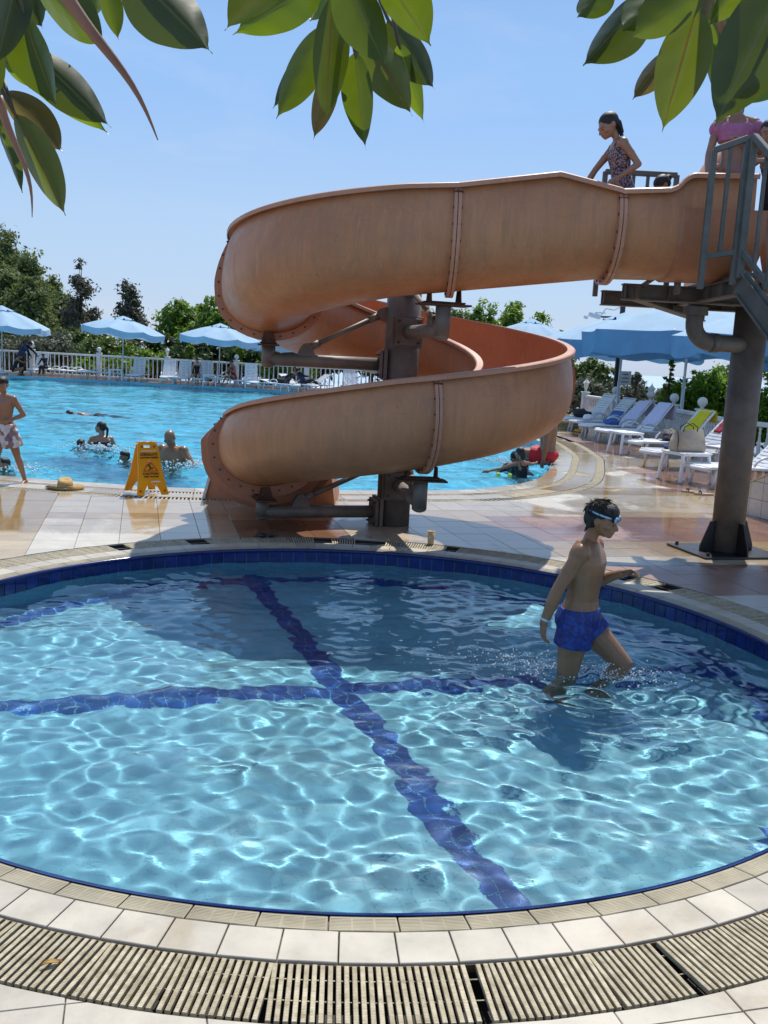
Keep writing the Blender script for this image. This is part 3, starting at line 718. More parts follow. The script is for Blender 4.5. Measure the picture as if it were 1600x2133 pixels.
P3 = resample(.036); N3 = normals(P3); g = G()
for i, (p, nn) in enumerate(zip(P3, N3)):
    if p[1] > 21: continue
    for o0, o1 in ((G1A, G1B), (G2A, G2B)):
        cc = p + nn * (o0 + o1) / 2; g.box((cc[0], cc[1], -.012), (o1 - o0 - .006, .020, .020), Matrix.Rotation(math.atan2(nn[1], nn[0]), 3, 'Z'))
bg = tag(g.build('drain_grate', M.slat), 'two narrow rows of dark slotted drain grating along the big swimming pool', 'drain grate', kind='stuff')

# ------------------------------------------------------------------ water (real waves, so that it refracts and throws caustics)
LEGS = [(1.16, 5.32), (1.40, 5.26)]
def waves(X, Y, rng, n, lo, hi, slope, drift=0.0):
    Z = np.zeros_like(X)
    for i in range(n):
        lam = lo * (hi / lo) ** rng.rand(); k = 2 * np.pi / lam; a = rng.rand() * 2 * np.pi if rng.rand() > drift else rng.normal(1.75, .55)
        Z += slope * (.35 + rng.rand()) / k / math.sqrt(n) * np.sin(k * (X * np.cos(a) + Y * np.sin(a)) + rng.rand() * 6.28)
    return Z
def water_sheet(name, xs, ys, Z, inside, mat):
    X, Y = np.meshgrid(xs, ys); ny, nx = X.shape; idx = -np.ones(nx * ny, int); ids = np.nonzero(inside.ravel())[0]; idx[ids] = np.arange(len(ids))
    q = np.arange(nx * ny).reshape(ny, nx); qq = np.c_[q[:-1, :-1].ravel(), q[:-1, 1:].ravel(), q[1:, 1:].ravel(), q[1:, :-1].ravel()]; qq = idx[qq]; qq = qq[(qq >= 0).all(1)]
    o = np_mesh(name, np.c_[X.ravel(), Y.ravel(), Z.ravel()][ids], qq, mat); o.cycles.is_caustics_caster = True; tag(o, kind='structure'); return o
nW = 540; xs = np.linspace(PC.x - R_RIM, PC.x + R_RIM, nW); ys = np.linspace(PC.y - R_RIM, PC.y + R_RIM, nW); X, Y = np.meshgrid(xs, ys)
rng = np.random.RandomState(11)
Z = waves(X, Y, rng, 16, .6, 1.3, .080, .4) + waves(X, Y, rng, 40, .22, .55, .078, .4) + waves(X, Y, rng, 70, .10, .18, .092, .35) + waves(X, Y, rng, 40, .07, .11, .022, .3)
ch = waves(X, Y, rng, 40, .045, .09, .10, .2); ch2 = waves(X, Y, rng, 30, .10, .25, .26, .0)
amp = np.zeros_like(X)
for lx, ly in LEGS:
    r = np.hypot(X - lx, Y - ly); amp += np.exp(-(r / .45) ** 2); Z += .012 * np.exp(-((r - .14) / .05) ** 2) + .010 * np.exp(-r / .5) * np.cos(r * 38)
amp2 = np.exp(-(((X - .75) / .8) ** 2 + ((Y - 5.7) / .7) ** 2))
Z += (ch + ch2) * np.clip(amp * .55 + amp2 * .45 + .06 * (Y > 4), 0, .8)
water_sheet('pool_water', xs, ys, Z + WATER_Z, (X - PC.x) ** 2 + (Y - PC.y) ** 2 < (R_RIM + .004) ** 2, M.water)
xs = np.arange(-24, 4, .075); ys = np.concatenate([np.arange(10.6, 24, .06), np.arange(24, 43, .12)]); X, Y = np.meshgrid(xs, ys)
rng = np.random.RandomState(4)
Z = waves(X, Y, rng, 14, 1.6, 3.5, .045, .4) + waves(X, Y, rng, 30, .5, 1.5, .10, .4) + waves(X, Y, rng, 36, .22, .5, .11, .3)
SWIM = [(-5.0, 15.8, .9), (-4.0, 14.3, .5), (-3.2, 14.0, .9), (2.3, 15.0, .8), (-7.2, 22.6, .7), (-5.1, 12.6, .5), (-4.3, 15.0, .7)]
ch = waves(X, Y, rng, 30, .16, .35, .38)
for sx, sy, sr in SWIM: Z += ch * np.exp(-(np.hypot(X - sx, Y - sy) / sr) ** 2)
water_sheet('swimming_pool_water', xs, ys, Z + BW, in_poly(X.ravel(), Y.ravel(), offset(PL, .04)).reshape(X.shape), M.water_big)
# ------------------------------------------------------------------ water slide
AX, AY, RC = 0.05, 9.28, 1.25
HW = .43
def station(s):
    """s in quarter turns from the front of the coil; s < 0 is the straight run-in from the platform, s > 5 the run-out.
    returns middle of the trough floor, outward direction, direction of travel"""
    if s < 0:
        x = AX - s * 1.0; z = 2.18 + min(1.65, -s) * .135 + max(0, -s - 1.65) * .03
        return Vector((x, AY - RC, z)), Vector((0, -1, 0)), Vector((-1, 0, -.1)).normalized()
    if s <= 5:
        a = s * math.pi / 2; n = Vector((-math.sin(a), -math.cos(a), 0)); t = Vector((-math.cos(a), math.sin(a), 0))
        return Vector((AX, AY, 2.18 - .372 * s)) + n * RC, n, (t + Vector((0, 0, -.18))).normalized()
    e = s - 5; return Vector((AX - RC - .05 * e, AY + e, .32 - .10 * e)), Vector((-1, 0, 0)), Vector((0, 1, -.1)).normalized()
KEY_O = [(-2.70, .745), (-2.20, .745), (-2.15, .72), (-2.10, .66), (-2.04, .635), (-1.68, .62), (-1.18, .79), (-.4, .78), (.6, .85), (1.1, .88), (1.8, .80), (2.6, .78), (3.2, .78), (4.0, .78), (4.6, .72), (5.0, .66), (5.4, .66), (6.6, .66)]
KEY_I = [(-2.70, .72), (-2.27, .72), (-2.02, .60), (-1.18, .70), (0, .58), (2, .60), (3, .58), (5, .60), (5.4, .66), (6.6, .66)]
KEY_L = [(-2.7, .02), (-1.2, .06), (0, .10), (.7, .10), (1.6, .10), (2.4, .06), (3.4, .07), (4.2, .12), (4.8, .12), (5.2, .04), (6.6, .03)]
def lerp_key(K, s):
    if s <= K[0][0]: return K[0][1]
    for (a, x), (b, y) in zip(K, K[1:]):
        if a <= s <= b: return x + (y - x) * (s - a) / (b - a)
    return K[-1][1]
def section(s, grow=0.0):
    """points of the trough wall (no thickness) from inner rim over the floor to outer rim"""
    ho, hi = lerp_key(KEY_O, s), lerp_key(KEY_I, s); b = .40; w = HW + .012 + grow; pts = []; ln = lerp_key(KEY_L, s)
    for k in range(7):
        u = k / 7; pts.append((-w + .035 * (1 - u) ** 2, hi + (b - hi) * u))
    for k in range(17):
        t = -math.pi / 2 + math.pi * k / 16; pts.append((w * math.sin(t), b - (b + grow) * abs(math.cos(t)) ** .85))
    for k in range(1, 9):
        u = k / 8; pts.append((w - ln * u ** 2.1, b + (ho - b) * u))
    return pts
def place(s, pts):
    c, n, t = station(s); return [c + n * a + Vector((0, 0, 1)) * h for a, h in pts]
def trough(s0, s1, name_mats, parent):
    ns = max(4, int(abs(s1 - s0) * (40 if s0 < -1.5 else 26))); th = .016; out = G(); inn = G(); rims = []; rows_o, rows_i, rr = [], [], []
    for q in range(ns + 1):
        s = s0 + (s1 - s0) * q / ns; A = section(s, th); B = section(s, 0)
        rows_o.append(place(s, A)); rows_i.append(place(s, B))
        o, i = A[-1], A[0]
        R1 = [(o[0] - .016, o[1] + .001), (o[0] - .012, o[1] + .014), (o[0] + .050, o[1] + .012), (o[0] + .062, o[1] + .004), (o[0] + .062, o[1] - .028), (o[0] + .052, o[1] - .030), (o[0] + .046, o[1] - .008), (o[0] - .002, o[1] - .014)]
        R2 = [(i[0] + .016, i[1] + .001), (i[0] + .012, i[1] + .014), (i[0] - .045, i[1] + .012), (i[0] - .056, i[1] + .004), (i[0] - .056, i[1] - .026), (i[0] - .047, i[1] - .028), (i[0] - .041, i[1] - .008), (i[0] + .002, i[1] - .014)]
        rr.append((place(s, R1), place(s, R2)))
    m = len(rows_o[0])
    for gg, rows in ((out, rows_o), (inn, rows_i)):
        gg.add([p for r in rows for p in r], [(q * m + k, q * m + k + 1, (q + 1) * m + k + 1, (q + 1) * m + k) for q in range(ns) for k in range(m - 1)], True)
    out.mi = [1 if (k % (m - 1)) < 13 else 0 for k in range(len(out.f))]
    for side in (0, 1):
        m2 = 8; rim = G(); rims.append(rim); rim.add([p for r in rr for p in r[side]], [(q * m2 + k, q * m2 + (k + 1) % m2, (q + 1) * m2 + (k + 1) % m2, (q + 1) * m2 + k) for q in range(ns) for k in range(m2)] + [tuple(range(m2)), tuple(ns * m2 + k for k in range(m2 - 1, -1, -1))], False)
    for r in (0, ns):                                    # close the ends between the two skins
        A, B = rows_o[r], rows_i[r]; out.add(A + B, [(k, k + 1, m + k + 1, m + k) for k in range(m - 1)])
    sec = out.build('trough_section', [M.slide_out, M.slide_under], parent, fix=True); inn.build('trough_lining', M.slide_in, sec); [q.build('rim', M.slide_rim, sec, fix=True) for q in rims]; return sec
def flange(s, parent, bolts=True, dep=.06, gap=.010):
    """the pair of bolted joint collars between two sections"""
    c, n, t = station(s); th = Vector(t); th.z = 0; th.normalize(); fl = None
    for sgn in (-1, 1):
        g = G(); pin = section(s, .014); m = len(pin); pw = section(s, dep); p1 = section(s, .028); tp = [min(1.0, (min(k, m - 1 - k) / 7.0)) ** .7 for k in range(m)]; pout = [(a[0] * (1 - w) + b[0] * w, a[1] * (1 - w) + b[1] * w) for a, b, w in zip(p1, pw, tp)]
        P = [c + n * a + Vector((0, 0, h)) + th * (sgn * .003) for a, h in pin] + [c + n * a + Vector((0, 0, h)) + th * (sgn * .003) for a, h in pout]
        Q = [p + th * (sgn * .026) for p in P]
        g.add(P + Q, [(k, k + 1, m + k + 1, m + k) for k in range(m - 1)] + [(2 * m + k, 2 * m + k + 1, 3 * m + k + 1, 3 * m + k) for k in range(m - 1)] + [(m + k, m + k + 1, 3 * m + k + 1, 3 * m + k) for k in range(m - 1)] + [(0, m, 3 * m, 2 * m), (m - 1, 2 * m - 1, 4 * m - 1, 3 * m - 1)])
        f_ = g.build('joint_flange', M.slide_rim if s < .5 or 3 < s < 4.2 else M.slide_flange, parent, fix=True); fl = fl or f_
    if bolts:
        pts = section(s, dep * .55); Lc = [0]
        for a, b in zip(pts, pts[1:]): Lc.append(Lc[-1] + math.dist(a, b))
        nb = int(Lc[-1] / .125)
        for k in range(nb):
            d = (k + .5) * Lc[-1] / nb
            for q in range(len(Lc) - 1):
                if Lc[q] <= d <= Lc[q + 1]:
                    u = (d - Lc[q]) / (Lc[q + 1] - Lc[q]); a = pts[q][0] * (1 - u) + pts[q + 1][0] * u; h = pts[q][1] * (1 - u) + pts[q + 1][1] * u; break
            p = c + n * a + Vector((0, 0, h)); g = G(); g.tube([p - th * .036, p + th * .036], .010, 6, True, False); g.build('bolt', M.rust, fl)
slide = tag(empty('water_slide', (AX, AY, 0)), 'orange open spiral water slide coiling one and a quarter turns down from the platform', 'water slide')
slide.location = (0, 0, 0)
cuts = [-2.70, -1.68, -.40, .93, 2.02, 3.0, 3.87, 4.90]
for a, b in zip(cuts, cuts[1:]): trough(a, b, None, slide)
for s in cuts[1:-1]: flange(s, slide, dep=.085 if s == .93 else .065)
flange(4.86, slide, dep=.12)
flange(5.05, slide, dep=.185)
flange(5.28, slide, dep=.25)
trough(4.90, 6.35, None, slide)
# closed skirt below the run-out, standing on the kerb of the big pool
g = G(); x0, x1 = AX - RC - .70, AX - RC + .55
prof = [(-.02, x0 - .10, x1 + .10), (.30, x0 - .04, x1 + .05), (.62, x0 + .04, x1 - .02), (.86, x0 + .12, x1 - .10)]
vs = []
for z, a, b in prof: vs += [(a, 10.32, z), (b, 10.32, z), (b, 11.25, z), (a, 11.25, z)]
fs = [(k * 4 + i, k * 4 + (i + 1) % 4, k * 4 + 4 + (i + 1) % 4, k * 4 + 4 + i) for k in range(3) for i in (1, 3)]
g.add(vs, fs)
# front wall of the skirt follows the underside of the trough
sec5 = [p for p in place(5 + 10.32 - AY, section(5 + 10.32 - AY, .02))]
fr = [Vector((prof[k][2], 10.32, prof[k][0])) for k in range(4)]; fl_ = [Vector((prof[k][1], 10.32, prof[k][0])) for k in range(4)]
poly = [fl_[0]] + [fr[0], fr[1], fr[2]] + [Vector((p.x, 10.32, p.z)) for p in sec5] + [fl_[2], fl_[1]]
g.plate(poly, (0, 1, 0), .016)
g.build('exit_skirt', M.slide_in, slide, fix=True)
g = G(); g.bar((x0 - .115, 10.30, 0), (x0 + .10, 10.30, .84), .03, .05, (0, 1, 0)); g.build('skirt_edge_strip', M.old_plastic, slide)

# ------------------------------------------------------------------ steel post carrying the coil
post = tag(empty('slide_support', (AX + .04, AY, 0)), 'round grey steel post with pipe arms and struts holding the spiral slide', 'slide support')
def rel(p): return (p[0] - AX - .04, p[1] - AY, p[2])
g = G(); g.tube([rel((AX + .04, AY, -.01)), rel((AX + .04, AY, 2.92))], .168, 28); g.ball(rel((AX + .04, AY, 2.92)), (.168, .168, .05), n=28); g.build('post', M.steel, post)
def pipe_arm(z, tip, r=.062, side=1):
    """horizontal pipe arm with a flange plate at the post, an upturned stub and a saddle plate under the trough"""
    tip = Vector(tip); d = Vector((tip.x - AX - .04, tip.y - AY, 0)); L_ = d.length; d.normalize(); base = Vector((AX + .04, AY, z))
    P = lambda t, h=0: rel(base + d * t + Vector((0, 0, h)))
    g = G(); g.tube([P(.20), P(L_ + .0)], r, 16); a = g.build('arm', M.steel_pale, post)
    Rz = Matrix.Rotation(math.atan2(d.y, d.x), 3, 'Z')
    g = G(); g.box(P(.165), (.035, .30, .30), Rz, .004); g.box(P(.205), (.03, .26, .26), Rz, .004); pl = g.build('arm_plate', M.steel, post)
    for u in (-.10, .10):
        for w in (-.10, .10):
            p = Vector(P(.225, w)) + Rz @ Vector((0, u, 0)); g = G(); g.tube([p - d * .01, p + d * .018], .012, 6, True, False); g.build('bolt', M.rust, pl)
    g = G(); g.tube([P(L_, -r * .8), P(L_, tip.z - z)], r * 1.06, 18); g.ball(P(L_, -r * .8), (r * 1.06, r * 1.06, r * .6), n=18); g.build('stub', M.steel_pale, post)
    g = G(); g.box(P(L_, tip.z - z + .008), (.20, .44, .016), Rz, .003); g.box(P(L_, tip.z - z + .026), (.16, .34, .014), Rz, .003)
    for u in (-.13, .13):
        p = Vector(P(L_, tip.z - z + .03)) + Rz @ Vector((0, u, 0)); q = Rz @ Vector((1, 0, 0))
        g.plate([p + q * .07, p - q * .07, p - q * .045 + Vector((0, 0, .10)), p + q * .045 + Vector((0, 0, .10))], Rz @ Vector((0, 1, 0)), .012)
        for w in (-.04, .04): g.tube([p + q * w - Vector((0, 0, .03)), p + q * w + Vector((0, 0, .05))], .009, 6, True, False)
    g.build('saddle_plate', M.rust, post)
    return d, L_
def strut(z, dirv, reach, ztop):
    d = Vector(dirv).normalized(); base = Vector((AX + .04, AY, 0)); a = base + d * reach + Vector((0, 0, z + .11)); b = base + d * .21 + Vector((0, 0, ztop))
    g = G(); g.tube([rel(a + (b - a) * .13), rel(b - (b - a) * .13)], .026, 12); g.tube([rel(a + (b - a) * .05), rel(a + (b - a) * .17)], .037, 12); g.tube([rel(b - (b - a) * .17), rel(b - (b - a) * .05)], .037, 12); st = g.build('strut', M.steel_pale, post)
    side = d.cross(Vector((0, 0, 1)))
    for k in (-.032, .032):
        g = G(); c0 = base + d * reach + side * k
        g.plate([rel(c0 + d * .10 + Vector((0, 0, z + .03))), rel(c0 - d * .10 + Vector((0, 0, z + .03))), rel(c0 - d * .055 + Vector((0, 0, z + .14))), rel(c0 - d * .02 + Vector((0, 0, z + .17))), rel(c0 + d * .03 + Vector((0, 0, z + .16))), rel(c0 + d * .06 + Vector((0, 0, z + .12)))], side, .012)
        g.build('lug', M.steel, st); c1 = base + side * k; g = G()
        g.plate([rel(c1 + d * .14 + Vector((0, 0, ztop - .10))), rel(c1 + d * .14 + Vector((0, 0, ztop + .08))), rel(c1 + d * .24 + Vector((0, 0, ztop + .05))), rel(c1 + d * .27 + Vector((0, 0, ztop)))], side, .012); g.build('lug', M.steel, st)
    g = G(); g.tube([rel(base + d * reach + Vector((0, 0, z + .12)) - side * .055), rel(base + d * reach + Vector((0, 0, z + .12)) + side * .055)], .02, 8)
    g.build('pin', M.steel, st)
pA = station(.93)[0]; dA, LA = pipe_arm(1.58, (pA.x, pA.y, pA.z - .13)); strut(1.58, dA, LA * .72, 2.06)
pB = station(-.40)[0]; dB, LB = pipe_arm(1.90, (pB.x - .04, pB.y + .05, pB.z - .13)); strut(1.90, dB, LB * .80, 2.30)
pC = station(4.86)[0]; dC, LC = pipe_arm(.13, (pC.x, pC.y - .12, pC.z - .12)); strut(.13, dC, LC * .72, .58)
pD = station(3.87)[0]; dD, LD = pipe_arm(.42, (pD.x, pD.y, pD.z - .13)); strut(.42, dD, LD * .80, .86)
pE = station(2.02)[0]; pipe_arm(1.12, (pE.x, pE.y, pE.z - .13))

# ------------------------------------------------------------------ start platform on its pillar, drain pipe, stairs
PX, PY = 3.25, 8.72
plat = tag(empty('slide_platform', (PX, PY, 0)), 'grey steel start platform on a thick round pillar with gusseted foot', 'platform')
rp = lambda p: (p[0] - PX, p[1] - PY, p[2])
g = G(); g.tube([rp((PX, PY, .02)), rp((PX, PY, 2.34))], .148, 32); pil = g.build('pillar', M.steel, plat)
for k in range(4):
    a = rad(20 + 90 * k); d = Vector((math.cos(a), math.sin(a), 0)); s_ = d.cross(Vector((0, 0, 1))); c0 = Vector((0, 0, 0))
    g = G(); g.plate([c0 + d * .14 + Vector((0, 0, .02)), c0 + d * .30 + Vector((0, 0, .02)), c0 + d * .30 + Vector((0, 0, .07)), c0 + d * .205 + Vector((0, 0, .30)), c0 + d * .14 + Vector((0, 0, .30))], s_, .016); g.build('gusset', M.black_wet, pil)
g = G(); g.box((0, 0, .0105), (.86, .66, .018), Matrix.Rotation(GA, 3, 'Z'), .004)
for a, b in ((-.36, -.26), (.36, -.26), (-.36, .26), (.36, .26)): g.tube([Matrix.Rotation(GA, 3, 'Z') @ Vector((a, b, .01)), Matrix.Rotation(GA, 3, 'Z') @ Vector((a, b, .05))], .016, 6, True, False)
g.build('base_plate', M.black_wet, plat)
def ibeam(a, b, hgt, w, parent, name='beam'):
    a = Vector(a); b = Vector(b); g = G(); up = Vector((0, 0, 1))
    g.bar(a, b, .010, hgt - .02); g.bar(a + up * (hgt / 2 - .006), b + up * (hgt / 2 - .006), w, .012); g.bar(a - up * (hgt / 2 - .006), b - up * (hgt / 2 - .006), w, .012)
    L_ = (b - a).length; d = (b - a).normalized(); n_ = int(L_ / .35)
    for k in range(n_ + 1):
        p = a + d * (.02 + (L_ - .04) * k / max(1, n_)); g.bar(p - d * .005, p + d * .005, w * .9, hgt - .026)
    g.build(name, M.steel, parent)
zB = 2.325
ibeam(rp((1.98, 8.42, zB)), rp((4.3, 8.42, zB)), .14, .10, plat); ibeam(rp((1.98, 9.25, zB)), rp((4.3, 9.25, zB)), .14, .10, plat)
ibeam(rp((2.06, 8.36, zB - .004)), rp((3.05, 9.55, zB - .10)), .12, .11, plat)
ibeam(rp((2.66, 7.34, zB + .005)), rp((2.66, 9.6, zB + .005)), .13, .10, plat); ibeam(rp((3.9, 7.55, zB + .005)), rp((3.9, 9.6, zB + .005)), .13, .10, plat)
g = G(); g.box(rp((3.45, 8.45, 2.415)), (1.6, 2.2, .035), None, .004); g.build('deck_plate', M.steel, plat)
g = G(); g.tube([rp((2.35, 8.05, 2.30)), rp((2.35, 8.05, 2.44))], .03, 8); g.tube([rp((2.15, 8.45, 2.38)), rp((2.15, 8.05, 2.42))], .02, 8); g.build('slide_bracket', M.steel, plat)
# drain pipe: drops from the deck, bends and runs into the pillar
pts = [rp((2.68, 8.55, 2.26)), rp((2.68, 8.55, 2.10))]
for k in range(1, 9):
    a = math.pi / 2 * k / 8; pts.append(rp((2.68 + .17 * (1 - math.cos(a)), 8.55 + .02 * k / 8, 2.10 - .17 * math.sin(a))))
pts += [rp((3.04, 8.60, 1.93)), rp((3.20, 8.68, 1.93))]
g = G(); g.tube(pts, .076, 18); dp = g.build('drain_pipe', M.pvc, plat)
g = G(); g.tube([rp((2.68, 8.55, 2.235)), rp((2.68, 8.55, 2.195))], .108, 20, True, False); g.tube([rp((2.68, 8.55, 2.195)), rp((2.68, 8.55, 2.165))], .112, 20, True, False); g.build('pipe_collar', M.pvc, dp); g = G(); g.tube([rp((2.85, 8.57, 1.93)), rp((2.91, 8.58, 1.93))], .086, 18); g.build('pipe_collar', M.pvc, dp)
# stepped moulding where the trough meets the deck
g = G(); pts = place(-2.35, section(-2.35, .03)); q2 = place(-2.95, section(-2.70, .03)); 
lo = [(a, h) for a, h in section(-2.5, .032) if h < .50]
A_ = place(-2.16, lo); B_ = place(-2.80, lo); m = len(A_)
g.add(A_ + B_, [(k, k + 1, m + k + 1, m + k) for k in range(m - 1)], True); tk = G()
g.add([p for p in place(-2.13, [(a * .97, h + .02) for a, h in lo])] + A_, [(k, k + 1, m + k + 1, m + k) for k in range(m - 1)], False)
g.build('start_tub', M.slide_flange, slide, fix=True)
# arched tunnel mouth of a second run-out, open towards the platform
g = G(); n = 28; vs = []
for y, r in ((8.72, .40), (8.70, .45), (8.73, .48), (9.35, .48), (9.35, .43), (8.74, .38)):
    for k in range(n + 1):
        a = math.pi * (k - 2) / (n - 4); vs.append((3.27 - r * math.cos(min(math.pi, max(0, a))), y, 2.45 if k in (0, n) else (2.9 if k in (1, n - 1) else 3.36 + r * math.sin(a))))
m = n + 1; g.add(vs, [(q * m + k, q * m + k + 1, ((q + 1) % 6) * m + k + 1, ((q + 1) % 6) * m + k) for q in range(6) for k in range(n)], True)
tm_ = g.build('tunnel_mouth', M.slide_flange, slide, fix=True)

def railing(name, pts, zt, zb, n, parent, pick=.028, rail_h=.045, foot=None):
    """posts and pickets between a sloping top and bottom rail"""
    r_ = empty(name, (0, 0, 0)); r_.parent = parent
    for (a, b, ta, tb, ba, bb, n_) in pts:
        a = Vector(a); b = Vector(b); A1, B1 = Vector((a.x, a.y, ta)), Vector((b.x, b.y, tb)); A0, B0 = Vector((a.x, a.y, ba)), Vector((b.x, b.y, bb))
        g = G(); g.bar(A1, B1, .05, rail_h, bev=.004); g.build('top_rail', M.rail, parent); g = G(); g.bar(A0, B0, .04, .04, bev=.003); g.build('bottom_rail', M.rail, parent)
        for k in range(n_ + 1):
            u = k / n_; w = .042 if k in (0, n_) else pick; g = G(); g.bar(A0.lerp(B0, u) - Vector((0, 0, .0 if 0 < k < n_ else .24)), A1.lerp(B1, u), w, w, (0, 1, 0), .002); g.build('post' if k in (0, n_) else 'picket', M.rail, parent)
    bpy.data.objects.remove(r_)
RX = 2.47
railing('railing', [(rp((2.32, 7.35, 0)), rp((2.55, 7.32, 0)), 3.30, 3.39, 2.53, 2.57, 2)], 0, 0, 0, plat)
railing('railing', [(rp((1.85, 8.92, 0)), rp((2.5, 8.92, 0)), 3.42, 3.42, 2.55, 2.55, 5)], 0, 0, 0, plat)
railing('railing', [(rp((4.15, 7.6, 0)), rp((4.15, 9.5, 0)), 3.45, 3.45, 2.56, 2.56, 10)], 0, 0, 0, plat)
# staircase coming down beside the platform towards the camera and to the right
st = tag(empty('staircase', (2.62, 7.30, 0)), 'steep grey steel staircase with picket handrails leading up to the slide platform', 'staircase')
rs = lambda p: (p[0] - 2.62, p[1] - 7.30, p[2])
top = Vector((2.60, 7.29, 2.40)); foot = Vector((3.56, 4.65, .0)); run = foot - top
def offs(p, w): 
    h = Vector((run.x, run.y, 0)).normalized(); sd = Vector((-h.y, h.x, 0)); return p + sd * w
for w in (0, .75):
    g = G(); a, b = offs(top, w), offs(foot, w); g.bar(rs(a - Vector((0, 0, .05))), rs(b), .02, .20, bev=.003); g.bar(rs(a + Vector((0, 0, .04))), rs(b + Vector((0, 0, .09))), .07, .012); g.bar(rs(a - Vector((0, 0, .14))), rs(b - Vector((0, 0, .09))), .07, .012); g.build('stringer', M.rail, st)
for k in range(12):
    u = (k + .5) / 12; a, b = offs(top + run * u, .02), offs(top + run * u, .73); g = G(); g.bar(rs(a), rs(b), .22, .035, bev=.003); g.build('tread', M.rail, st)
for w in (-.02, .77):
    T0, T1 = offs(top, w) + Vector((0, 0, 1.0)), offs(foot, w) + Vector((0, 0, 1.0)); B0_, B1_ = offs(top, w) + Vector((0, 0, .18)), offs(foot, w) + Vector((0, 0, .18))
    g = G(); g.bar(rs(T0), rs(T1), .05, .045, bev=.004); g.build('handrail', M.rail, st); g = G(); g.bar(rs(B0_), rs(B1_), .035, .04, bev=.003); g.build('lower_rail', M.rail, st)
    for k in range(19):
        u = k / 18; wd = .05 if k % 6 == 0 else .026; g = G(); g.bar(rs(B0_.lerp(B1_, u) - Vector((0, 0, .2 if k % 6 == 0 else 0))), rs(T0.lerp(T1, u)), wd, wd, (0, 1, 0), .002); g.build('newel' if k % 6 == 0 else 'picket', M.rail, st)
# ------------------------------------------------------------------ white balustrades
def baluster_mesh(h):
    g = G(); g.lathe([(.022, 0), (.030, .02 * h), (.022, .06 * h), (.026, .15 * h), (.042, .34 * h), (.034, .50 * h), (.022, .72 * h), (.028, .80 * h), (.020, .86 * h), (.030, .93 * h), (.030, h)], n=8); return g.mesh('baluster', M.white_paint)
BAL = {}
def balustrade(name, pts, h, step, label, group=None, post_every=3.4, caps=('urn', 'ball')):
    o0 = Vector(pts[0]); t_ = tag(empty(name, (o0.x, o0.y, 0)), label, 'balustrade', group); key = round(h, 2)
    if key not in BAL: BAL[key] = baluster_mesh(h - .20)
    ci = 0
    for a, b in zip(pts, pts[1:]):
        a = Vector((a[0] - o0.x, a[1] - o0.y, 0)); b = Vector((b[0] - o0.x, b[1] - o0.y, 0)); L_ = (b - a).length; d = (b - a).normalized(); ang = math.atan2(d.y, d.x); Rz = Matrix.Rotation(ang, 3, 'Z')
        npost = max(1, round(L_ / post_every)); seg = L_ / npost
        for q in range(npost):
            s0, s1 = seg * q, seg * (q + 1); m_ = a + d * (s0 + s1) / 2
            g = G(); g.box(m_ + Vector((0, 0, h - .045)), (seg - .22, .13, .09), Rz, .012); g.build('top_rail', M.white_paint, t_)
            g = G(); g.box(m_ + Vector((0, 0, .055)), (seg - .22, .14, .11), Rz, .01); g.build('plinth', M.white_paint, t_)
            nb = int((seg - .3) / step)
            for k in range(nb):
                p = a + d * (s0 + .15 + (seg - .3) * (k + .5) / nb); link('baluster', BAL[key], t_, Matrix.Translation((p.x, p.y, .11)))
        for q in range(npost + 1):
            p = a + d * seg * q; g = G(); g.box(p + Vector((0, 0, (h + .06) / 2)), (.20, .20, h + .06), Rz, .012); g.box(p + Vector((0, 0, h + .075)), (.25, .25, .04), Rz, .01); po = g.build('post', M.white_paint, t_)
            kind = caps[ci % len(caps)]; ci += 1; z = h + .095
            if kind == 'ball': g = G(); g.lathe([(.05, 0), (.035, .03), (.06, .05)], p + Vector((0, 0, z)), 12); g.ball(p + Vector((0, 0, z + .15)), .11, n=14, m=9); g.build('ball_finial', M.white_paint, po)
            else:
                g = G(); g.lathe([(.06, 0), (.03, .03), (.03, .08), (.055, .11), (.085, .27), (.09, .28)], p + Vector((0, 0, z)), 8, smooth=False); la = g.build('lamp', M.lamp_glass, po)
                g = G(); g.lathe([(.115, .28), (.10, .30), (.03, .385), (.012, .40), (.018, .42), (.002, .45)], p + Vector((0, 0, z)), 8, smooth=False); g.build('lamp_roof', M.white_paint, po)
    return t_
balustrade('balustrade', [(-27.0, 45.3), (-17.1, 45.0), (-3.9, 43.6), (1.2, 42.6)], 1.08, .21, 'long white balustrade with lamp posts behind the far loungers', post_every=3.5)
balustrade('balustrade', [(6.3, 30.5), (6.95, 25.2), (6.85, 18.6), (7.6, 17.2), (9.6, 16.4)], .80, .17, 'white balustrade behind the row of loungers at the right', post_every=2.4, caps=('urn', 'ball', 'ball'))

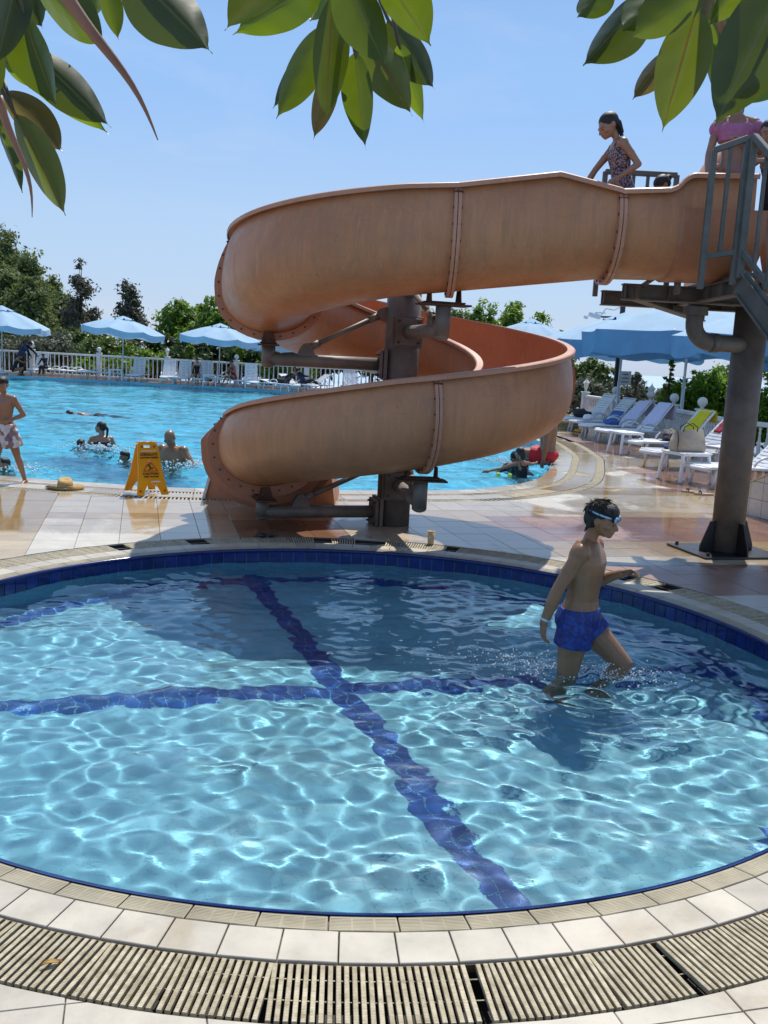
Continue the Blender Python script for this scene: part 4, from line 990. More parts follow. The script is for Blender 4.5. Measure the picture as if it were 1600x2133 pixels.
# ------------------------------------------------------------------ parasols
def parasol(loc, R_, z_edge, rise, n, label, group, rot=0.0, val=.30, sag=.10, vent=True, pole_r=.022, square=False, tilt=0.0, wav=.05):
    t_ = tag(empty('parasol', loc, rot), label, 'parasol', group); rg = random.Random(int(loc[0] * 77 + loc[1] * 13)); e = t_
    ang = [2 * math.pi * (k + .5) / n for k in range(n)]; NS_, NRr = 6, 7
    def edge(a):                          # straight edges between rib ends
        k = int((a / (2 * math.pi) * n - .5) % n); a0 = 2 * math.pi * (k + .5) / n; f = ((a - a0) % (2 * math.pi)) / (2 * math.pi / n); A0 = Vector((math.cos(a0), math.sin(a0))); a1 = a0 + 2 * math.pi / n; A1 = Vector((math.cos(a1), math.sin(a1)))
        q = A0.lerp(A1, f); return q, f
    vs, fs = [], []; M_ = n * NS_
    for r in range(NRr + 1):
        u = .14 + .86 * r / NRr
        for k in range(M_):
            a = 2 * math.pi * (.5 / n) + 2 * math.pi * k / M_; q, f = edge(a); bow = math.sin(math.pi * f)
            z = z_edge + rise * (1 - u) ** 1.0 + rise * .10 * math.sin(math.pi * u) - sag * bow * u * .6 + .02 * noise.noise(Vector((q.x * 3 * u + loc[0], q.y * 3 * u, loc[1])))
            rad_ = R_ * u * (1 - .035 * bow * u); vs.append((q.x * rad_, q.y * rad_, z + tilt * q.x * rad_))
    for r in range(NRr):
        for k in range(M_): fs.append((r * M_ + k, r * M_ + (k + 1) % M_, (r + 1) * M_ + (k + 1) % M_, (r + 1) * M_ + k))
    g = G(); g.add(vs, fs, True); top = g.build('canopy', M.canopy, e)
    # valance: hangs from the edge with folds
    g = G(); vs2 = []
    base = vs[NRr * M_:]
    for lvl in range(4):
        u = lvl / 3
        for k, b_ in enumerate(base):
            q = Vector((b_[0], b_[1], 0)).normalized(); w = wav * math.sin(k * 1.9 + loc[0]) * u + .03 * math.sin(k * .7 + loc[1]) * u; cut = 0
            vs2.append((b_[0] + q.x * w, b_[1] + q.y * w, b_[2] - val * u * (1 + .12 * math.sin(k * 2 * math.pi / NS_ / 1.0))))
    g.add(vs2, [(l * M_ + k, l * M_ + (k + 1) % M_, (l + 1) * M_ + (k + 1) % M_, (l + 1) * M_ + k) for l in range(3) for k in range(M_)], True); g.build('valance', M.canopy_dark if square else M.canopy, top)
    if vent:
        g = G(); vv = []; m_ = 3
        for r, (u, zz) in enumerate(((.015, rise * 1.13), (.14, rise * .99), (.25, rise * .865))):
            for k in range(M_):
                a = 2 * math.pi * (.5 / n) + 2 * math.pi * k / M_; q, f = edge(a); vv.append((q.x * R_ * u, q.y * R_ * u, z_edge + zz - (.03 * math.sin(math.pi * f) if r == 2 else 0)))
        g.add(vv, [(l * M_ + k, l * M_ + (k + 1) % M_, (l + 1) * M_ + (k + 1) % M_, (l + 1) * M_ + k) for l in range(2) for k in range(M_)], True); g.build('vent_cap', M.canopy, e)
        for k in range(n):
            a = ang[k] + math.pi / n; u = .30; q = Vector((math.cos(a) * R_ * u * math.cos(math.pi / n), math.sin(a) * R_ * u * math.cos(math.pi / n), z_edge + rise * .80)); g = G()
            dd = Vector((-math.sin(a), math.cos(a), 0)); rr_ = Vector((math.cos(a), math.sin(a), 0)); s = .055 * R_ / 1.8
            g.add([q - dd * s, q + dd * s, q + dd * .2 * s - rr_ * s * .6 + Vector((0, 0, s * 1.3)), q - dd * .2 * s - rr_ * s * .6 + Vector((0, 0, s * 1.3))], [(0, 1, 2, 3)]); g.build('vent_tab', M.navy, top)
    g = G(); g.tube([(0, 0, 0), (0, 0, z_edge + rise * 1.02)], pole_r, 10); g.tube([(0, 0, .0), (0, 0, z_edge * .55)], pole_r * 1.35, 10); g.build('pole', M.pole, e)
    for a in ang:
        g = G(); g.bar((0, 0, z_edge + rise * .96), (math.cos(a) * R_ * .985, math.sin(a) * R_ * .985, z_edge + .005 + tilt * math.cos(a) * R_), .014, .02); g.build('rib', M.pole, e)
    g = G(); g.lathe([(.26, .002), (.27, .05), (.22, .10), (.06, .13), (.045, .30)], (0, 0, 0), 18, smooth=False); g.build('base', M.old_plastic, e)
    return t_
FG = 'light blue parasols round the swimming pool'
def far_parasol(px_pole, Y, z_edge, rise, R_, label, rot=0.2, tilt=0.0):
    p = upright(px_pole, 760, Y); return parasol((p.x, Y, 0), R_, z_edge, rise, 8, label, FG, rot, .26, .16, tilt=tilt)
far_parasol(5, 43.4, 2.20, .78, 2.1, 'light blue parasol at the far left corner above the bending person', .1, -.03)
far_parasol(256, 43.2, 2.26, .56, 1.95, 'middle light blue parasol of the three beyond the swimming pool', .35, -.09)
far_parasol(457, 42.6, 2.12, .58, 1.9, 'light blue parasol beyond the swimming pool nearest the slide', .2, -.05)
far_parasol(1100, 31.5, 2.55, .55, 1.5, 'small light blue parasol just visible behind the rim of the slide', .2)
far_parasol(590, 45.0, 2.0, .85, 1.9, 'shaded parasol behind the slide coil near the reclining couple', .2)
# large parasols on the right
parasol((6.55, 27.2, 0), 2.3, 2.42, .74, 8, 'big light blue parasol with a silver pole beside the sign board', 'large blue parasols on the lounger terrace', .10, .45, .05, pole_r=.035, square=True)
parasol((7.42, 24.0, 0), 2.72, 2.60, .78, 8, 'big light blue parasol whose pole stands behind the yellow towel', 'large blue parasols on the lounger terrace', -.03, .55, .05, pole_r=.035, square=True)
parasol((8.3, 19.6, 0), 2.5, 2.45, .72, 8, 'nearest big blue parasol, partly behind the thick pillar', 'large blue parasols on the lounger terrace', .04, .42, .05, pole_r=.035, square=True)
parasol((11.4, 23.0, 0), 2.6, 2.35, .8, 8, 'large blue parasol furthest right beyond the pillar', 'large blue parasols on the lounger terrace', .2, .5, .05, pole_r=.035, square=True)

# ------------------------------------------------------------------ moulded plastic loungers (head towards +y of their own frame)
def lounger(loc, rz, back, label, group, mat=None, detail=True):
    mat = mat or M.white_plastic; t_ = tag(empty('sun_lounger', loc, rz), label, 'sun lounger', group); W = .62; h = .30
    g = G()
    for s in (-1, 1): g.tube([(s * .30, -.95, h - .03), (s * .31, -.93, h), (s * .31, -.2, h), (s * .31, .35, h), (s * .31, .92, h - .02)], .026, 8)
    g.tube([(-.30, -.95, h - .03), (0, -.99, h - .03), (.30, -.95, h - .03)], .034, 8); g.bar((-.3, .9, h - .02), (.3, .9, h - .02), .05, .04)
    g.build('frame', mat, t_)
    g = G()
    for k in range(13): y = -.90 + k * .082; g.box((0, y, h + .004), (.56, .068, .016), None, .004)
    for s in (-.26, 0, .26): g.bar((s, -.93, h - .008), (s, .12, h - .008), .03, .015)
    g.build('seat', mat, t_)
    ca, sa = math.cos(back), math.sin(back); B0 = Vector((0, .14, h + .01)); g = G()
    for k in range(11):
        u = .03 + k * .073; p = B0 + Vector((0, ca * u, sa * u)); g.box(p, (.56 - .02 * max(0, k - 8), .058, .014), Matrix.Rotation(back, 3, 'X'), .004)
    for s in (-.27, .27): g.bar(B0 + Vector((s, 0, -.005)), B0 + Vector((s * .93, ca * .83, sa * .83 - .005)), .035, .022, bev=.004)
    g.bar(B0 + Vector((-.25, ca * .82, sa * .82)), B0 + Vector((.25, ca * .82, sa * .82)), .05, .022, bev=.005)
    g.build('backrest', mat, t_)
    if back > .2: g = G(); g.bar((-.2, .14 + ca * .5, h + sa * .5), (-.2, .14 + ca * .78, h - .02), .025, .02); g.bar((.2, .14 + ca * .5, h + sa * .5), (.2, .14 + ca * .78, h - .02), .025, .02); g.bar((-.2, .14 + ca * .78, h - .02), (.2, .14 + ca * .78, h - .02), .02, .02); g.build('back_stay', mat, t_)
    for s in (-1, 1):
        g = G(); pts = []
        for k in range(9): a = math.pi * (.08 + .84 * k / 8); pts.append((s * .325, .03 - .26 * math.cos(a), h - .01 + .19 * math.sin(a)))
        g.tube(pts, .020, 8); g.build('armrest', mat, t_)
    for s in (-1, 1):
        for y, dy in ((-.82, -.05), (-.42, .06), (.62, .08)):
            g = G(); g.tube([(s * .29, y, h - .01), (s * .295, y + dy * .3, .16), (s * .285, y + dy, .0)], [.032, .024, .028], 8); g.build('leg', mat, t_)
    return t_
FL = 'white loungers on the far side of the pool'; RL = 'white loungers lined up at the right'
def far_lounger(px, Y, back, label, rz=math.pi, **k):
    p = upright(px, 770, Y); return lounger((p.x, Y, 0), rz * 1.0, back, label, FL, **k)
far_lounger(84, 43.9, 1.15, 'upright white lounger beside the bending person in navy', 0.05)
far_lounger(127, 43.6, .05, 'flat white lounger right of the seated child on the far side', 1.3)
far_lounger(158, 43.4, .05, 'flat white lounger under the middle far parasol, left of the post', 1.45)
far_lounger(208, 43.2, .10, 'flat grey lounger just right of the balustrade post with a lamp', 1.5, mat=M.old_plastic)
far_lounger(287, 43.1, 1.2, 'upright lounger with a purple towel across its seat', 0.0, mat=M.old_plastic)
far_lounger(352, 42.8, 1.0, 'brightly lit upright white lounger between two shaded ones', 0.15)
far_lounger(383, 42.7, 1.25, 'tall shaded lounger left of the sitting woman in black', 0.0, mat=M.old_plastic)
far_lounger(426, 42.8, 1.25, 'shaded lounger immediately right of the sitting woman in black', -.05, mat=M.old_plastic)
far_lounger(468, 42.5, .1, 'flat lounger under the woman in the wine red top', 1.3)
far_lounger(524, 42.1, 1.15, 'white lounger standing alone left of the reclining couple', .2)
far_lounger(583, 40.9, .15, 'flat lounger under the person lying in a checked shirt', .9)
far_lounger(620, 41.6, .5, 'lounger under the person in dark clothes beyond the slide', 1.0, mat=M.old_plastic)
far_lounger(650, 42.0, .6, 'half raised grey lounger seen under the slide arm', -1.0, mat=M.old_plastic)
far_lounger(735, 42.4, 1.0, 'white lounger glimpsed between the slide arm and lower coil', .3, mat=M.old_plastic)
def low_table(px, py, Y, label, rz=.2, mat=None, s=.46, h=.42, at_=None):
    p = at_ or upright(px, py, Y); t_ = tag(empty('side_table', (p[0], p[1], 0), rz), label, 'side table', 'white plastic side tables'); mat = mat or M.white_plastic; g = G()
    g.box((0, 0, h - .012), (s, s, .024), None, .008); g.box((0, 0, h - .035), (s - .05, s - .05, .03), None, .004); g.build('table_top', mat, t_)
    for a in (-1, 1):
        for b in (-1, 1): g = G(); g.bar((a * (s / 2 - .04), b * (s / 2 - .04), h - .03), (a * (s / 2 + .005), b * (s / 2 + .005), 0), .05, .05, (0, 1, 0), .012); g.build('leg', mat, t_)
    return t_
low_table(242, 770, 42.6, 'white side table in front of the middle far parasol pole', s=.55, h=.5)
low_table(436, 790, 42.0, 'white side table by the pole of the parasol nearest the slide', s=.55, h=.5)
# right-hand row: feet towards the pool, heads against the balustrade
def right_lounger(px, py, label, rz=-1.25, back=.85, **k):
    p = ground(px, py); d = Vector((-math.sin(rz), math.cos(rz), 0)); c_ = p + d * .85; return lounger((c_.x, c_.y, 0), rz, back, label, RL, **k)
RLN = [right_lounger(1172, 893, 'empty white lounger furthest away at the right, black bag on its seat', -1.15, .95),
       right_lounger(1203, 900, 'second furthest right lounger, pale sun hat on its foot end', -1.2, .85, mat=M.old_plastic),
       right_lounger(1226, 910, 'lounger with a lilac towel hanging over its raised back, further one', -1.2, .8),
       right_lounger(1262, 923, 'lounger with a lilac white towel beside the parasol pole', -1.2, .85),
       right_lounger(1325, 950, 'lounger with the bright yellow towel over its back', -1.25, .85),
       right_lounger(1362, 975, 'lounger behind the table that carries the beige bag', -1.25, .8, mat=M.old_plastic),
       right_lounger(1462, 1012, 'nearest white lounger, foot end beside the thick pillar', -1.3, .8)]
low_table(0, 0, 0, 'white plastic table carrying the beige canvas bag', .35, s=.55, h=.46, at_=ground(1424, 1002))
low_table(0, 0, 0, 'low white table among the loungers left of the yellow towel', .3, s=.50, h=.44, at_=ground(1302, 945))
low_table(0, 0, 0, 'white table half hidden behind the thick pillar', .35, s=.50, h=.46, at_=ground(1500, 985), mat=M.old_plastic)

def towel(lg, mat, label, u0=.30, u1=.90, width=.5, back=.85, xoff=0.0, group=None, fall=.35):
    """a towel lying over the back of a lounger and down behind it"""
    h = .30; ca, sa = math.cos(back), math.sin(back); n = 14; vs = []; W_ = 8; rg = random.Random(hash(label) % 999); rows = []
    Mw = lg.matrix_basis
    for k in range(n + 1):
        u = u0 + (u1 - u0 + fall) * k / n
        if u <= .86: p = (.14 + ca * u - sa * .022, h + sa * u + ca * .022)
        else: e = u - .86; p = (.14 + ca * .86 + .02 + .05 * min(1, e * 8), h + sa * .86 + .02 - e)
        for j in range(W_ + 1):
            x = xoff + (j / W_ - .5) * width * (1 + .06 * math.sin(k * .7)); f = .012 * math.sin(j * 2.1 + k * .5) + .008 * math.sin(k * 1.7); q = Vector((x, p[0] - sa * f, p[1] + ca * abs(f))); rows.append(q)
    o = bpy.data.objects.new('towel', None); bpy.data.objects.remove(o)
    g = G(); m = W_ + 1; g.add(rows, [(k * m + j, k * m + j + 1, (k + 1) * m + j + 1, (k + 1) * m + j) for k in range(n) for j in range(W_)], True)
    c0 = Mw.to_translation(); o = g.build('towel', mat); o.location = lg.location; o.rotation_euler = lg.rotation_euler
    md = o.modifiers.new('thickness', 'SOLIDIFY'); md.thickness = .006
    tag(o, label, 'towel', group); return o
towel(RLN[2], M.towel_white, 'lilac white towel over the third right lounger from the back', back=.8, u0=.1)
towel(RLN[3], M.towel_white, 'lilac white towel nearest the silver parasol pole', u0=.15)
towel(RLN[4], M.towel_yellow, 'bright yellow towel draped over a lounger back', u0=.25, width=.42, fall=.22)
towel(RLN[5], M.towel_red, 'dark red towel hanging over a raised lounger back', u0=.45, width=.18, back=.8, xoff=-.1, fall=.2)
towel(RLN[1], M.towel_blue, 'blue towel lying low on the second right lounger', u0=-.02, u1=.35, fall=0, back=.85)
def heap(name, c_, r, mat, label, cat, seed=0):
    g = G(); g.ball((0, 0, r[2] * .8), r, n=22, m=12); o = g.build(name, mat); o.location = c_
    for v in o.data.vertices:
        k = 1 + .28 * noise.noise(v.co * 7 + Vector((seed, 0, 0))) + .12 * noise.noise(v.co * 17); v.co = Vector((v.co.x * k, v.co.y * k, max(0.002, v.co.z * k)))
    tag(o, label, cat); return o
def on_lounger(lg, x, y, z=.318): return lg.matrix_basis @ Vector((x, y, 0)) + Vector((0, 0, z))
for lg in RLN: pass
bpy.context.view_layer.update()
heap('bag', on_lounger(RLN[0], 0, -.25), (.24, .32, .12), M.bag_black, 'crumpled black bag lying on the furthest right lounger', 'bag', 1)
heap('sun_hat', on_lounger(RLN[1], .05, -.6), (.15, .15, .09), M.white_plastic, 'pale brimmed cloth hat on the foot of a lounger', 'hat', 2)
heap('cloth', on_lounger(RLN[2], 0, -.2), (.25, .22, .07), M.towel_blue, 'dark blue bundle of clothes in front of a lilac towel', 'clothes', 3)
heap('cloth', on_lounger(RLN[4], .0, -.1), (.22, .3, .12), M.grey_print, 'patterned grey bundle in front of the yellow towel', 'clothes', 4)
heap('cloth', on_lounger(RLN[5], .0, -.45), (.22, .3, .08), M.navy_print, 'dark clothes spread on the lounger behind the beige bag', 'clothes', 5)
heap('float', ground(1207, 900) + Vector((0, 0, 0)), (.12, .22, .04), M.yellow, 'small yellow swim toy lying on the paving under the loungers', 'toy', 6)
# beige canvas bag on the white table
tb = ground(1424, 1002); bgp = tag(empty('canvas_bag', (tb.x, tb.y, .461), .35), 'beige canvas tote bag with dark trim standing on the white table', 'bag')
g = G(); vs = []
for z, w, d_ in ((0, .24, .10), (.04, .26, .12), (.20, .25, .09), (.33, .24, .03)):
    vs += [(-w, -d_, z), (w, -d_, z + (.02 if z > .3 else 0)), (w, d_, z), (-w, d_, z - (.015 if z > .3 else 0))]
g.add(vs, [(k * 4 + i, k * 4 + (i + 1) % 4, k * 4 + 4 + (i + 1) % 4, k * 4 + 4 + i) for k in range(3) for i in range(4)] + [(3, 2, 1, 0)], True); g.build('bag_body', M.bag, bgp)
for s in (-1, 1): g = G(); g.tube([(-.13, s * .04, .30), (-.12, s * .055, .38), (0, s * .07, .44), (.12, s * .055, .38), (.13, s * .04, .31)], .008, 6); g.build('handle', M.bag_black, bgp)
g = G(); g.tube([(-.255, -.11, .02), (-.25, -.10, .20), (-.24, -.04, .335)], .007, 6); g.build('piping', M.bag_black, bgp)
# sandals
for k, (px, py, a) in enumerate(((1440, 1026, 1.2), (1466, 1031, 1.35))):
    p = ground(px, py); sd = tag(empty('sandal', (p.x, p.y, 0), a), ['brown strap sandal lying left of its pair near the lounger', 'brown strap sandal lying nearer the thick pillar'][k], 'sandal', 'pair of brown sandals')
    out = [(.045 * math.cos(t) * (1.15 if math.sin(t) > 0 else .9), .135 * math.sin(t)) for t in [2 * math.pi * q / 20 for q in range(20)]]
    g = G(); g.prism(out, .002, .026, .004); g.build('sole', M.bag, sd)
    g = G(); g.tube([(-.045, .03, .02), (-.02, .05, .06), (.0, .07, .03)], .008, 6); g.tube([(.045, .03, .02), (.02, .05, .06), (.0, .07, .03)], .008, 6); g.build('strap', M.bag_black, sd)

# ------------------------------------------------------------------ lamp post with a camera, sign board
p = upright(1283, 800, 28.5); lp = tag(empty('lamp_post', (p.x, 28.5, 0)), 'slim dark post with a cross arm and floodlight above the parasols', 'lamp post'); top_z = upright(1293, 636, 28.5).z
g = G(); g.box((0, 0, top_z / 2), (.13, .13, top_z), None, .01); g.build('post', M.dark_post, lp)
za = upright(1285, 662, 28.5).z; g = G(); g.bar((-.9, 0, za), (.05, 0, za + .02), .05, .05); g.build('arm', M.dark_post, lp)
g = G(); g.box((-.82, -.02, za + .03), (.36, .14, .13), Matrix.Rotation(.25, 3, 'Y'), .02); g.box((-.66, -.02, za + .12), (.3, .16, .03), None, .005); g.build('floodlight', M.old_plastic, lp)
g = G(); g.box((-1.08, -.05, za - .03), (.12, .1, .1), Matrix.Rotation(.3, 3, 'Y'), .02); g.build('camera_head', M.old_plastic, lp)
g = G(); g.tube([(-.0, 0, top_z - .02), (-.25, 0, top_z - .15), (-.5, 0, za + .25), (-.62, 0, za + .05)], .010, 5); g.build('cable', M.dark_post, lp)
p = upright(1300, 860, 27.6); bd = tag(empty('notice_board', (p.x, 27.6, 0), -.1), 'small pale notice board on a thin dark stake beside the lamp post', 'notice board'); zt = upright(1300, 773, 27.6).z; zb = upright(1300, 802, 27.6).z
g = G(); g.tube([(.02, 0, 0), (.02, 0, zb)], .018, 8); g.build('stake', M.dark_post, bd); g = G(); g.box((-.06, -.02, (zt + zb) / 2), (.33, .02, zt - zb), Matrix.Rotation(-.03, 3, 'Y'), .004); g.build('board', M.old_plastic, bd)
for k in range(3): g = G(); g.box((-.06, -.0315, (zt + zb) / 2 + (1 - k) * .11), (.20 - .04 * (k == 0), .002, .028)); g.build('printed_line', M.steel, bd)

# ------------------------------------------------------------------ wet floor sign (A frame)
sg = tag(empty('wet_floor_sign', (0, 0, 0)), 'yellow folding A frame wet floor sign with slipping figure', 'safety sign')
pf = ground(330, 1036); sg.location = (pf.x - .17, pf.y + .14, 0); sg.rotation_euler = (0, 0, rad(34)); sg.scale = (1.16, 1.0, .90)
SH, SP = .66, .215
outline = [(-.155, 0), (-.085, 0), (-.075, .05), (-.05, .115), (0, .14), (.05, .115), (.075, .05), (.085, 0), (.155, 0), (.118, .28), (.105, .56), (.095, .63), (.07, .655), (.045, .655), (.045, .665), (.02, .665), (.02, .655), (-.02, .655), (-.02, .665), (-.045, .665), (-.045, .655), (-.07, .655), (-.095, .63), (-.105, .56), (-.118, .28)]
def leafpanel(sgn):
    ang = math.atan2(SP, SH) * sgn; Rm_ = Matrix.Translation((0, 0, .655)) @ Matrix.Rotation(ang, 4, 'X') @ Matrix.Translation((0, 0, -.66))
    hole = [(-.042, .585), (.042, .585), (.042, .622), (-.042, .622)]
    b = bmesh.new(); ed = []
    for lp in (outline, hole):
        vs = [b.verts.new((q[0], 0, q[1])) for q in lp]; ed += [b.edges.new((vs[i], vs[(i + 1) % len(vs)])) for i in range(len(vs))]
    bmesh.ops.triangle_fill(b, use_beauty=True, use_dissolve=False, edges=ed)
    r = bmesh.ops.extrude_face_region(b, geom=b.faces[:]); bmesh.ops.translate(b, verts=[v for v in r['geom'] if isinstance(v, bmesh.types.BMVert)], vec=(0, .018 * sgn, 0)); bmesh.ops.recalc_face_normals(b, faces=b.faces)
    me = bpy.data.meshes.new('panel'); b.to_mesh(me); b.free(); me.materials.append(M.yellow); pn = link('panel', me, sg, Rm_)
    y = .0 if sgn < 0 else .0; yo = -.0012 - .018 if sgn < 0 else .0012 + .018
    # raised rim round the text field, white strip, red caps
    g = G()
    for a, c_ in (((-.088, .19), (-.076, .53)), ((.088, .19), (.076, .53)), ((-.088, .19), (.088, .19)), ((-.076, .53), (.076, .53))):
        g.bar((a[0], yo, a[1]), (c_[0], yo, c_[1]), .004, .004)
    g.build('field_rim', M.yellow, pn)
    g = G(); g.box((.04, yo * 1.05, .165), (.09, .002, .016)); g.box((0, yo * 1.05, .545), (.15, .002, .009)); tag(g.build('reflective_strip', M.white_plastic, pn), kind='stuff')
    for x, z in ((-.060, .60), (.060, .60), (-.118, .05), (.118, .05)):
        g = G(); g.tube([(x, yo * .8, z), (x, yo * 1.15, z)], .012, 12, True, False); g.build('red_cap', M.red, pn)
    return pn, yo
front, yo = leafpanel(-1); back_, yb = leafpanel(1)
def text(body, parent, x, z, y, size, mat, rotz=0.0, bold=0.0008):
    cu = bpy.data.curves.new('lettering', 'FONT'); cu.body = body; cu.size = size; cu.align_x = 'CENTER'; cu.align_y = 'CENTER'; cu.extrude = .0006; cu.offset = bold; cu.materials.append(mat)
    tmp = bpy.data.objects.new('tmp', cu); COL.objects.link(tmp); me = bpy.data.meshes.new_from_object(tmp.evaluated_get(bpy.context.evaluated_depsgraph_get())); bpy.data.objects.remove(tmp)
    o = link('lettering', me, parent); o['kind'] = 'stuff'; o.location = (x, y, z); o.rotation_euler = (math.pi / 2, 0, rotz); return o
yt = yo - .002
text('DİKKAT!', front, 0, .500, yt, .042, M.ink, bold=.0016); text('KAYGAN ZEMİN', front, 0, .462, yt, .024, M.ink, bold=.0011)
text('CAUTION', front, 0, .262, yt, .034, M.ink, bold=.0014); text('WET FLOOR', front, 0, .226, yt, .026, M.ink, bold=.0011)
tri = [(-.068, .295), (.068, .295), (0, .432)]
g = G()
for a, c_ in zip(tri, tri[1:] + tri[:1]): g.tube([(a[0], yt, a[1]), (c_[0], yt, c_[1])], .0042, 6)
g.build('warning_triangle', M.red_ink, front)
g = G()                                                   # the slipping man
for a, c_, r in (((-.022, .385), (-.004, .35), .0075), ((-.004, .35), (.020, .325), .006), ((.020, .325), (.034, .335), .004), ((-.004, .35), (.0, .318), .005), ((.0, .318), (-.02, .308), .004), ((-.018, .378), (.008, .388), .004), ((.008, .388), (.026, .378), .003), ((-.022, .375), (-.042, .355), .004), ((-.042, .355), (-.046, .335), .003)):
    g.tube([(a[0], yt, a[1]), (c_[0], yt, c_[1])], r, 6)
g.ball((-.014, yt, .402), (.009, .004, .009), n=10, m=6); g.build('slipping_figure', M.ink, front)
g = G(); g.tube([(-.11, 0, .655), (.11, 0, .655)], .007, 8); g.build('hinge', M.yellow, sg)

# ------------------------------------------------------------------ straw hat, paper cup, snorkel bits
hp_ = ground(136, 1017); hat = tag(empty('straw_hat', (hp_.x, hp_.y, 0), .3), 'yellow straw sun hat with a wide brim on the pool kerb', 'hat')
g = G(); prof = [(.215, .012), (.20, .004), (.15, .010), (.105, .016)]; g.lathe(prof, (0, 0, 0), 36)
for i, v in enumerate(g.v): a = math.atan2(v[1], v[0]); r = math.hypot(v[0], v[1]); g.v[i] = (v[0], v[1] * 1.02, v[2] + max(0, r - .12) * .12 * (math.sin(2 * a + .5) + 1) * .6)
g.build('brim', M.straw, hat)
g = G(); g.lathe([(.106, .012), (.100, .05), (.092, .085), (.075, .105), (.045, .100), (.015, .085), (.002, .083)], (0, 0, 0), 30)
for i, v in enumerate(g.v): g.v[i] = (v[0] * .86, v[1] * 1.05, v[2] + (.02 * v[1] / .1 if v[2] > .06 else 0))
cr = g.build('crown', M.straw, hat); g = G(); g.lathe([(.104, .014), (.102, .034)], (0, 0, 0), 30); g.v = [(a * .87, b * 1.06, c_) for a, b, c_ in g.v]; g.build('hat_band', M.bag, hat)
cp = ground(897, 1133); cup = tag(empty('paper_cup', (cp.x, cp.y, 0)), 'brown printed paper cup left on the paving by the drain', 'cup')
g = G(); g.lathe([(.026, .0), (.027, .002), (.036, .118), (.034, .118), (.0255, .006), (.001, .006)], (0, 0, 0), 24); cb = g.build('cup_body', M.cup, cup)
g = G(); rr = [(.0362 * math.cos(2 * math.pi * i / 24), .0362 * math.sin(2 * math.pi * i / 24), .118) for i in range(25)]; g.tube(rr, .0022, 6, False); g.build('lip', M.bag, cb)
pg = ground(556, 1120); gg_ = tag(empty('swim_goggles', (pg.x, pg.y, 0), .4), 'dark swim goggles dropped on the shaded tiles below the coil', 'goggles')
for s in (-1, 1): g = G(); g.ball((s * .035, 0, .018), (.032, .018, .018), n=12, m=8); g.build('eyepiece', M.dark_post, gg_)
g = G(); g.tube([(-.06, 0, .015), (-.10, .04, .008), (-.04, .09, .03), (.05, .08, .006), (.10, .03, .01), (.06, 0, .015)], .005, 6); g.build('strap', M.dark_post, gg_)

# ------------------------------------------------------------------ sloping tiled wall at the right
w0, w1 = ground(1484, 1055), ground(1640, 1094); dW = (w1 - w0); Lw = dW.length; dn = dW.normalized(); angw = math.atan2(dn.y, dn.x)
wl = tag(empty('tiled_wall', (w0.x, w0.y, 0), angw), 'white tiled wedge wall rising to the right beside the thick pillar', 'wall')
hA, hB = .11, .11 + Lw * .46
g = G(); g.add([(0, .03, 0), (Lw, .03, 0), (Lw, .03, hB), (0, .03, hA), (0, 1.2, 0), (Lw, 1.2, 0), (Lw, 1.2, hB), (0, 1.2, hA)], [(0, 1, 2, 3), (4, 7, 6, 5), (3, 2, 6, 7), (0, 3, 7, 4), (1, 5, 6, 2)]); g.build('wall_core', M.grout, wl)
ts = .21
for i in range(int(Lw / ts) + 1):
    x0_, x1_ = i * ts + .003, min(Lw, (i + 1) * ts - .003)
    for j in range(8):
        z0_, z1_ = j * ts + .003, (j + 1) * ts - .003; ta, tb_ = hA + (hB - hA) * x0_ / Lw, hA + (hB - hA) * x1_ / Lw
        if z0_ >= tb_: break
        poly = [(x0_, z0_), (x1_, z0_), (x1_, min(z1_, tb_))] + ([(x0_ + (x1_ - x0_) * max(0, (z1_ - ta)) / max(1e-6, tb_ - ta), z1_)] if ta < z1_ < tb_ else []) + [(x0_, max(z0_, min(z1_, ta)))]
        if len(set(poly)) < 3 or x1_ <= x0_: continue
        g = G(); g.plate([(a, .022, b) for a, b in poly], (0, 1, 0), .014); g.build('tile', M.wall_tile, wl)
for i in range(int(Lw / .3) + 1):
    x0_, x1_ = i * .3 + .002, min(Lw, (i + 1) * .3 - .002)
    if x1_ <= x0_: continue
    for k in range(3):
        g = G(); g.bar((x0_, .20 + k * .4, hA + (hB - hA) * x0_ / Lw + .009), (x1_, .20 + k * .4, hA + (hB - hA) * x1_ / Lw + .009), .394, .018, bev=.003); g.build('cap_tile', M.tile_white, wl)

fl = upright(110, 2012, 2.0); q = ground(108, 2010)
lf = tag(empty('dry_leaf', (q.x, q.y, .002), .6), 'curled dry brown leaf lying on the drain grating at the left', 'leaf')
g = G(); n = 8; vs = []
for i in range(n + 1):
    t_ = i / n; w = .009 * math.sin(math.pi * t_) ** .8
    for j in range(5): u = j / 2 - 1; vs.append(((t_ - .5) * .055, u * w, .003 + .006 * u * u + .004 * math.sin(t_ * 5)))
g.add(vs, [(i * 5 + j, i * 5 + j + 1, (i + 1) * 5 + j + 1, (i + 1) * 5 + j) for i in range(n) for j in range(4)], True); g.build('blade', M.straw, lf)
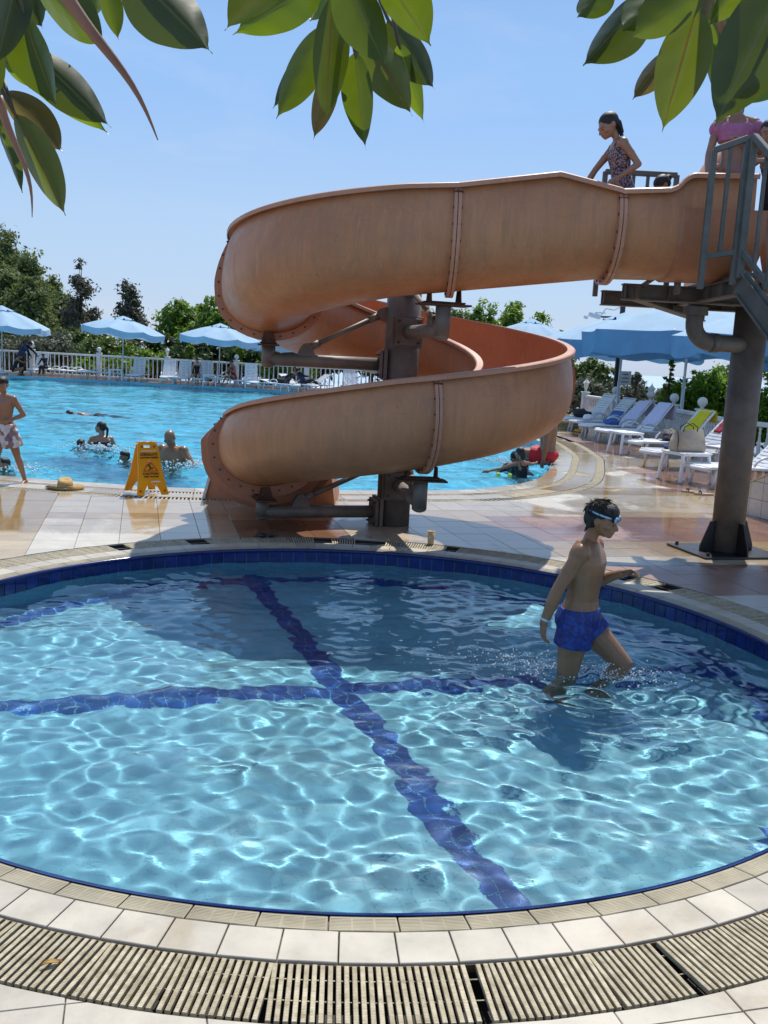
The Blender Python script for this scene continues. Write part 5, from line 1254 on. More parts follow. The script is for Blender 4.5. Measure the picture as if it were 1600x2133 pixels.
# ------------------------------------------------------------------ trees and shrubs
LEAF = np.array([(-.5, 0, 0), (0, -.22, .04), (.5, 0, 0), (0, .22, .04)])
NEED = np.array([(-.5, 0, 0), (0, -.07, .02), (.5, 0, 0), (0, .07, .02)])
def leaves(rng, lobes, n, size, shape=LEAF, clump=.16, shell=.55, up=.35, per=26):
    vol = np.array([l[3] * l[4] * l[5] for l in lobes]); w = vol ** .75; w /= w.sum(); nc = max(6, n // per)
    li = rng.choice(len(lobes), nc, p=w); L = np.array(lobes)[li]
    d = rng.normal(size=(nc, 3)); d /= np.linalg.norm(d, axis=1)[:, None]; r = shell + (1 - shell) * rng.rand(nc) ** .7; r *= 1 + .16 * rng.normal(size=nc) * (rng.rand(nc) < .5)
    C_ = L[:, :3] + d * r[:, None] * L[:, 3:6]; cs = clump * (.5 + rng.rand(nc)) * L[:, 3:6].mean(1)
    ci = rng.randint(0, nc, n); P = C_[ci] + rng.normal(size=(n, 3)) * cs[ci][:, None] * np.array([1, 1, .75])
    out = d[ci] + rng.normal(size=(n, 3)) * .8; out[:, 2] += up; out /= np.linalg.norm(out, axis=1)[:, None]
    a = rng.normal(size=(n, 3)); a -= out * (a * out).sum(1)[:, None]; a /= np.linalg.norm(a, axis=1)[:, None]; b = np.cross(out, a); s = size * (.6 + .8 * rng.rand(n))
    V = (P[:, None, :] + (shape[None, :, 0:1] * a[:, None, :] + shape[None, :, 1:2] * b[:, None, :] + shape[None, :, 2:3] * out[:, None, :]) * s[:, None, None]).reshape(-1, 3)
    return V, np.arange(len(V)).reshape(-1, 4), C_
def plant(name, cat, label, loc, lobes, n, size, mat, group=None, trunk=.12, th=None, shape=LEAF, seed=0, limbs=14, **k):
    rng = np.random.RandomState(seed + 100); t_ = tag(empty(name, loc), label, cat, group)
    V, F_, C_ = leaves(rng, lobes, n, size, shape, **k); crown = np_mesh('crown', V, F_, mat, False, t_); 
    top = max(l[2] for l in lobes); g = G(); lo = min(l[2] - l[5] * .4 for l in lobes)
    c0 = np.mean([l[:2] for l in lobes], axis=0)
    pts = [(0, 0, -.3), (c0[0] * .2, c0[1] * .2, max(.2, lo) * .5), (c0[0] * .7, c0[1] * .7, max(.4, lo)), (c0[0], c0[1], top * .9)]
    g.tube(pts, [trunk, trunk * .85, trunk * .65, trunk * .12], 8)
    for i in rng.choice(len(C_), min(limbs, len(C_)), replace=False):
        c_ = C_[i]; u = rng.uniform(.35, .85); a = Vector(pts[2]).lerp(Vector(pts[3]), u * .8); m_ = a.lerp(Vector(c_), .5) + Vector((0, 0, .06 * top)); g.tube([a, m_, c_], [trunk * .35, trunk * .22, trunk * .06], 5)
    g.build('trunk', M.bark, t_); return t_
def tree_at(px, Y, pytop, wpx, name, cat, label, mat, n, size, seed, form='round', group=None, trunk=.14, base=None, **k):
    p = upright(px, pytop, Y); z0 = land(p.x, Y) if base is None else base; H_ = p.z - z0; w = wpx * Y / FPX / 2; rg = np.random.RandomState(seed); lobes = []
    if form == 'cone':
        for i in range(16):
            u = i / 15; r = w * (1 - u) ** .75 + w * .16; a = rg.rand() * 6.28; lobes.append((math.cos(a) * r * .3, math.sin(a) * r * .3, H_ * (.14 + .82 * u), r * rg.uniform(.8, 1.1), r, H_ * .10))
    elif form == 'sparse':
        for i in range(15):
            u = rg.rand() ** .8; a = rg.rand() * 6.28; q = w * (1 - u) * rg.uniform(.35, 1) ; lobes.append((math.cos(a) * q, math.sin(a) * q, H_ * (.38 + .58 * u), w * .22, w * .22, H_ * .055))
        lobes.append((0, 0, H_ * .96, w * .14, w * .14, H_ * .05))
    elif form == 'hedge':
        m = max(3, int(w * 2 / (H_ * .5)))
        for i in range(m): lobes.append((-w + 2 * w * (i + .5) / m, rg.uniform(-.3, .3), H_ * rg.uniform(.48, .60), w / m * 1.5, w / m * 1.4, H_ * rg.uniform(.38, .45)))
    else:
        for i in range(9):
            a = rg.rand() * 6.28; q = w * rg.uniform(.25, .62); lobes.append((math.cos(a) * q, math.sin(a) * q, H_ * rg.uniform(.42, .74), w * rg.uniform(.32, .5), w * rg.uniform(.32, .5), H_ * rg.uniform(.14, .24)))
        lobes.append((0, 0, H_ * .80, w * .42, w * .42, H_ * .19)); lobes.append((0, 0, H_ * .5, w * .7, w * .7, H_ * .3))
    return plant(name, cat, label, (p.x, Y, z0), lobes, n, size, mat, group, trunk, shape=k.pop('shape', LEAF), seed=seed, **k)
GP = 'dense pines on the slope at the far left'
for i, (px, Y, py, w) in enumerate(((-40, 74, 455, 200), (15, 70, 484, 170), (62, 68, 528, 150), (105, 72, 580, 130), (0, 62, 540, 150), (55, 60, 585, 150), (142, 66, 622, 120), (185, 64, 660, 110))):
    tree_at(px, Y, py, w, 'pine_tree', 'tree', ['tallest dense pine cut by the left edge of the picture', 'second tallest dark pine near the left edge', 'dense pine whose top slopes down right of the two tallest', 'smaller dense pine further right on the dark slope', 'nearer dark pine above the leftmost parasol', 'nearer mid sized pine between the left and middle parasols', 'low pine beside the thin bare topped tree', 'lowest pine at the right end of the dark slope'][i], M.lf_pine, 26000, .33, 20 + i, 'cone', GP, .22, shape=LEAF, clump=.26, shell=.35)
tree_at(168, 60, 543, 95, 'thin_tree', 'tree', 'tall sparse tree with see through branches above the middle parasol', M.lf_sparse, 3600, .24, 41, 'sparse', 'two sparse trees', .12, clump=.5, per=30, limbs=40)
tree_at(264, 58, 588, 110, 'thin_tree', 'tree', 'shorter sparse tree directly behind the middle parasol', M.lf_sparse, 4200, .24, 42, 'sparse', 'two sparse trees', .12, clump=.5, per=30, limbs=40)
GB = 'green trees behind the far balustrade'
for i, (px, Y, py, w, m, n) in enumerate(((372, 54, 622, 130, 'lf_green', 15000), (440, 52, 612, 130, 'lf_green', 15000), (500, 54, 640, 110, 'lf_green', 9000), (330, 50, 690, 110, 'lf_dark', 8000), (420, 48.5, 690, 190, 'lf_dark', 10000), (530, 48.5, 690, 170, 'lf_dark', 9000), (650, 50, 660, 180, 'lf_dark', 8000), (780, 52, 650, 170, 'lf_mid', 7000), (880, 54, 620, 110, 'lf_green', 7000), (950, 52, 640, 120, 'lf_mid', 8000), (1012, 54, 618, 100, 'lf_green', 9000), (1072, 54, 614, 80, 'lf_green', 8000), (1125, 52, 650, 90, 'lf_green', 9000), (1172, 48, 690, 80, 'lf_mid', 7000))):
    tree_at(px, Y, py, w, 'leafy_tree', 'tree', ['bright round topped tree left of the parasol nearest the slide', 'bright leafy tree right above the parasol nearest the slide', 'fresh green tree half hidden by the slide end', 'dark shrub tree between the middle and right far parasols', 'dark wide tree behind the parasol nearest the slide', 'dark tree behind the loungers left of the slide', 'dark tree seen under the upper coil of the slide', 'mid green tree hidden behind the slide coils', 'green tree seen just right of the slide post', 'low mid green tree above the orange inner rim', 'green tree with feathery top right of the slide post', 'green tree with pointed tip above the slide rim', 'sunlit green tree sloping down above the slide rim', 'small green tree behind the rim beside the small parasol'][i], getattr(M, m), n, .26 if 'dark' not in m else .30, 60 + i, 'round', GB, .16)
for i, (px, Y, py, w, m, n, f) in enumerate(((25, 49, 700, 120, 'lf_olive', 7000, 'round'), (110, 50, 682, 170, 'lf_olive', 11000, 'round'), (175, 52, 668, 90, 'lf_mid', 5000, 'round'), (225, 48, 706, 110, 'lf_mid', 8000, 'hedge'), (300, 47.5, 722, 110, 'lf_green', 6000, 'hedge'), (178, 47, 738, 60, 'lf_bright', 2600, 'round'), (500, 46.5, 725, 60, 'lf_green', 3000, 'sparse'), (395, 46.5, 722, 50, 'lf_green', 2200, 'sparse'), (600, 46.5, 738, 110, 'lf_green', 4000, 'hedge'), (255, 46.6, 745, 100, 'lf_green', 3500, 'hedge'))):
    tree_at(px, Y, py, w, 'shrub', 'shrub', ['grey green olive bush behind the leftmost parasol pole', 'wide grey green olive bush behind the bending person', 'olive green shrub at the foot of the pines', 'mid green shrub left of the middle parasol pole', 'fresh green shrub right of the middle parasol pole', 'small yellow green bush peeping over the balustrade', 'feathery light shrub right of the third far parasol pole', 'feathery light shrub left of the third far parasol pole', 'low green shrub behind the reclining couple', 'low green shrub showing through the balusters'][i], getattr(M, m), n, .20, 90 + i, f, 'shrubs behind the far balustrade', .06)
GR = 'shrubs behind the right hand loungers'
for i, (px, Y, py, w, m, n, s_, f) in enumerate(((1232, 37, 745, 120, 'lf_mid', 9000, .17, 'round'), (1222, 32, 778, 100, 'lf_olive', 10000, .11, 'round'), (1262, 33, 800, 70, 'lf_olive', 6000, .11, 'round'), (1335, 34, 790, 100, 'lf_olive', 9000, .11, 'round'), (1325, 33, 776, 90, 'lf_olive', 1500, .11, 'sparse'), (1385, 33, 800, 80, 'lf_olive', 6000, .11, 'round'), (1420, 26.5, 778, 90, 'lf_bright', 6000, .12, 'round'), (1480, 26, 768, 100, 'lf_bright', 8000, .12, 'round'), (1540, 25.5, 772, 90, 'lf_bright', 6000, .12, 'round'), (1400, 25.6, 742, 44, 'lf_bright', 520, .13, 'sparse'), (1600, 21.5, 776, 110, 'lf_bright', 7000, .11, 'round'), (1455, 29, 762, 80, 'lf_mid', 4000, .13, 'cone'), (1510, 31, 752, 120, 'lf_green', 6000, .14, 'round'), (1675, 21, 770, 110, 'lf_bright', 6000, .11, 'round'))):
    tree_at(px, Y, py, w, 'shrub', 'shrub', ['dark green bush under the far left edge of the square parasols', 'grey olive bush beside the bulging end of the slide', 'small grey olive bush behind the white lamp post cap', 'grey olive bush right of the notice board', 'wispy bare twigged bush rising beside the notice board', 'low grey olive bush left of the bright leafed hedge', 'bright leafed bush behind the yellow towel', 'tallest bright leafed bush left of the thick pillar', 'bright leafed bush directly behind the thick pillar', 'slender sapling with round leaves against the sky', 'bright leafed bush right of the thick pillar', 'small cone shaped bush above the bright hedge', 'green bush showing over the bright hedge', 'bright leafed bush at the right edge'][i], getattr(M, m), n, s_, 130 + i, f, GR, .05, base=-.4)

# ------------------------------------------------------------------ rubber tree overhanging the camera
fic = tag(empty('rubber_tree', (0.6, -1.6, 0)), 'rubber tree whose big glossy leaves hang into the top of the view', 'tree')
rf = lambda p: (p[0] - .6, p[1] + 1.6, p[2])
g = G(); g.tube([rf((.6, -1.6, 0)), rf((.55, -1.5, 1.4)), rf((.45, -1.1, 2.6)), rf((.2, -.3, 3.3)), rf((0, .6, 3.3))], [.16, .14, .12, .08, .04], 14); g.build('trunk', M.bark, fic)
def rleaf(base, tip, hw, Y, mat, yaw=0.0, dY=.03, fold=.25, curl=.05, back=False, asym=0.0):
    """one blade from its stalk to its drip tip; yaw turns the blade about its own length"""
    B = upright(base[0], base[1], Y + dY); T = upright(tip[0], tip[1], Y); ax = (T - B); L_ = ax.length; ax.normalize(); view = ((B + T) / 2 - Vector((0, 0, EYE))).normalized()
    s = ax.cross(view).normalized(); nrm = s.cross(ax).normalized()
    Rq = Matrix.Rotation(yaw, 3, ax); s = Rq @ s; nrm = Rq @ nrm; hwm = hw * Y / FPX / max(.35, math.cos(yaw)); g = G(); NT, NU = 22, 8; vs = []; uv = []
    for i in range(NT + 1):
        t = i / NT
        if t < .93: w = math.sin(math.pi * min(1, (t / .93)) ** .82) ** .72 if t > 0 else 0
        else: w = 0
        w = max(w, .035 * (1 - t) / .07 if t >= .93 else .02)
        c_ = B + ax * (L_ * t) - nrm * (curl * L_ * (t - .5) ** 2 * 4 * .5) + nrm * (curl * L_ * .5)
        for j in range(NU + 1):
            u = j / NU * 2 - 1; wl = hwm * w * (1 + asym * u); wavy = .012 * hwm * math.sin(t * 26 + j) + .05 * hwm * math.sin(t * 7 + u * 2) * abs(u)
            q = c_ + s * (u * wl) + nrm * (abs(u) ** 1.3 * wl * fold + wavy); vs.append(q); uv.append((j / NU, t))
    m = NU + 1; F_ = [(i * m + j, i * m + j + 1, (i + 1) * m + j + 1, (i + 1) * m + j) for i in range(NT) for j in range(NU)]
    if back: F_ = [f[::-1] for f in F_]
    me = bpy.data.meshes.new('leaf'); me.from_pydata([rf(q) for q in vs], [], F_); me.materials.append(mat); me.polygons.foreach_set('use_smooth', [True] * len(F_))
    ul = me.uv_layers.new(name='UVMap')
    for lp in me.loops: ul.data[lp.index].uv = uv[lp.vertex_index]
    me.update(); o = link('leaf', me, fic)
    g = G(); g.tube([rf(B - ax * .05 - Vector((0, 0, -.02))), rf(B), rf(B + ax * .01)], [.0035, .0028, .0010], 6); g.build('stalk', M.twig, o)
    return o
F_, Bt, Rd, Od = M.fic, M.fic_bright, M.fic_red, M.fic_old
LV = [  # base, tip, half width (survey units), distance, material, turn
 ((44, -90), (-8, 140), 40, 1.30, F_, .3), ((46, 20), (120, 226), 44, 1.38, F_, -.5), ((62, -60), (222, 98), 50, 1.50, F_, .3), ((60, 100), (232, 266), 46, 1.55, F_, -.35), ((22, 110), (227, 279), 36, 1.62, Bt, .35),
 ((4, 190), (132, 318), 40, 1.60, Od, .2), ((30, 236), (137, 450), 38, 1.48, Rd, .35), ((-4, 260), (47, 402), 15, 1.50, F_, .9), ((215, -40), (247, 84), 24, 1.5, F_, .2), ((262, -70), (443, 112), 68, 1.28, F_, -.45),
 ((185, -40), (204, 32), 20, 1.7, Bt, 0), ((60, -10), (70, 34), 30, 1.75, Bt, .3), ((0, 20), (50, 150), 30, 1.8, Bt, .3), ((5, 90), (62, 185), 24, 1.8, Bt, .1), ((-40, 60), (2, 200), 26, 1.45, F_, .2), ((110, -70), (190, 30), 40, 1.62, F_, .2), ((-60, -60), (20, 60), 44, 1.40, F_, .4),
 ((150, -90), (120, 40), 40, 1.66, F_, .1), ((20, -60), (90, 60), 46, 1.70, F_, -.2), ((240, -110), (330, -5), 50, 1.45, F_, .1), ((-30, 150), (10, 300), 20, 1.66, F_, .2),
 ((600, -60), (468, 64), 46, 1.32, F_, -.5), ((672, -40), (484, 73), 48, 1.42, Bt, .25), ((690, -60), (645, 46), 26, 1.6, Bt, .2), ((650, 90), (568, 227), 24, 1.60, F_, .3), ((672, 55), (575, 248), 40, 1.5, F_, .3),
 ((694, -10), (678, 258), 41, 1.35, Rd, .2), ((694, 120), (653, 291), 27, 1.58, Od, .2), ((740, 108), (762, 312), 34, 1.47, F_, -.25), ((712, -70), (806, 143), 52, 1.30, F_, -.3), ((760, 70), (859, 242), 44, 1.52, Rd, -.35), ((830, 90), (884, 258), 26, 1.6, Bt, -.3),
 ((795, -60), (898, 96), 50, 1.36, F_, .4), ((808, 40), (906, 187), 40, 1.55, F_, -.2), ((560, -50), (600, -2), 40, 1.5, F_, .1),
 ((1272, -50), (1202, 37), 34, 1.42, F_, .4), ((1345, -20), (1214, 137), 48, 1.50, F_, .45), ((1408, -60), (1293, 67), 52, 1.36, F_, .4), ((1490, -40), (1311, 81), 52, 1.30, F_, -.2), ((1452, 15), (1379, 276), 57, 1.38, Rd, .15), ((1400, 100), (1317, 208), 28, 1.5, Od, .4),
 ((1470, 40), (1487, 192), 16, 1.6, Bt, .6), ((1455, -20), (1520, 140), 42, 1.62, F_, .1), ((1535, -30), (1477, 54), 26, 1.3, F_, .3), ((1582, -40), (1541, 42), 28, 1.28, F_, .2), ((1650, -70), (1487, 269), 84, 1.22, F_, .2), ((1690, 40), (1548, 224), 50, 1.45, Bt, .3), ((1560, -60), (1590, 60), 44, 1.5, F_, .2)]
for i, (b_, t_, hw, Y, mt, yw) in enumerate(LV):
    rr = random.Random(i); rleaf(b_, t_, hw * .90, Y, M.fic_dark if (mt is F_ and i % 3 == 0) else mt, yw, dY=rr.uniform(-.05, .09), fold=rr.uniform(.34, .75), curl=rr.uniform(-.05, .09), back=(i % 3 != 0), asym=rr.uniform(-.06, .06))
def sheath(a, b, Y, r):
    A, B_ = upright(a[0], a[1], Y), upright(b[0], b[1], Y + .04); n = 12; pts = []; d = B_ - A; sd = Vector((d.z, 0, -d.x)).normalized()
    for i in range(n + 1): t = i / n; pts.append(rf(A + d * t + sd * (-.008 * math.sin(math.pi * t) + .004 * math.sin(2 * math.pi * t))))
    g = G(); g.tube(pts, [r * (1 - .92 * (i / n) ** 1.2) for i in range(n + 1)], 10); g.build('leaf_sheath', M.sheath, fic)
sheath((118, -40), (329, 292), 1.30, .0095); sheath((-4, 200), (67, 453), 1.36, .0065); sheath((1500, -30), (1492, 190), 1.58, .009); sheath((820, 190), (838, 225), 1.55, .004)
def twig(px, r):
    P_ = [upright(x, y, Y) for x, y, Y in px]; g = G(); g.tube([rf(p) for p in P_], r, 8); g.build('branch', M.twig, fic)
twig([(-60, -200, 1.5), (0, 60, 1.55), (0, 180, 1.55), (30, 236, 1.52)], [.012, .008, .005, .003]); twig([(-20, -150, 1.6), (5, 128, 1.62), (50, 140, 1.6)], [.010, .004, .003])
twig([(705, -260, 1.45), (712, -60, 1.48), (735, 60, 1.52), (742, 112, 1.5)], [.012, .009, .007, .004]); twig([(712, -60, 1.48), (670, 60, 1.5)], [.006, .003]); twig([(1500, -240, 1.42), (1480, -30, 1.45), (1468, 30, 1.5)], [.013, .010, .006])
twig([(0, 0, 1.2), (0, 0, 1.2)], [.0001, .0001]) if False else None
for a, b_ in (((-60, -200, 1.5), (0, .6, 3.3)), ((705, -260, 1.45), (0, .6, 3.3)), ((1500, -240, 1.42), (0, .6, 3.3))):
    A = upright(*a); B_ = Vector(b_); g = G(); g.tube([rf(A), rf(A.lerp(B_, .5) + Vector((0, 0, .12))), rf(B_)], [.013, .02, .035], 8); g.build('bough', M.bark, fic)
# ------------------------------------------------------------------ people: one continuous skin each, grown over a posed skeleton
def V3(*a): return Vector(a)
def capsule(g, a, b, ra, rb, n=12, ends=True):
    a, b = Vector(a), Vector(b); d = b - a
    if d.length < 1e-5: g.ball(a, ra, n=n, m=8); return
    R = frame_from(d); L_ = d.length; prof = [(.001, -ra)]
    for k in range(1, 4): t = math.pi / 2 * k / 3; prof.append((ra * math.sin(t), -ra * math.cos(t)))
    for k in range(0, 3): t = math.pi / 2 * k / 3; prof.append((rb * math.cos(t), L_ + rb * math.sin(t)))
    prof.append((.001, L_ + rb)); g.lathe(prof, a, n, R)
def remesh(g, voxel, name, mat, smooth=3, parent=None, pre=None):
    me = g.mesh(name, mat); o = bpy.data.objects.new('tmp', me); COL.objects.link(o)
    m = o.modifiers.new('r', 'REMESH'); m.mode = 'VOXEL'; m.voxel_size = voxel; m.use_smooth_shade = True
    if smooth: s = o.modifiers.new('s', 'SMOOTH'); s.factor = .5; s.iterations = smooth
    dg = bpy.context.evaluated_depsgraph_get(); new = bpy.data.meshes.new_from_object(o.evaluated_get(dg)); new.name = name
    bpy.data.objects.remove(o); bpy.data.meshes.remove(me)
    new.materials.clear(); new.materials.append(mat); new.polygons.foreach_set('use_smooth', [True] * len(new.polygons))
    return link(name, new, parent)
TORSO = [(.455, .040, .040, .004), (.475, .076, .054, -.004), (.50, .086, .062, -.008), (.525, .086, .064, -.008), (.56, .078, .056, -.002), (.60, .068, .048, .002), (.64, .067, .047, .004), (.68, .073, .051, .003), (.72, .081, .055, .003), (.76, .087, .056, .002), (.79, .087, .050, -.002), (.815, .070, .040, -.006), (.835, .040, .032, -.006)]
def person(label, loc, yaw, H, pose, skin_m, hair=None, clothes=(), voxel=.012, group=None, female=0.0, kid=0.0, brim=None, cat='person', fat=1.0):
    """loc: where the pelvis middle is; pose in the person's own frame: x right, y forward, z up"""
    lean, side = pose.get('lean', 0), pose.get('side', 0); base = .50
    def spine(z):                         # bent torso axis; returns point and local rotation
        n = 10; p = V3(0, 0, 0); z0 = base; dz = (z - base) / n; R = Matrix.Identity(3)
        for i in range(n):
            f = min(1, max(0, (z0 + dz * i - .48) / .22)); R = Matrix.Rotation(-lean * f - pose.get('tip', 0), 3, 'X') @ Matrix.Rotation(side * f, 3, 'Y'); p += (R @ V3(0, 0, 1)) * dz
        return p, R
    g = G(); rings = []
    def loft(secs, grow=1.0, add=0.0, n=20):
        vs = []
        for z, w, d, y0 in secs:
            p, R = spine(z)
            for k in range(n):
                a = 2 * math.pi * k / n; ca, sa = math.cos(a), math.sin(a); x = math.copysign(abs(ca) ** .85, ca) * (w * grow * fat + add); y = math.copysign(abs(sa) ** .9, sa) * (d * grow * fat + add) + y0
                vs.append((p + R @ V3(x, y, 0)) * H)
        m = len(secs); return vs, [(i * n + k, i * n + (k + 1) % n, (i + 1) * n + (k + 1) % n, (i + 1) * n + k) for i in range(m - 1) for k in range(n)] + [tuple(range(n - 1, -1, -1)), tuple((m - 1) * n + k for k in range(n))]
    secs = [(z, w * (1 + female * (.06 if z < .56 else -.07)) * (1 - kid * .06), d * (1 - kid * .04), y) for z, w, d, y in TORSO]
    vs, fs = loft(secs); g.add(vs, fs)
    pc, Rc = spine(.80); pn, Rn = spine(.835)
    # shoulder girdle, chest, seat
    for s in (-1, 1):
        q = pc + Rc @ V3(s * .078, -.002, .004); capsule(g, (pc + Rc @ V3(s * .03, -.004, .018)) * H, q * H, .030 * H, .030 * H)
        pb, Rb = spine(.745); g.ball((pb + Rb @ V3(s * .040, .040, 0)) * H, ((.036 + female * .006) * H, (.020 + (female * .016 if female > .3 else 0)) * H, .030 * H), Rb)
        g.ball((spine(.49)[0] + V3(s * .042, -.034, -.004)) * H, (.044 * H, .040 * H, .046 * H))
        g.ball((spine(.76)[0] + spine(.76)[1] @ V3(s * .045, -.038, .0)) * H, (.034 * H, .018 * H, .05 * H), Rc)
    hs = pose.get('head', (0, 0)); hk = 1.0 + kid * .17
    Rh = Rc @ Matrix.Rotation(hs[1], 3, 'Z') @ Matrix.Rotation(-hs[0], 3, 'X') if not pose.get('head_abs') else Matrix.Rotation(hs[1], 3, 'Z') @ Matrix.Rotation(-hs[0], 3, 'X')
    nk = pn + Rc @ V3(0, .004, .0); hc = nk + Rc @ V3(0, .012, .028) + Rh @ V3(0, .006, .060 * hk)
    capsule(g, (pn - Rc @ V3(0, .004, .012)) * H, (hc + Rh @ V3(0, -.014, -.022)) * H, .030 * H * (1 - kid * .12), .028 * H * (1 - kid * .12))
    HH = H * hk
    def hp(x, y, z): return (hc * H) + Rh @ V3(x, y, z) * HH
    def hb(x, y, z, rx, ry, rz, gg=None): (gg or g).ball(hp(x, y, z), (rx * HH, ry * HH, rz * HH), Rh, 16, 10)
    hb(0, -.006, .014, .044, .054, .048); hb(0, .012, -.004, .039, .042, .048); hb(0, .022, -.026, .030, .032, .030); hb(0, .044, -.045, .012, .012, .011)
    hb(0, .050, .006, .030, .008, .007); capsule(g, hp(0, .054, .000), hp(0, .064, -.016), .0055 * HH, .0080 * HH, 8); hb(.007, .058, -.018, .005, .006, .004); hb(-.007, .058, -.018, .005, .006, .004)
    hb(0, .053, -.030, .014, .007, .0045); hb(0, .051, -.036, .012, .007, .0045)
    for s in (-1, 1): hb(s * .044, -.004, -.004, .006, .011, .016); hb(s * .026, .036, -.012, .014, .014, .014)
    # arms
    joints = {}
    for side_, s in (('L', -1), ('R', 1)):
        arm = pose.get('arm' + side_)
        sh = pc + Rc @ V3(s * (.100 - kid * .006 - female * .010), -.002, .002)
        up, fo = Vector(arm[0]).normalized(), Vector(arm[1]).normalized(); hd = Vector(arm[2]).normalized() if len(arm) > 2 and arm[2] else fo
        el = sh + up * .172; wr = el + fo * .148; th = fat * (1 - kid * .08)
        g.ball(sh * H, .0315 * H * th); capsule(g, sh * H, el * H, .0275 * H * th, .0205 * H * th); g.ball((sh + up * .085) * H, (.026 * H * th,) * 3)
        capsule(g, el * H, (el + fo * .06) * H, .0205 * H * th, .0215 * H * th); capsule(g, (el + fo * .05) * H, wr * H, .0212 * H * th, .0135 * H * th)
        joints['sh' + side_], joints['el' + side_], joints['wr' + side_] = sh * H, el * H, wr * H
        # hand: palm, four unequal fingers of two bends, thumb from the side of the palm
        pal = Vector(arm[3]).normalized() if len(arm) > 3 and arm[3] else Vector((-s, .2, 0)); pal = (pal - hd * pal.dot(hd)).normalized(); ac = hd.cross(pal) * s
        palm_c = wr + hd * .026
        Rp = Matrix((ac, pal, hd)).transposed(); g.ball(palm_c * H, (.0215 * H, .0105 * H, .030 * H), Rp, 14, 10); capsule(g, wr * H, (wr + hd * .02) * H, .0135 * H, .013 * H)
        curl = arm[4] if len(arm) > 4 else .35
        for fi, (off, ln) in enumerate(((-.0150, .040), (-.005, .046), (.005, .043), (.0150, .034))):
            f0 = wr + hd * .046 + ac * off; d1 = (hd * math.cos(curl * .6) + pal * math.sin(curl * .6)).normalized(); d2 = (hd * math.cos(curl * 1.7) + pal * math.sin(curl * 1.7)).normalized(); d1 = (d1 + ac * off * 5).normalized()
            f1 = f0 + d1 * ln * .48; f2 = f1 + d2 * ln * .55; r = .0058 * H; capsule(g, f0 * H, f1 * H, r * 1.05, r * .98, 8); capsule(g, f1 * H, f2 * H, r * .98, r * .8, 8)
        t0 = wr + hd * .016 - ac * .014; t1 = t0 + (hd * .6 - ac * .75 + pal * .35).normalized() * .026; t2 = t1 + (hd * .9 - ac * .15 + pal * .45).normalized() * .022
        capsule(g, t0 * H, t1 * H, .0085 * H, .0068 * H, 8); capsule(g, t1 * H, t2 * H, .0068 * H, .0055 * H, 8)
    # legs
    for side_, s in (('L', -1), ('R', 1)):
        leg = pose.get('leg' + side_); th_, sn = Vector(leg[0]).normalized(), Vector(leg[1]).normalized(); ft = Vector(leg[2]).normalized() if len(leg) > 2 else V3(0, 1, -.1).normalized()
        hip = V3(s * .047, 0, -.005) + V3(0, 0, 0); kn = hip + th_ * .235; an = kn + sn * .238; k_ = fat * (1 - kid * .07)
        capsule(g, hip * H, (hip + th_ * .10) * H, .049 * H * k_, .0455 * H * k_, 16); capsule(g, (hip + th_ * .09) * H, kn * H, .0455 * H * k_, .0300 * H * k_, 16); g.ball(kn * H, .0300 * H * k_)
        bk = (-V3(0, 1, 0) - sn * (-V3(0, 1, 0)).dot(sn)).normalized()
        capsule(g, kn * H, (kn + sn * .08 + bk * .006) * H, .0285 * H * k_, .0310 * H * k_, 14); capsule(g, (kn + sn * .07 + bk * .006) * H, an * H, .0310 * H * k_, .0170 * H * k_, 14)
        hl = an + sn * .026 - ft * .016; g.ball(hl * H, (.019 * H,) * 3); tr = ft.cross(sn); tr = tr.normalized() if tr.length > .1 else V3(1, 0, 0)
        ball_ = an + ft * .078 + sn * .032; capsule(g, (an + sn * .014) * H, ball_ * H, .020 * H, .014 * H); capsule(g, hl * H, ball_ * H, .0165 * H, .013 * H)
        for q in range(5):
            o_ = (q - 2) * .0085; a = ball_ + tr * o_ + ft * .006; capsule(g, a * H, (a + ft * (.026 - abs(q - 1.2) * .003)) * H, .0085 * H, .0065 * H, 8)
        joints['hip' + side_], joints['kn' + side_], joints['an' + side_], joints['ft' + side_] = hip * H, kn * H, an * H, ball_ * H
    body = remesh(g, voxel, 'person', skin_m, 3); body.location = loc; body.rotation_euler = (0, 0, yaw); tag(body, label, cat, group)
    # face
    if voxel <= .011:
        for s in (-1, 1):
            e = G(); e.ball(hp(s * .0175, .0475, -.002), (.0068 * HH, .0052 * HH, .0046 * HH), Rh, 10, 8); e.build('eye', M.eye, body)
            e = G(); capsule(e, hp(s * .009, .0555, .0085), hp(s * .027, .0475, .0095), .0020 * HH, .0014 * HH, 6); e.build('eyebrow', M.hair, body)
        e = G(); capsule(e, hp(-.010, .0565, -.0325), hp(.010, .0565, -.0325), .0024 * HH, .0024 * HH, 6); e.build('mouth', M.lip, body)
    hm = M.hair
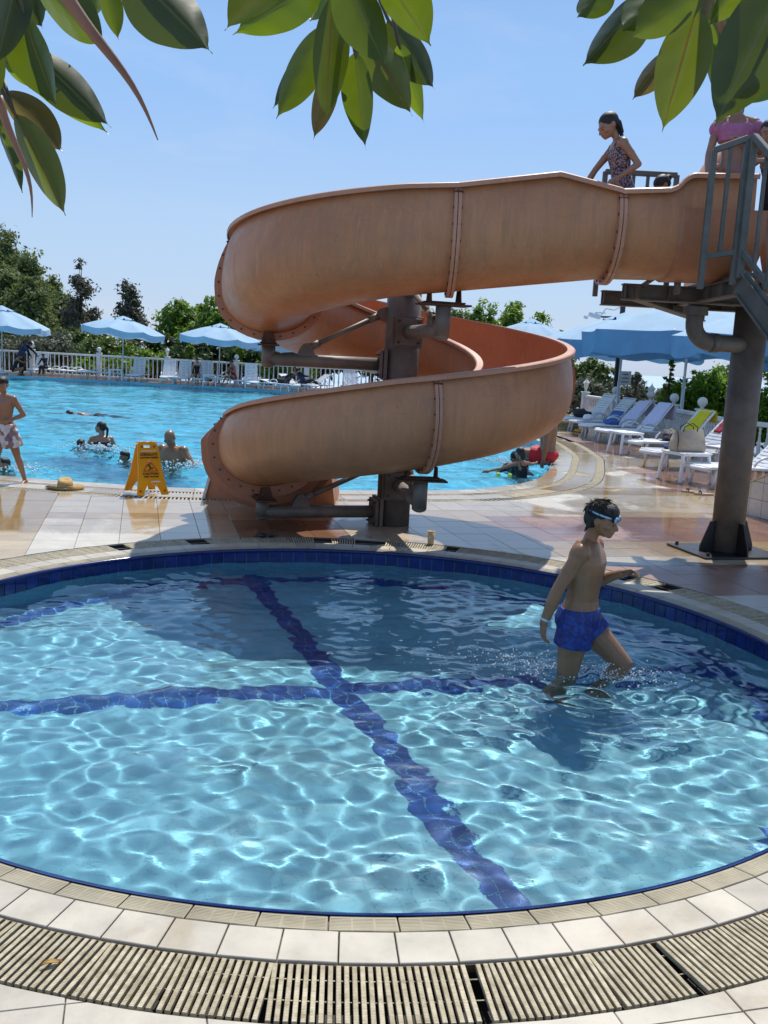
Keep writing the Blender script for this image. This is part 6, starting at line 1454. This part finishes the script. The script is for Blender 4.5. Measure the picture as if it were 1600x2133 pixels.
    if hair:
        rg = random.Random(len(label)); e = G()
        if hair in ('short', 'boy'):
            e.ball(hp(0, -.013, .024), (.0485 * HH, .054 * HH, .046 * HH), Rh, 20, 14); e.ball(hp(0, -.026, .000), (.044 * HH, .038 * HH, .040 * HH), Rh, 16, 10); e.ball(hp(0, .016, .040), (.043 * HH, .042 * HH, .030 * HH), Rh, 16, 10)
            if hair == 'boy':
                for k in range(40):
                    a = rg.uniform(-1.9, 1.9) + math.pi / 2 * 0; ph = rg.uniform(.15, 1.25); dv = V3(math.sin(ph) * math.sin(a) * .95, -math.sin(ph) * math.cos(a) * .9 + .25, math.cos(ph)).normalized(); b0 = V3(0, -.008, .018) + V3(dv.x * .044, dv.y * .050, dv.z * .046)
                    tp = b0 + (dv * .55 + V3(rg.uniform(-.4, .4), rg.uniform(.1, 1.1), rg.uniform(-.7, .1))).normalized() * rg.uniform(.008, .017); capsule(e, hp(*b0), hp(*tp), .0052 * HH, .0016 * HH, 6)
                for k in range(16): x = rg.uniform(-.036, .036); capsule(e, hp(x, .040, .036), hp(x * 1.05 + rg.uniform(-.004, .004), .054 - abs(x) * .25, rg.uniform(.014, .022)), .005 * HH, .002 * HH, 6)
                for k in range(10): z = rg.uniform(-.03, .0); x = rg.choice((-1, 1)) * .036; capsule(e, hp(x, -.03, z), hp(x * .95, -.040, z - .025), .007 * HH, .002 * HH, 6)
        elif hair in ('pony', 'bun', 'wet'):
            e.ball(hp(0, -.010, .020), (.0475 * HH, .0545 * HH, .047 * HH), Rh, 20, 14); e.ball(hp(0, -.028, .004), (.043 * HH, .034 * HH, .040 * HH), Rh, 16, 10)
            if hair == 'pony': P_ = [hp(0, -.056, .015), hp(0, -.080, -.005), hp(0, -.080, -.06), hp(0, -.066, -.125), hp(0, -.06, -.16)]; [capsule(e, P_[i], P_[i + 1], (.016 - .002 * i) * HH, (.0145 - .0025 * i) * HH) for i in range(4)]
            if hair == 'bun': e.ball(hp(0, -.064, .012), .022 * HH)
            if hair == 'wet':
                for x in (-.022, -.008, .008, .022): capsule(e, hp(x, -.048, -.01), hp(x * 1.1, -.046, -.085 + abs(x)), .013 * HH, .005 * HH)
        elif hair == 'cap':
            e.ball(hp(0, -.006, .012), (.0475 * HH, .0575 * HH, .0525 * HH), Rh, 20, 14); e.ball(hp(0, -.020, -.030), (.038 * HH, .036 * HH, .042 * HH), Rh, 16, 10)
        ho = remesh(e, (.0032 if hair == 'boy' else max(.0045, voxel * .6)) if voxel < .02 else voxel, 'hair' if hair != 'cap' else 'swim_hood', hm if hair != 'cap' else M.black_cloth, 1, body)
    for c_ in clothes:
        kind, mat_ = c_[0], c_[1]; e = G(); gr = c_[2] if len(c_) > 2 else {}
        z0, z1 = gr.get('z', (.46, .57)); add = gr.get('add', .006)
        if kind in ('trunks', 'briefs', 'top', 'suit', 'robe'):
            zs = [q for q in secs if z0 <= q[0] <= z1]; ss = []
            def interp(z):
                for a, b in zip(secs, secs[1:]):
                    if a[0] <= z <= b[0]: f = (z - a[0]) / (b[0] - a[0]); return tuple(a[i] + (b[i] - a[i]) * f for i in range(4))
                return secs[0] if z < secs[0][0] else secs[-1]
            ss = [interp(z0)] + [q for q in zs if z0 < q[0] < z1] + [interp(z1)]; ss = [(z,) + q[1:] for z, q in zip([z0] + [q[0] for q in zs if z0 < q[0] < z1] + [z1], ss)]
            vs, fs = loft(ss, 1.0, add); e.add(vs, fs)
            if kind in ('trunks', 'briefs', 'suit', 'robe'):
                for s in (-1, 1): e.ball((spine(.49)[0] + V3(s * .042, -.034, -.004)) * H, ((.044 + add) * H, (.040 + add) * H, (.046 + add) * H))
            if female > .3 and kind in ('top', 'suit'):
                for s in (-1, 1): pb, Rb = spine(.745); e.ball((pb + Rb @ V3(s * .040, .040, 0)) * H, ((.042 + add) * H, (.038 + add) * H, (.034 + add) * H), Rb)
            if kind == 'trunks' or (kind == 'robe'):
                ln = gr.get('leg', .10)
                for s in ('L', 'R'):
                    h_, k_ = joints['hip' + s] / H, joints['kn' + s] / H; d = (k_ - h_).normalized(); fl = gr.get('flare', .010)
                    n = 18; a_ = h_; b_ = h_ + d * ln; Rr = frame_from(d); prof = [(.001, -.04), (.045 * fat + add, -.02), (.051 * fat + add, .0), (.050 * fat + add + fl * .5, ln * .5), (.049 * fat + add + fl, ln), (.001, ln)]
                    e.lathe([(r * H, z * H) for r, z in prof], a_ * H, n, Rr)
                    if kind == 'robe': an_ = joints['an' + s] / H; capsule(e, k_ * H, (k_ + (an_ - k_) * .9) * H, .042 * H, .032 * H)
            if kind == 'robe' or gr.get('sleeves'):
                for s in ('L', 'R'): capsule(e, joints['sh' + s], joints['el' + s], .038 * H, .030 * H); capsule(e, joints['el' + s], joints['el' + s].lerp(joints['wr' + s], gr.get('sleeve', .9)), .028 * H, .022 * H)
            if gr.get('straps'):
                for s in (-1, 1):
                    P_ = [spine(z)[0] + spine(z)[1] @ V3(s * x, y, 0) for z, x, y in ((.775, .050, .058), (.80, .050, .046), (.832, .046, .006), (.815, .048, -.036), (.77, .05, -.062))]
                    for i in range(4): capsule(e, P_[i] * H, P_[i + 1] * H, .0065 * H, .0065 * H, 8)
            if gr.get('puff'):
                for s in ('L', 'R'): e.ball(joints['sh' + s].lerp(joints['el' + s], .18), (.040 * H, .040 * H, .046 * H))
            nm = {'trunks': 'swim_shorts', 'briefs': 'bikini_bottom', 'top': 'swim_top', 'suit': 'swimsuit', 'robe': 'clothing'}[kind]
            remesh(e, min(voxel, .010), nm, mat_, 2, body)

    return body, hp, joints, H, Rh, HH
DN = (0, 0, -1)
stand = dict(armL=((-.12, 0, -1), (-.05, .1, -1)), armR=((.12, 0, -1), (.05, .1, -1)), legL=((0, 0, -1), (0, -.02, -1)), legR=((0, 0, -1), (0, -.02, -1)))
def P(**k): d = dict(stand); d.update(k); return d

# --- the boy wading through the paddling pool, in profile to the right
Hb = 1.44; by = -math.pi / 2 - .48       # forward (+y) turned to world +x
bx = 1.165; bY = 5.27
boy, hpb, jb, HbR, RhB, HHb = person('dark haired boy with goggles on his forehead wading through the paddling pool', (bx, bY, .195), by, Hb,
    P(lean=.06, head=(.15, .05), armL=((-.16, -.10, -.97), (.02, 1.0, .50), (.1, .9, .35), (.3, -.2, -.9), .9), armR=((.16, -.42, -.90), (.10, -.30, -1), (.0, .05, -1), (-.6, .6, 0), .55),
      legL=((-.10, .80, -.70), (.04, -.45, -.90)), legR=((.02, -.08, -1), (0, -.30, -1), (0, 1, -.15))), M.skin_tan, 'boy',
    [('trunks', M.trunks_blue, dict(z=(.458, .566), add=.006, leg=.082, flare=.008))], voxel=.0062, kid=.50, fat=1.30)
boy.cycles.is_caustics_receiver = True
g = G(); ring = []
for k in range(25):
    a = math.pi * (-.10 + 1.2 * k / 24) + math.pi / 2 - math.pi / 2; ring.append(hpb(.049 * math.cos(2 * math.pi * k / 24), -.004 + .0565 * math.sin(2 * math.pi * k / 24), .026 - .004 * math.sin(2 * math.pi * k / 24)))
g.tube(ring, .0045 * 1.3, 8, False); gs = g.build('goggle_strap', M.goggle, boy)
rgh = random.Random(9); g = G()
for k in range(1300):
    az = rgh.uniform(-math.pi, math.pi); ph = abs(rgh.gauss(0, .75)); 
    if ph > 1.55: continue
    d0 = V3(math.sin(ph) * math.sin(az), math.sin(ph) * math.cos(az), math.cos(ph))
    if d0.y > .35 and d0.z < .28: continue
    c0 = V3(0, -.012, .022); R0 = V3(.0475, .0535, .0475); root = c0 + V3(d0.x * R0.x, d0.y * R0.y, d0.z * R0.z)
    flow = V3(d0.x * .8 + rgh.uniform(-.5, .5), .55 + d0.y * .7 + rgh.uniform(-.5, .4), -.55 * ph + rgh.uniform(-.25, .25)); flow = (flow - d0 * flow.dot(d0)).normalized()
    L_ = rgh.uniform(.014, .030); lift = rgh.uniform(.02, .16) if rgh.random() < .93 else rgh.uniform(.5, 1.1)
    p1 = root + flow * L_ * .5 + d0 * L_ * lift * .5; p2 = root + flow * L_ + d0 * L_ * lift * .55
    g.tube([hpb(*root), hpb(*p1), hpb(*p2)], [.0016 * HHb, .0013 * HHb, .0003 * HHb], 3, False)
for k in range(260):
    x = rgh.uniform(-.036, .036); a_ = hpb(x, rgh.uniform(.012, .040), .066 - abs(x) * .35 - rgh.uniform(0, .012)); g.tube([a_, hpb(x * 1.03, .054 - abs(x) * .22, .034), hpb(x + rgh.uniform(-.006, .006), .0575 - abs(x) * .3, rgh.uniform(.012, .022))], [.0022 * HHb, .0018 * HHb, .0004 * HHb], 3, False)
tag(g.build('hair_strands', M.hair, boy), kind='stuff')
for s in (-1, 1):
    g = G(); g.ball(hpb(s * .021, .056, .021), (.0175 * HHb, .0075 * HHb, .0125 * HHb), RhB, 14, 10); eo = g.build('goggle_frame', M.goggle, boy)
    g = G(); g.ball(hpb(s * .022, .0605, .021), (.0125 * HHb, .0055 * HHb, .0088 * HHb), RhB, 12, 8); g.build('goggle_lens', M.lens, eo)
w_, e_ = jb['wrR'], jb['elR']; d_ = (e_ - w_).normalized(); g = G(); g.tube([w_ + d_ * .020, w_ + d_ * .042], .0265, 16); g.build('wristband', M.band, boy)

# --- child walking along the kerb at the left
fk = ground(38, 1008)
person('bare chested small boy in white patterned shorts walking beside the pool', (fk.x - .16, fk.y + .05, .60), 2.95, 1.22,
    P(lean=.05, head=(.15, .25), armL=((-.38, -.35, -.85), (.55, .75, -.35), None, None, .6), armR=((.30, -.2, -.9), (-.3, .6, -.6), None, None, .5), legL=((-.20, -.16, -.96), (-.18, -.22, -.95), (-.1, 1, -.1)), legR=((.08, .16, -.97), (.04, -.03, -1), (0, 1, -.12))), M.skin_brown, 'short',
    [('trunks', M.trunks_print, dict(z=(.46, .568), add=.010, leg=.15, flare=.020))], voxel=.0085, kid=.9, fat=1.18)
q = ground(6, 960, 0); person('partly hidden child in a black top behind the walking boy', (q.x - .15, 12.6, -.15), 2.6, 1.2, P(armL=((-.3, .2, -1), (.1, .8, -.5)), armR=((.3, .3, -.9), (-.2, .9, .1))), M.skin_tan, 'short', [('top', M.black_cloth, dict(z=(.55, .80))), ('trunks', M.navy_print, {})], voxel=.013, kid=.8)
# --- bathers in the big pool
def bather(px, py, Y, label, H, yaw, pose, skin_m, hair, clothes=(), dz=0, **k):
    p = upright(px, py, Y); return person(label, (p.x, Y, dz), yaw, H, pose, skin_m, hair, clothes, **k)
deep = dict(legL=((0, .3, -1), (0, -.4, -1)), legR=((0, .1, -1), (0, -.3, -1)))
bather(212, 930, 15.9, 'woman with a black ponytail seen from behind in the swimming pool', 1.64, .55, P(**deep, lean=.05, head=(-.05, .75), armL=((-.5, .3, -.8), (.2, .9, -.3)), armR=((.5, .25, -.8), (-.2, .9, -.3))), M.skin_brown, 'pony', [('suit', M.black_cloth, dict(z=(.47, .775), add=.005, straps=True))], dz=-.47, voxel=.011, female=1, fat=1.2)
bather(168, 940, 15.6, 'child with only the back of a black haired head above water', 1.2, .1, P(**deep), M.skin_brown, 'cap' if False else 'short', dz=-.57, voxel=.013, kid=.9)
bather(262, 955, 14.3, 'young boy up to his chin in the pool left of the yellow sign', 1.2, 2.5, P(**deep, head=(-.05, 0)), M.skin_tan, 'short', dz=-.58, voxel=.011, kid=.9)
bather(283, 965, 14.2, 'wet child shoulder showing just beside the yellow sign', 1.15, 2.8, P(**deep, lean=.3), M.skin_brown, 'short', dz=-.66, voxel=.013, kid=.9)
bather(362, 960, 14.05, 'bald man standing chest deep behind the yellow sign', 1.80, 2.85, P(**deep, lean=.10, head=(.42, .1), armL=((-.62, .12, -.78), (-.35, .35, -.9)), armR=((.5, .2, -.8), (.1, .6, -.7))), M.skin_tan, None, dz=-.43, voxel=.011, fat=1.42)
q = upright(190, 868, 22.8); person('swimmer stretched out just under the surface in mid pool', (q.x + .2, 22.8, -.17), math.pi / 2, 1.7, P(tip=1.50, head=(-.3, 0), armL=((-.2, 1, .0), (.1, 1, .0)), armR=((.3, 1, .05), (0, 1, 0)), legL=((-.05, -1, -.02), (0, -1, .0)), legR=((.05, -1, -.05), (0, -1, -.1))), M.skin_brown, 'short', [('trunks', M.black_cloth, {})], voxel=.016)
bather(12, 975, 12.5, 'child in the pool at the left edge, black hair only', 1.2, 2.8, P(**deep), M.skin_brown, 'short', dz=-.55, voxel=.013, kid=.9)
# --- people at the right rim of the big pool
bather(1074, 975, 15.5, 'girl in a black swim hood leaning on the pool rim', 1.5, 2.9, P(**deep, lean=.25, head=(.25, -.2), armL=((-.5, .5, -.6), (.6, .7, .0)), armR=((.5, .5, -.6), (-.6, .7, .0))), M.skin_tan, 'cap', [('suit', M.grey_print, dict(z=(.47, .825), add=.006, sleeves=True, sleeve=.6))], dz=-.46, voxel=.011, kid=.4, female=.5)
bather(1088, 990, 14.9, 'child with black hair resting arms on the pool kerb, seen from behind', 1.35, .55, P(**deep, lean=.15, head=(.1, 0), armL=((-.6, .6, -.35), (-.75, .35, -.2)), armR=((.7, .5, -.1), (.9, .5, .02))), M.skin_brown, 'wet', [('suit', M.black_cloth, dict(z=(.47, .78), straps=True))], dz=-.32, voxel=.011, kid=.6)
q = ground(1137, 966); person('man in red swim shorts sitting on the rim, head hidden by the slide', (q.x + .02, q.y + .05, .12), 1.15, 1.80, P(lean=.02, tip=.0, head=(.3, 0), armL=((-.15, -.1, -1), (-.05, .1, -1)), armR=((.15, -.1, -1), (.05, .1, -1)), legL=((-.12, 1, .12), (0, .25, -1)), legR=((.12, 1, .12), (0, .25, -1))), M.skin_tan, 'short', [('trunks', M.red_cloth, dict(leg=.15, z=(.46, .555)))], voxel=.012, fat=1.45)
for i, (px, py) in enumerate(((1038, 990), (1062, 992))):
    q = ground(px, py, -.08); g = G(); g.ball((0, 0, 0), .036, n=14, m=9); o = g.build('tennis_ball', M.lime); o.location = (q.x, q.y, -.07); tag(o, ['lime green ball floating, left one of the pair at the rim', 'lime green ball floating closer to the resting child'][i], 'ball', 'lime balls at the pool rim')
# --- on the slide platform
q = upright(1282, 320, 8.05); zf = 2.37
person('girl in a leopard print swimsuit walking down into the slide', (q.x + .06, 7.98, 3.07), math.pi / 2 + .15, 1.24,
    P(lean=.26, head=(.30, .12), armR=((.25, .55, -.80), (.1, .45, -.85), (0, .6, -.8), None, .3), armL=((-.30, -.55, -.80), (.05, .75, -.55), (0, .8, -.4), (.6, -.3, -.7), .4), legL=((0, .12, -1), (0, -.1, -1)), legR=((0, -.05, -1), (0, -.15, -1))), M.skin_brown, 'wet',
    [('suit', M.leopard, dict(z=(.455, .785), add=.006, straps=True))], voxel=.0075, kid=1.5, female=.1, fat=1.18)
q = upright(1408, 395, 8.10); person('child crouching in the slide entry, only dark hair and brow visible', (q.x + .04, 8.10, 2.44 + .27), math.pi / 2 + .1, 1.15,
    P(lean=.3, head=(.45, .1), armL=((-.3, .6, -.5), (0, .8, -.3)), armR=((.3, .6, -.5), (0, .8, -.3)), legL=((-.1, .8, .2), (0, -.2, -1)), legR=((.1, .8, .2), (0, -.2, -1))), M.skin_tan, 'bun', [('suit', M.navy_print, dict(z=(.455, .785)))], voxel=.009, kid=.8)
q = upright(1528, 320, 8.0); person('girl in a pink ruffled bikini waiting behind the platform railing', (q.x, 8.0, 2.45 + .76), math.pi - .25, 1.50,
    P(lean=-.03, head=(0, 0), armL=((-.32, .15, -.9), (.75, .55, .25), (.7, .3, .5), None, .8), armR=((.2, .1, -1), (0, .5, -.8)), legL=((-.05, 0, -1), (0, 0, -1)), legR=((.05, 0, -1), (0, 0, -1))), M.skin_brown, 'wet',
    [('top', M.pink, dict(z=(.70, .790), add=.015, puff=True, straps=True)), ('briefs', M.pink, dict(z=(.455, .555), add=.006))], voxel=.009, kid=.6, female=.25)
q = upright(1608, 330, 7.75); person('child in black swimwear climbing the stairs at the right edge', (q.x + .10, 7.85, 2.45 + .55), math.pi / 2 + .5, 1.35,
    P(lean=.25, head=(.1, 0), armL=((-.2, .7, -.4), (0, 1, -.1), None, None, .9), armR=((.2, .6, -.6), (0, 1, .1), None, None, .9), legL=((-.05, .5, -.8), (0, -.3, -1)), legR=((.05, -.1, -1), (0, -.3, -1))), M.skin_brown, 'wet', [('suit', M.black_cloth, dict(z=(.455, .785)))], voxel=.011, kid=.6)
# --- adult at the right edge: only the forearm and hand hang into view
q = upright(1592, 1046, 10.35); person('bystander at the right edge, forearm and hand hanging beside the tiled wall', (q.x + .235, 10.30, .93), math.pi + .3, 1.74, P(armR=((.20, .10, -1), (.05, .16, -1), None, None, .5), armL=((-.1, 0, -1), (0, .1, -1))), M.skin_tan, 'short', [('trunks', M.navy_print, dict(leg=.14)), ('top', M.grey_print, dict(z=(.56, .82)))], voxel=.012)
# --- people on the far side
def far(px, Y, label, H, yaw, zp, pose, sk, hr, cl=(), **k): p = upright(px, 760, Y); k.setdefault('voxel', .022); return person(label, (p.x, Y, zp), yaw, H, pose, sk, hr, cl, **k)
far(44, 43.3, 'woman in a navy patterned tunic bending towards a lounger', 1.70, -.9, .88, P(lean=.75, head=(.3, 0), armL=((-.2, .5, -.8), (.0, .5, -.8)), armR=((.3, .7, -.6), (.2, .6, -.7)), legL=((-.05, 0, -1), (0, -.05, -1)), legR=((.06, .1, -1), (0, -.05, -1))), M.skin_tan, 'cap', [('suit', M.navy_print, dict(z=(.50, .83), add=.028, sleeves=True)), ('robe', M.black_cloth, dict(z=(.455, .55), add=.014, leg=.20))])
far(30, 42.9, 'woman in black squatting at the far pool edge with a phone', 1.62, -1.2, .24, P(lean=.45, head=(.2, 0), armL=((-.2, .7, -.4), (.2, .7, .4)), armR=((.2, .7, -.4), (-.2, .7, .4)), legL=((-.2, .9, .25), (0, -.55, -.85)), legR=((.2, .9, .2), (0, -.5, -.85))), M.skin_tan, 'bun', [('suit', M.black_cloth, dict(z=(.455, .80)))], female=1)
far(95, 43.2, 'child in black sitting on a lounger at the far edge', 1.30, 2.9, .42, P(lean=.35, head=(.1, 0), armL=((-.2, .5, -.8), (.1, .7, -.5)), armR=((.2, .5, -.8), (-.1, .7, -.5)), legL=((-.1, 1, 0), (0, .1, -1)), legR=((.1, 1, 0), (0, .1, -1))), M.skin_tan, 'short', [('robe', M.black_cloth, dict(z=(.455, .82), leg=.2))], kid=.6)
far(411, 42.4, 'woman in a black swimsuit and dark hat sitting upright facing the pool', 1.62, math.pi, .42, P(lean=.12, armL=((-.25, .35, -.9), (.15, .8, -.4)), armR=((.25, .35, -.9), (-.15, .8, -.4)), legL=((-.12, 1, .05), (0, .08, -1)), legR=((.12, 1, .05), (0, .08, -1))), M.skin_fair, 'cap', [('suit', M.black_cloth, dict(z=(.455, .785)))], female=1, voxel=.018)
far(487, 42.3, 'woman in a wine red top sitting sideways on a flat lounger', 1.6, 2.5, .42, P(lean=.25, armL=((-.25, .4, -.8), (.3, .6, .4)), armR=((.25, .35, -.9), (-.15, .8, -.2)), legL=((-.1, 1, .35), (0, .3, -1)), legR=((.1, 1, .1), (0, .5, -.9))), M.skin_tan, 'bun', [('suit', M.towel_red, dict(z=(.455, .80), add=.012))], female=1)
far(597, 40.9, 'person in a checked shirt lying back on a lounger beside the slide', 1.7, 1.1, .42, P(lean=-.15, tip=-.75, head=(.3, 0), armL=((-.3, .6, -.4), (.3, .8, .0)), armR=((.3, .6, -.4), (-.3, .8, 0)), legL=((-.1, 1, .05), (0, 1, -.1)), legR=((.1, 1, .25), (0, .8, -.5))), M.skin_tan, 'short', [('suit', M.grey_print, dict(z=(.50, .82), add=.015, sleeves=True, sleeve=.2)), ('robe', M.black_cloth, dict(z=(.455, .54), leg=.2))])
far(634, 41.6, 'person in dark clothes reclining, right one of the couple beyond the slide', 1.65, -1.0, .42, P(lean=-.1, tip=-.6, head=(.3, 0), armL=((-.3, .6, -.4), (.3, .8, .0)), armR=((.3, .6, -.4), (-.3, .8, 0)), legL=((-.1, 1, .1), (0, 1, -.2)), legR=((.1, 1, .25), (0, .8, -.5))), M.skin_tan, 'cap', [('suit', M.navy_print, dict(z=(.455, .82), add=.02, sleeves=True)), ('robe', M.black_cloth, dict(z=(.455, .54), leg=.2))])
for i, (px, Y) in enumerate(((578, 40.6), (617, 41.2))): pass

# ------------------------------------------------------------------ splashes: flung drops and churned foam
rgs = np.random.RandomState(5)
def spray(name, c_, n, spread, hmax, rmin, rmax, label):
    g = G()
    for i in range(n):
        a = rgs.rand() * 6.28; r = abs(rgs.normal()) * spread; z = abs(rgs.normal()) * hmax * math.exp(-(r / spread) ** 2 * .3); rr = rmin + (rmax - rmin) * rgs.rand() ** 3
        g.ball((c_[0] + math.cos(a) * r * 1.2, c_[1] + math.sin(a) * r * .7, c_[2] + z), (rr * rgs.uniform(.8, 1.5), rr, rr), None, 6, 4)
    o = g.build(name, M.foam); tag(o, label, 'splash', kind='stuff'); return o
m, t, b = node_mat('water drops'); b.inputs['Base Color'].default_value = (.9, .96, .98, 1); b.inputs['Roughness'].default_value = .08; b.inputs['Transmission Weight'].default_value = .25; b.inputs['IOR'].default_value = 1.33; M.foam = m
spray('splash', (1.38, 5.22, -.112), 900, .17, .030, .0012, .0055, 'white spray thrown up round the front knee of the wading boy')
spray('splash', (1.10, 5.26, -.112), 500, .17, .016, .0015, .0050, 'small churned drops round the rear leg of the wading boy')
spray('splash', (.80, 5.50, -.110), 420, .36, .004, .0015, .0050, 'glittering drops on the wake behind the wading boy')
for x, y, n, s_, lb in ((-4.75, 15.4, 260, .45, 'white splashes round the bathing woman'), (-2.75, 13.7, 420, .42, 'foaming water beside the bald man'), (-4.9, 12.4, 160, .35, 'churned water at the left edge of the pool'), (2.0, 16.6, 120, .3, 'small splashes near the hooded girl')):
    spray('splash', (x, y, -.09), n, s_, .05, .006, .022, lb)
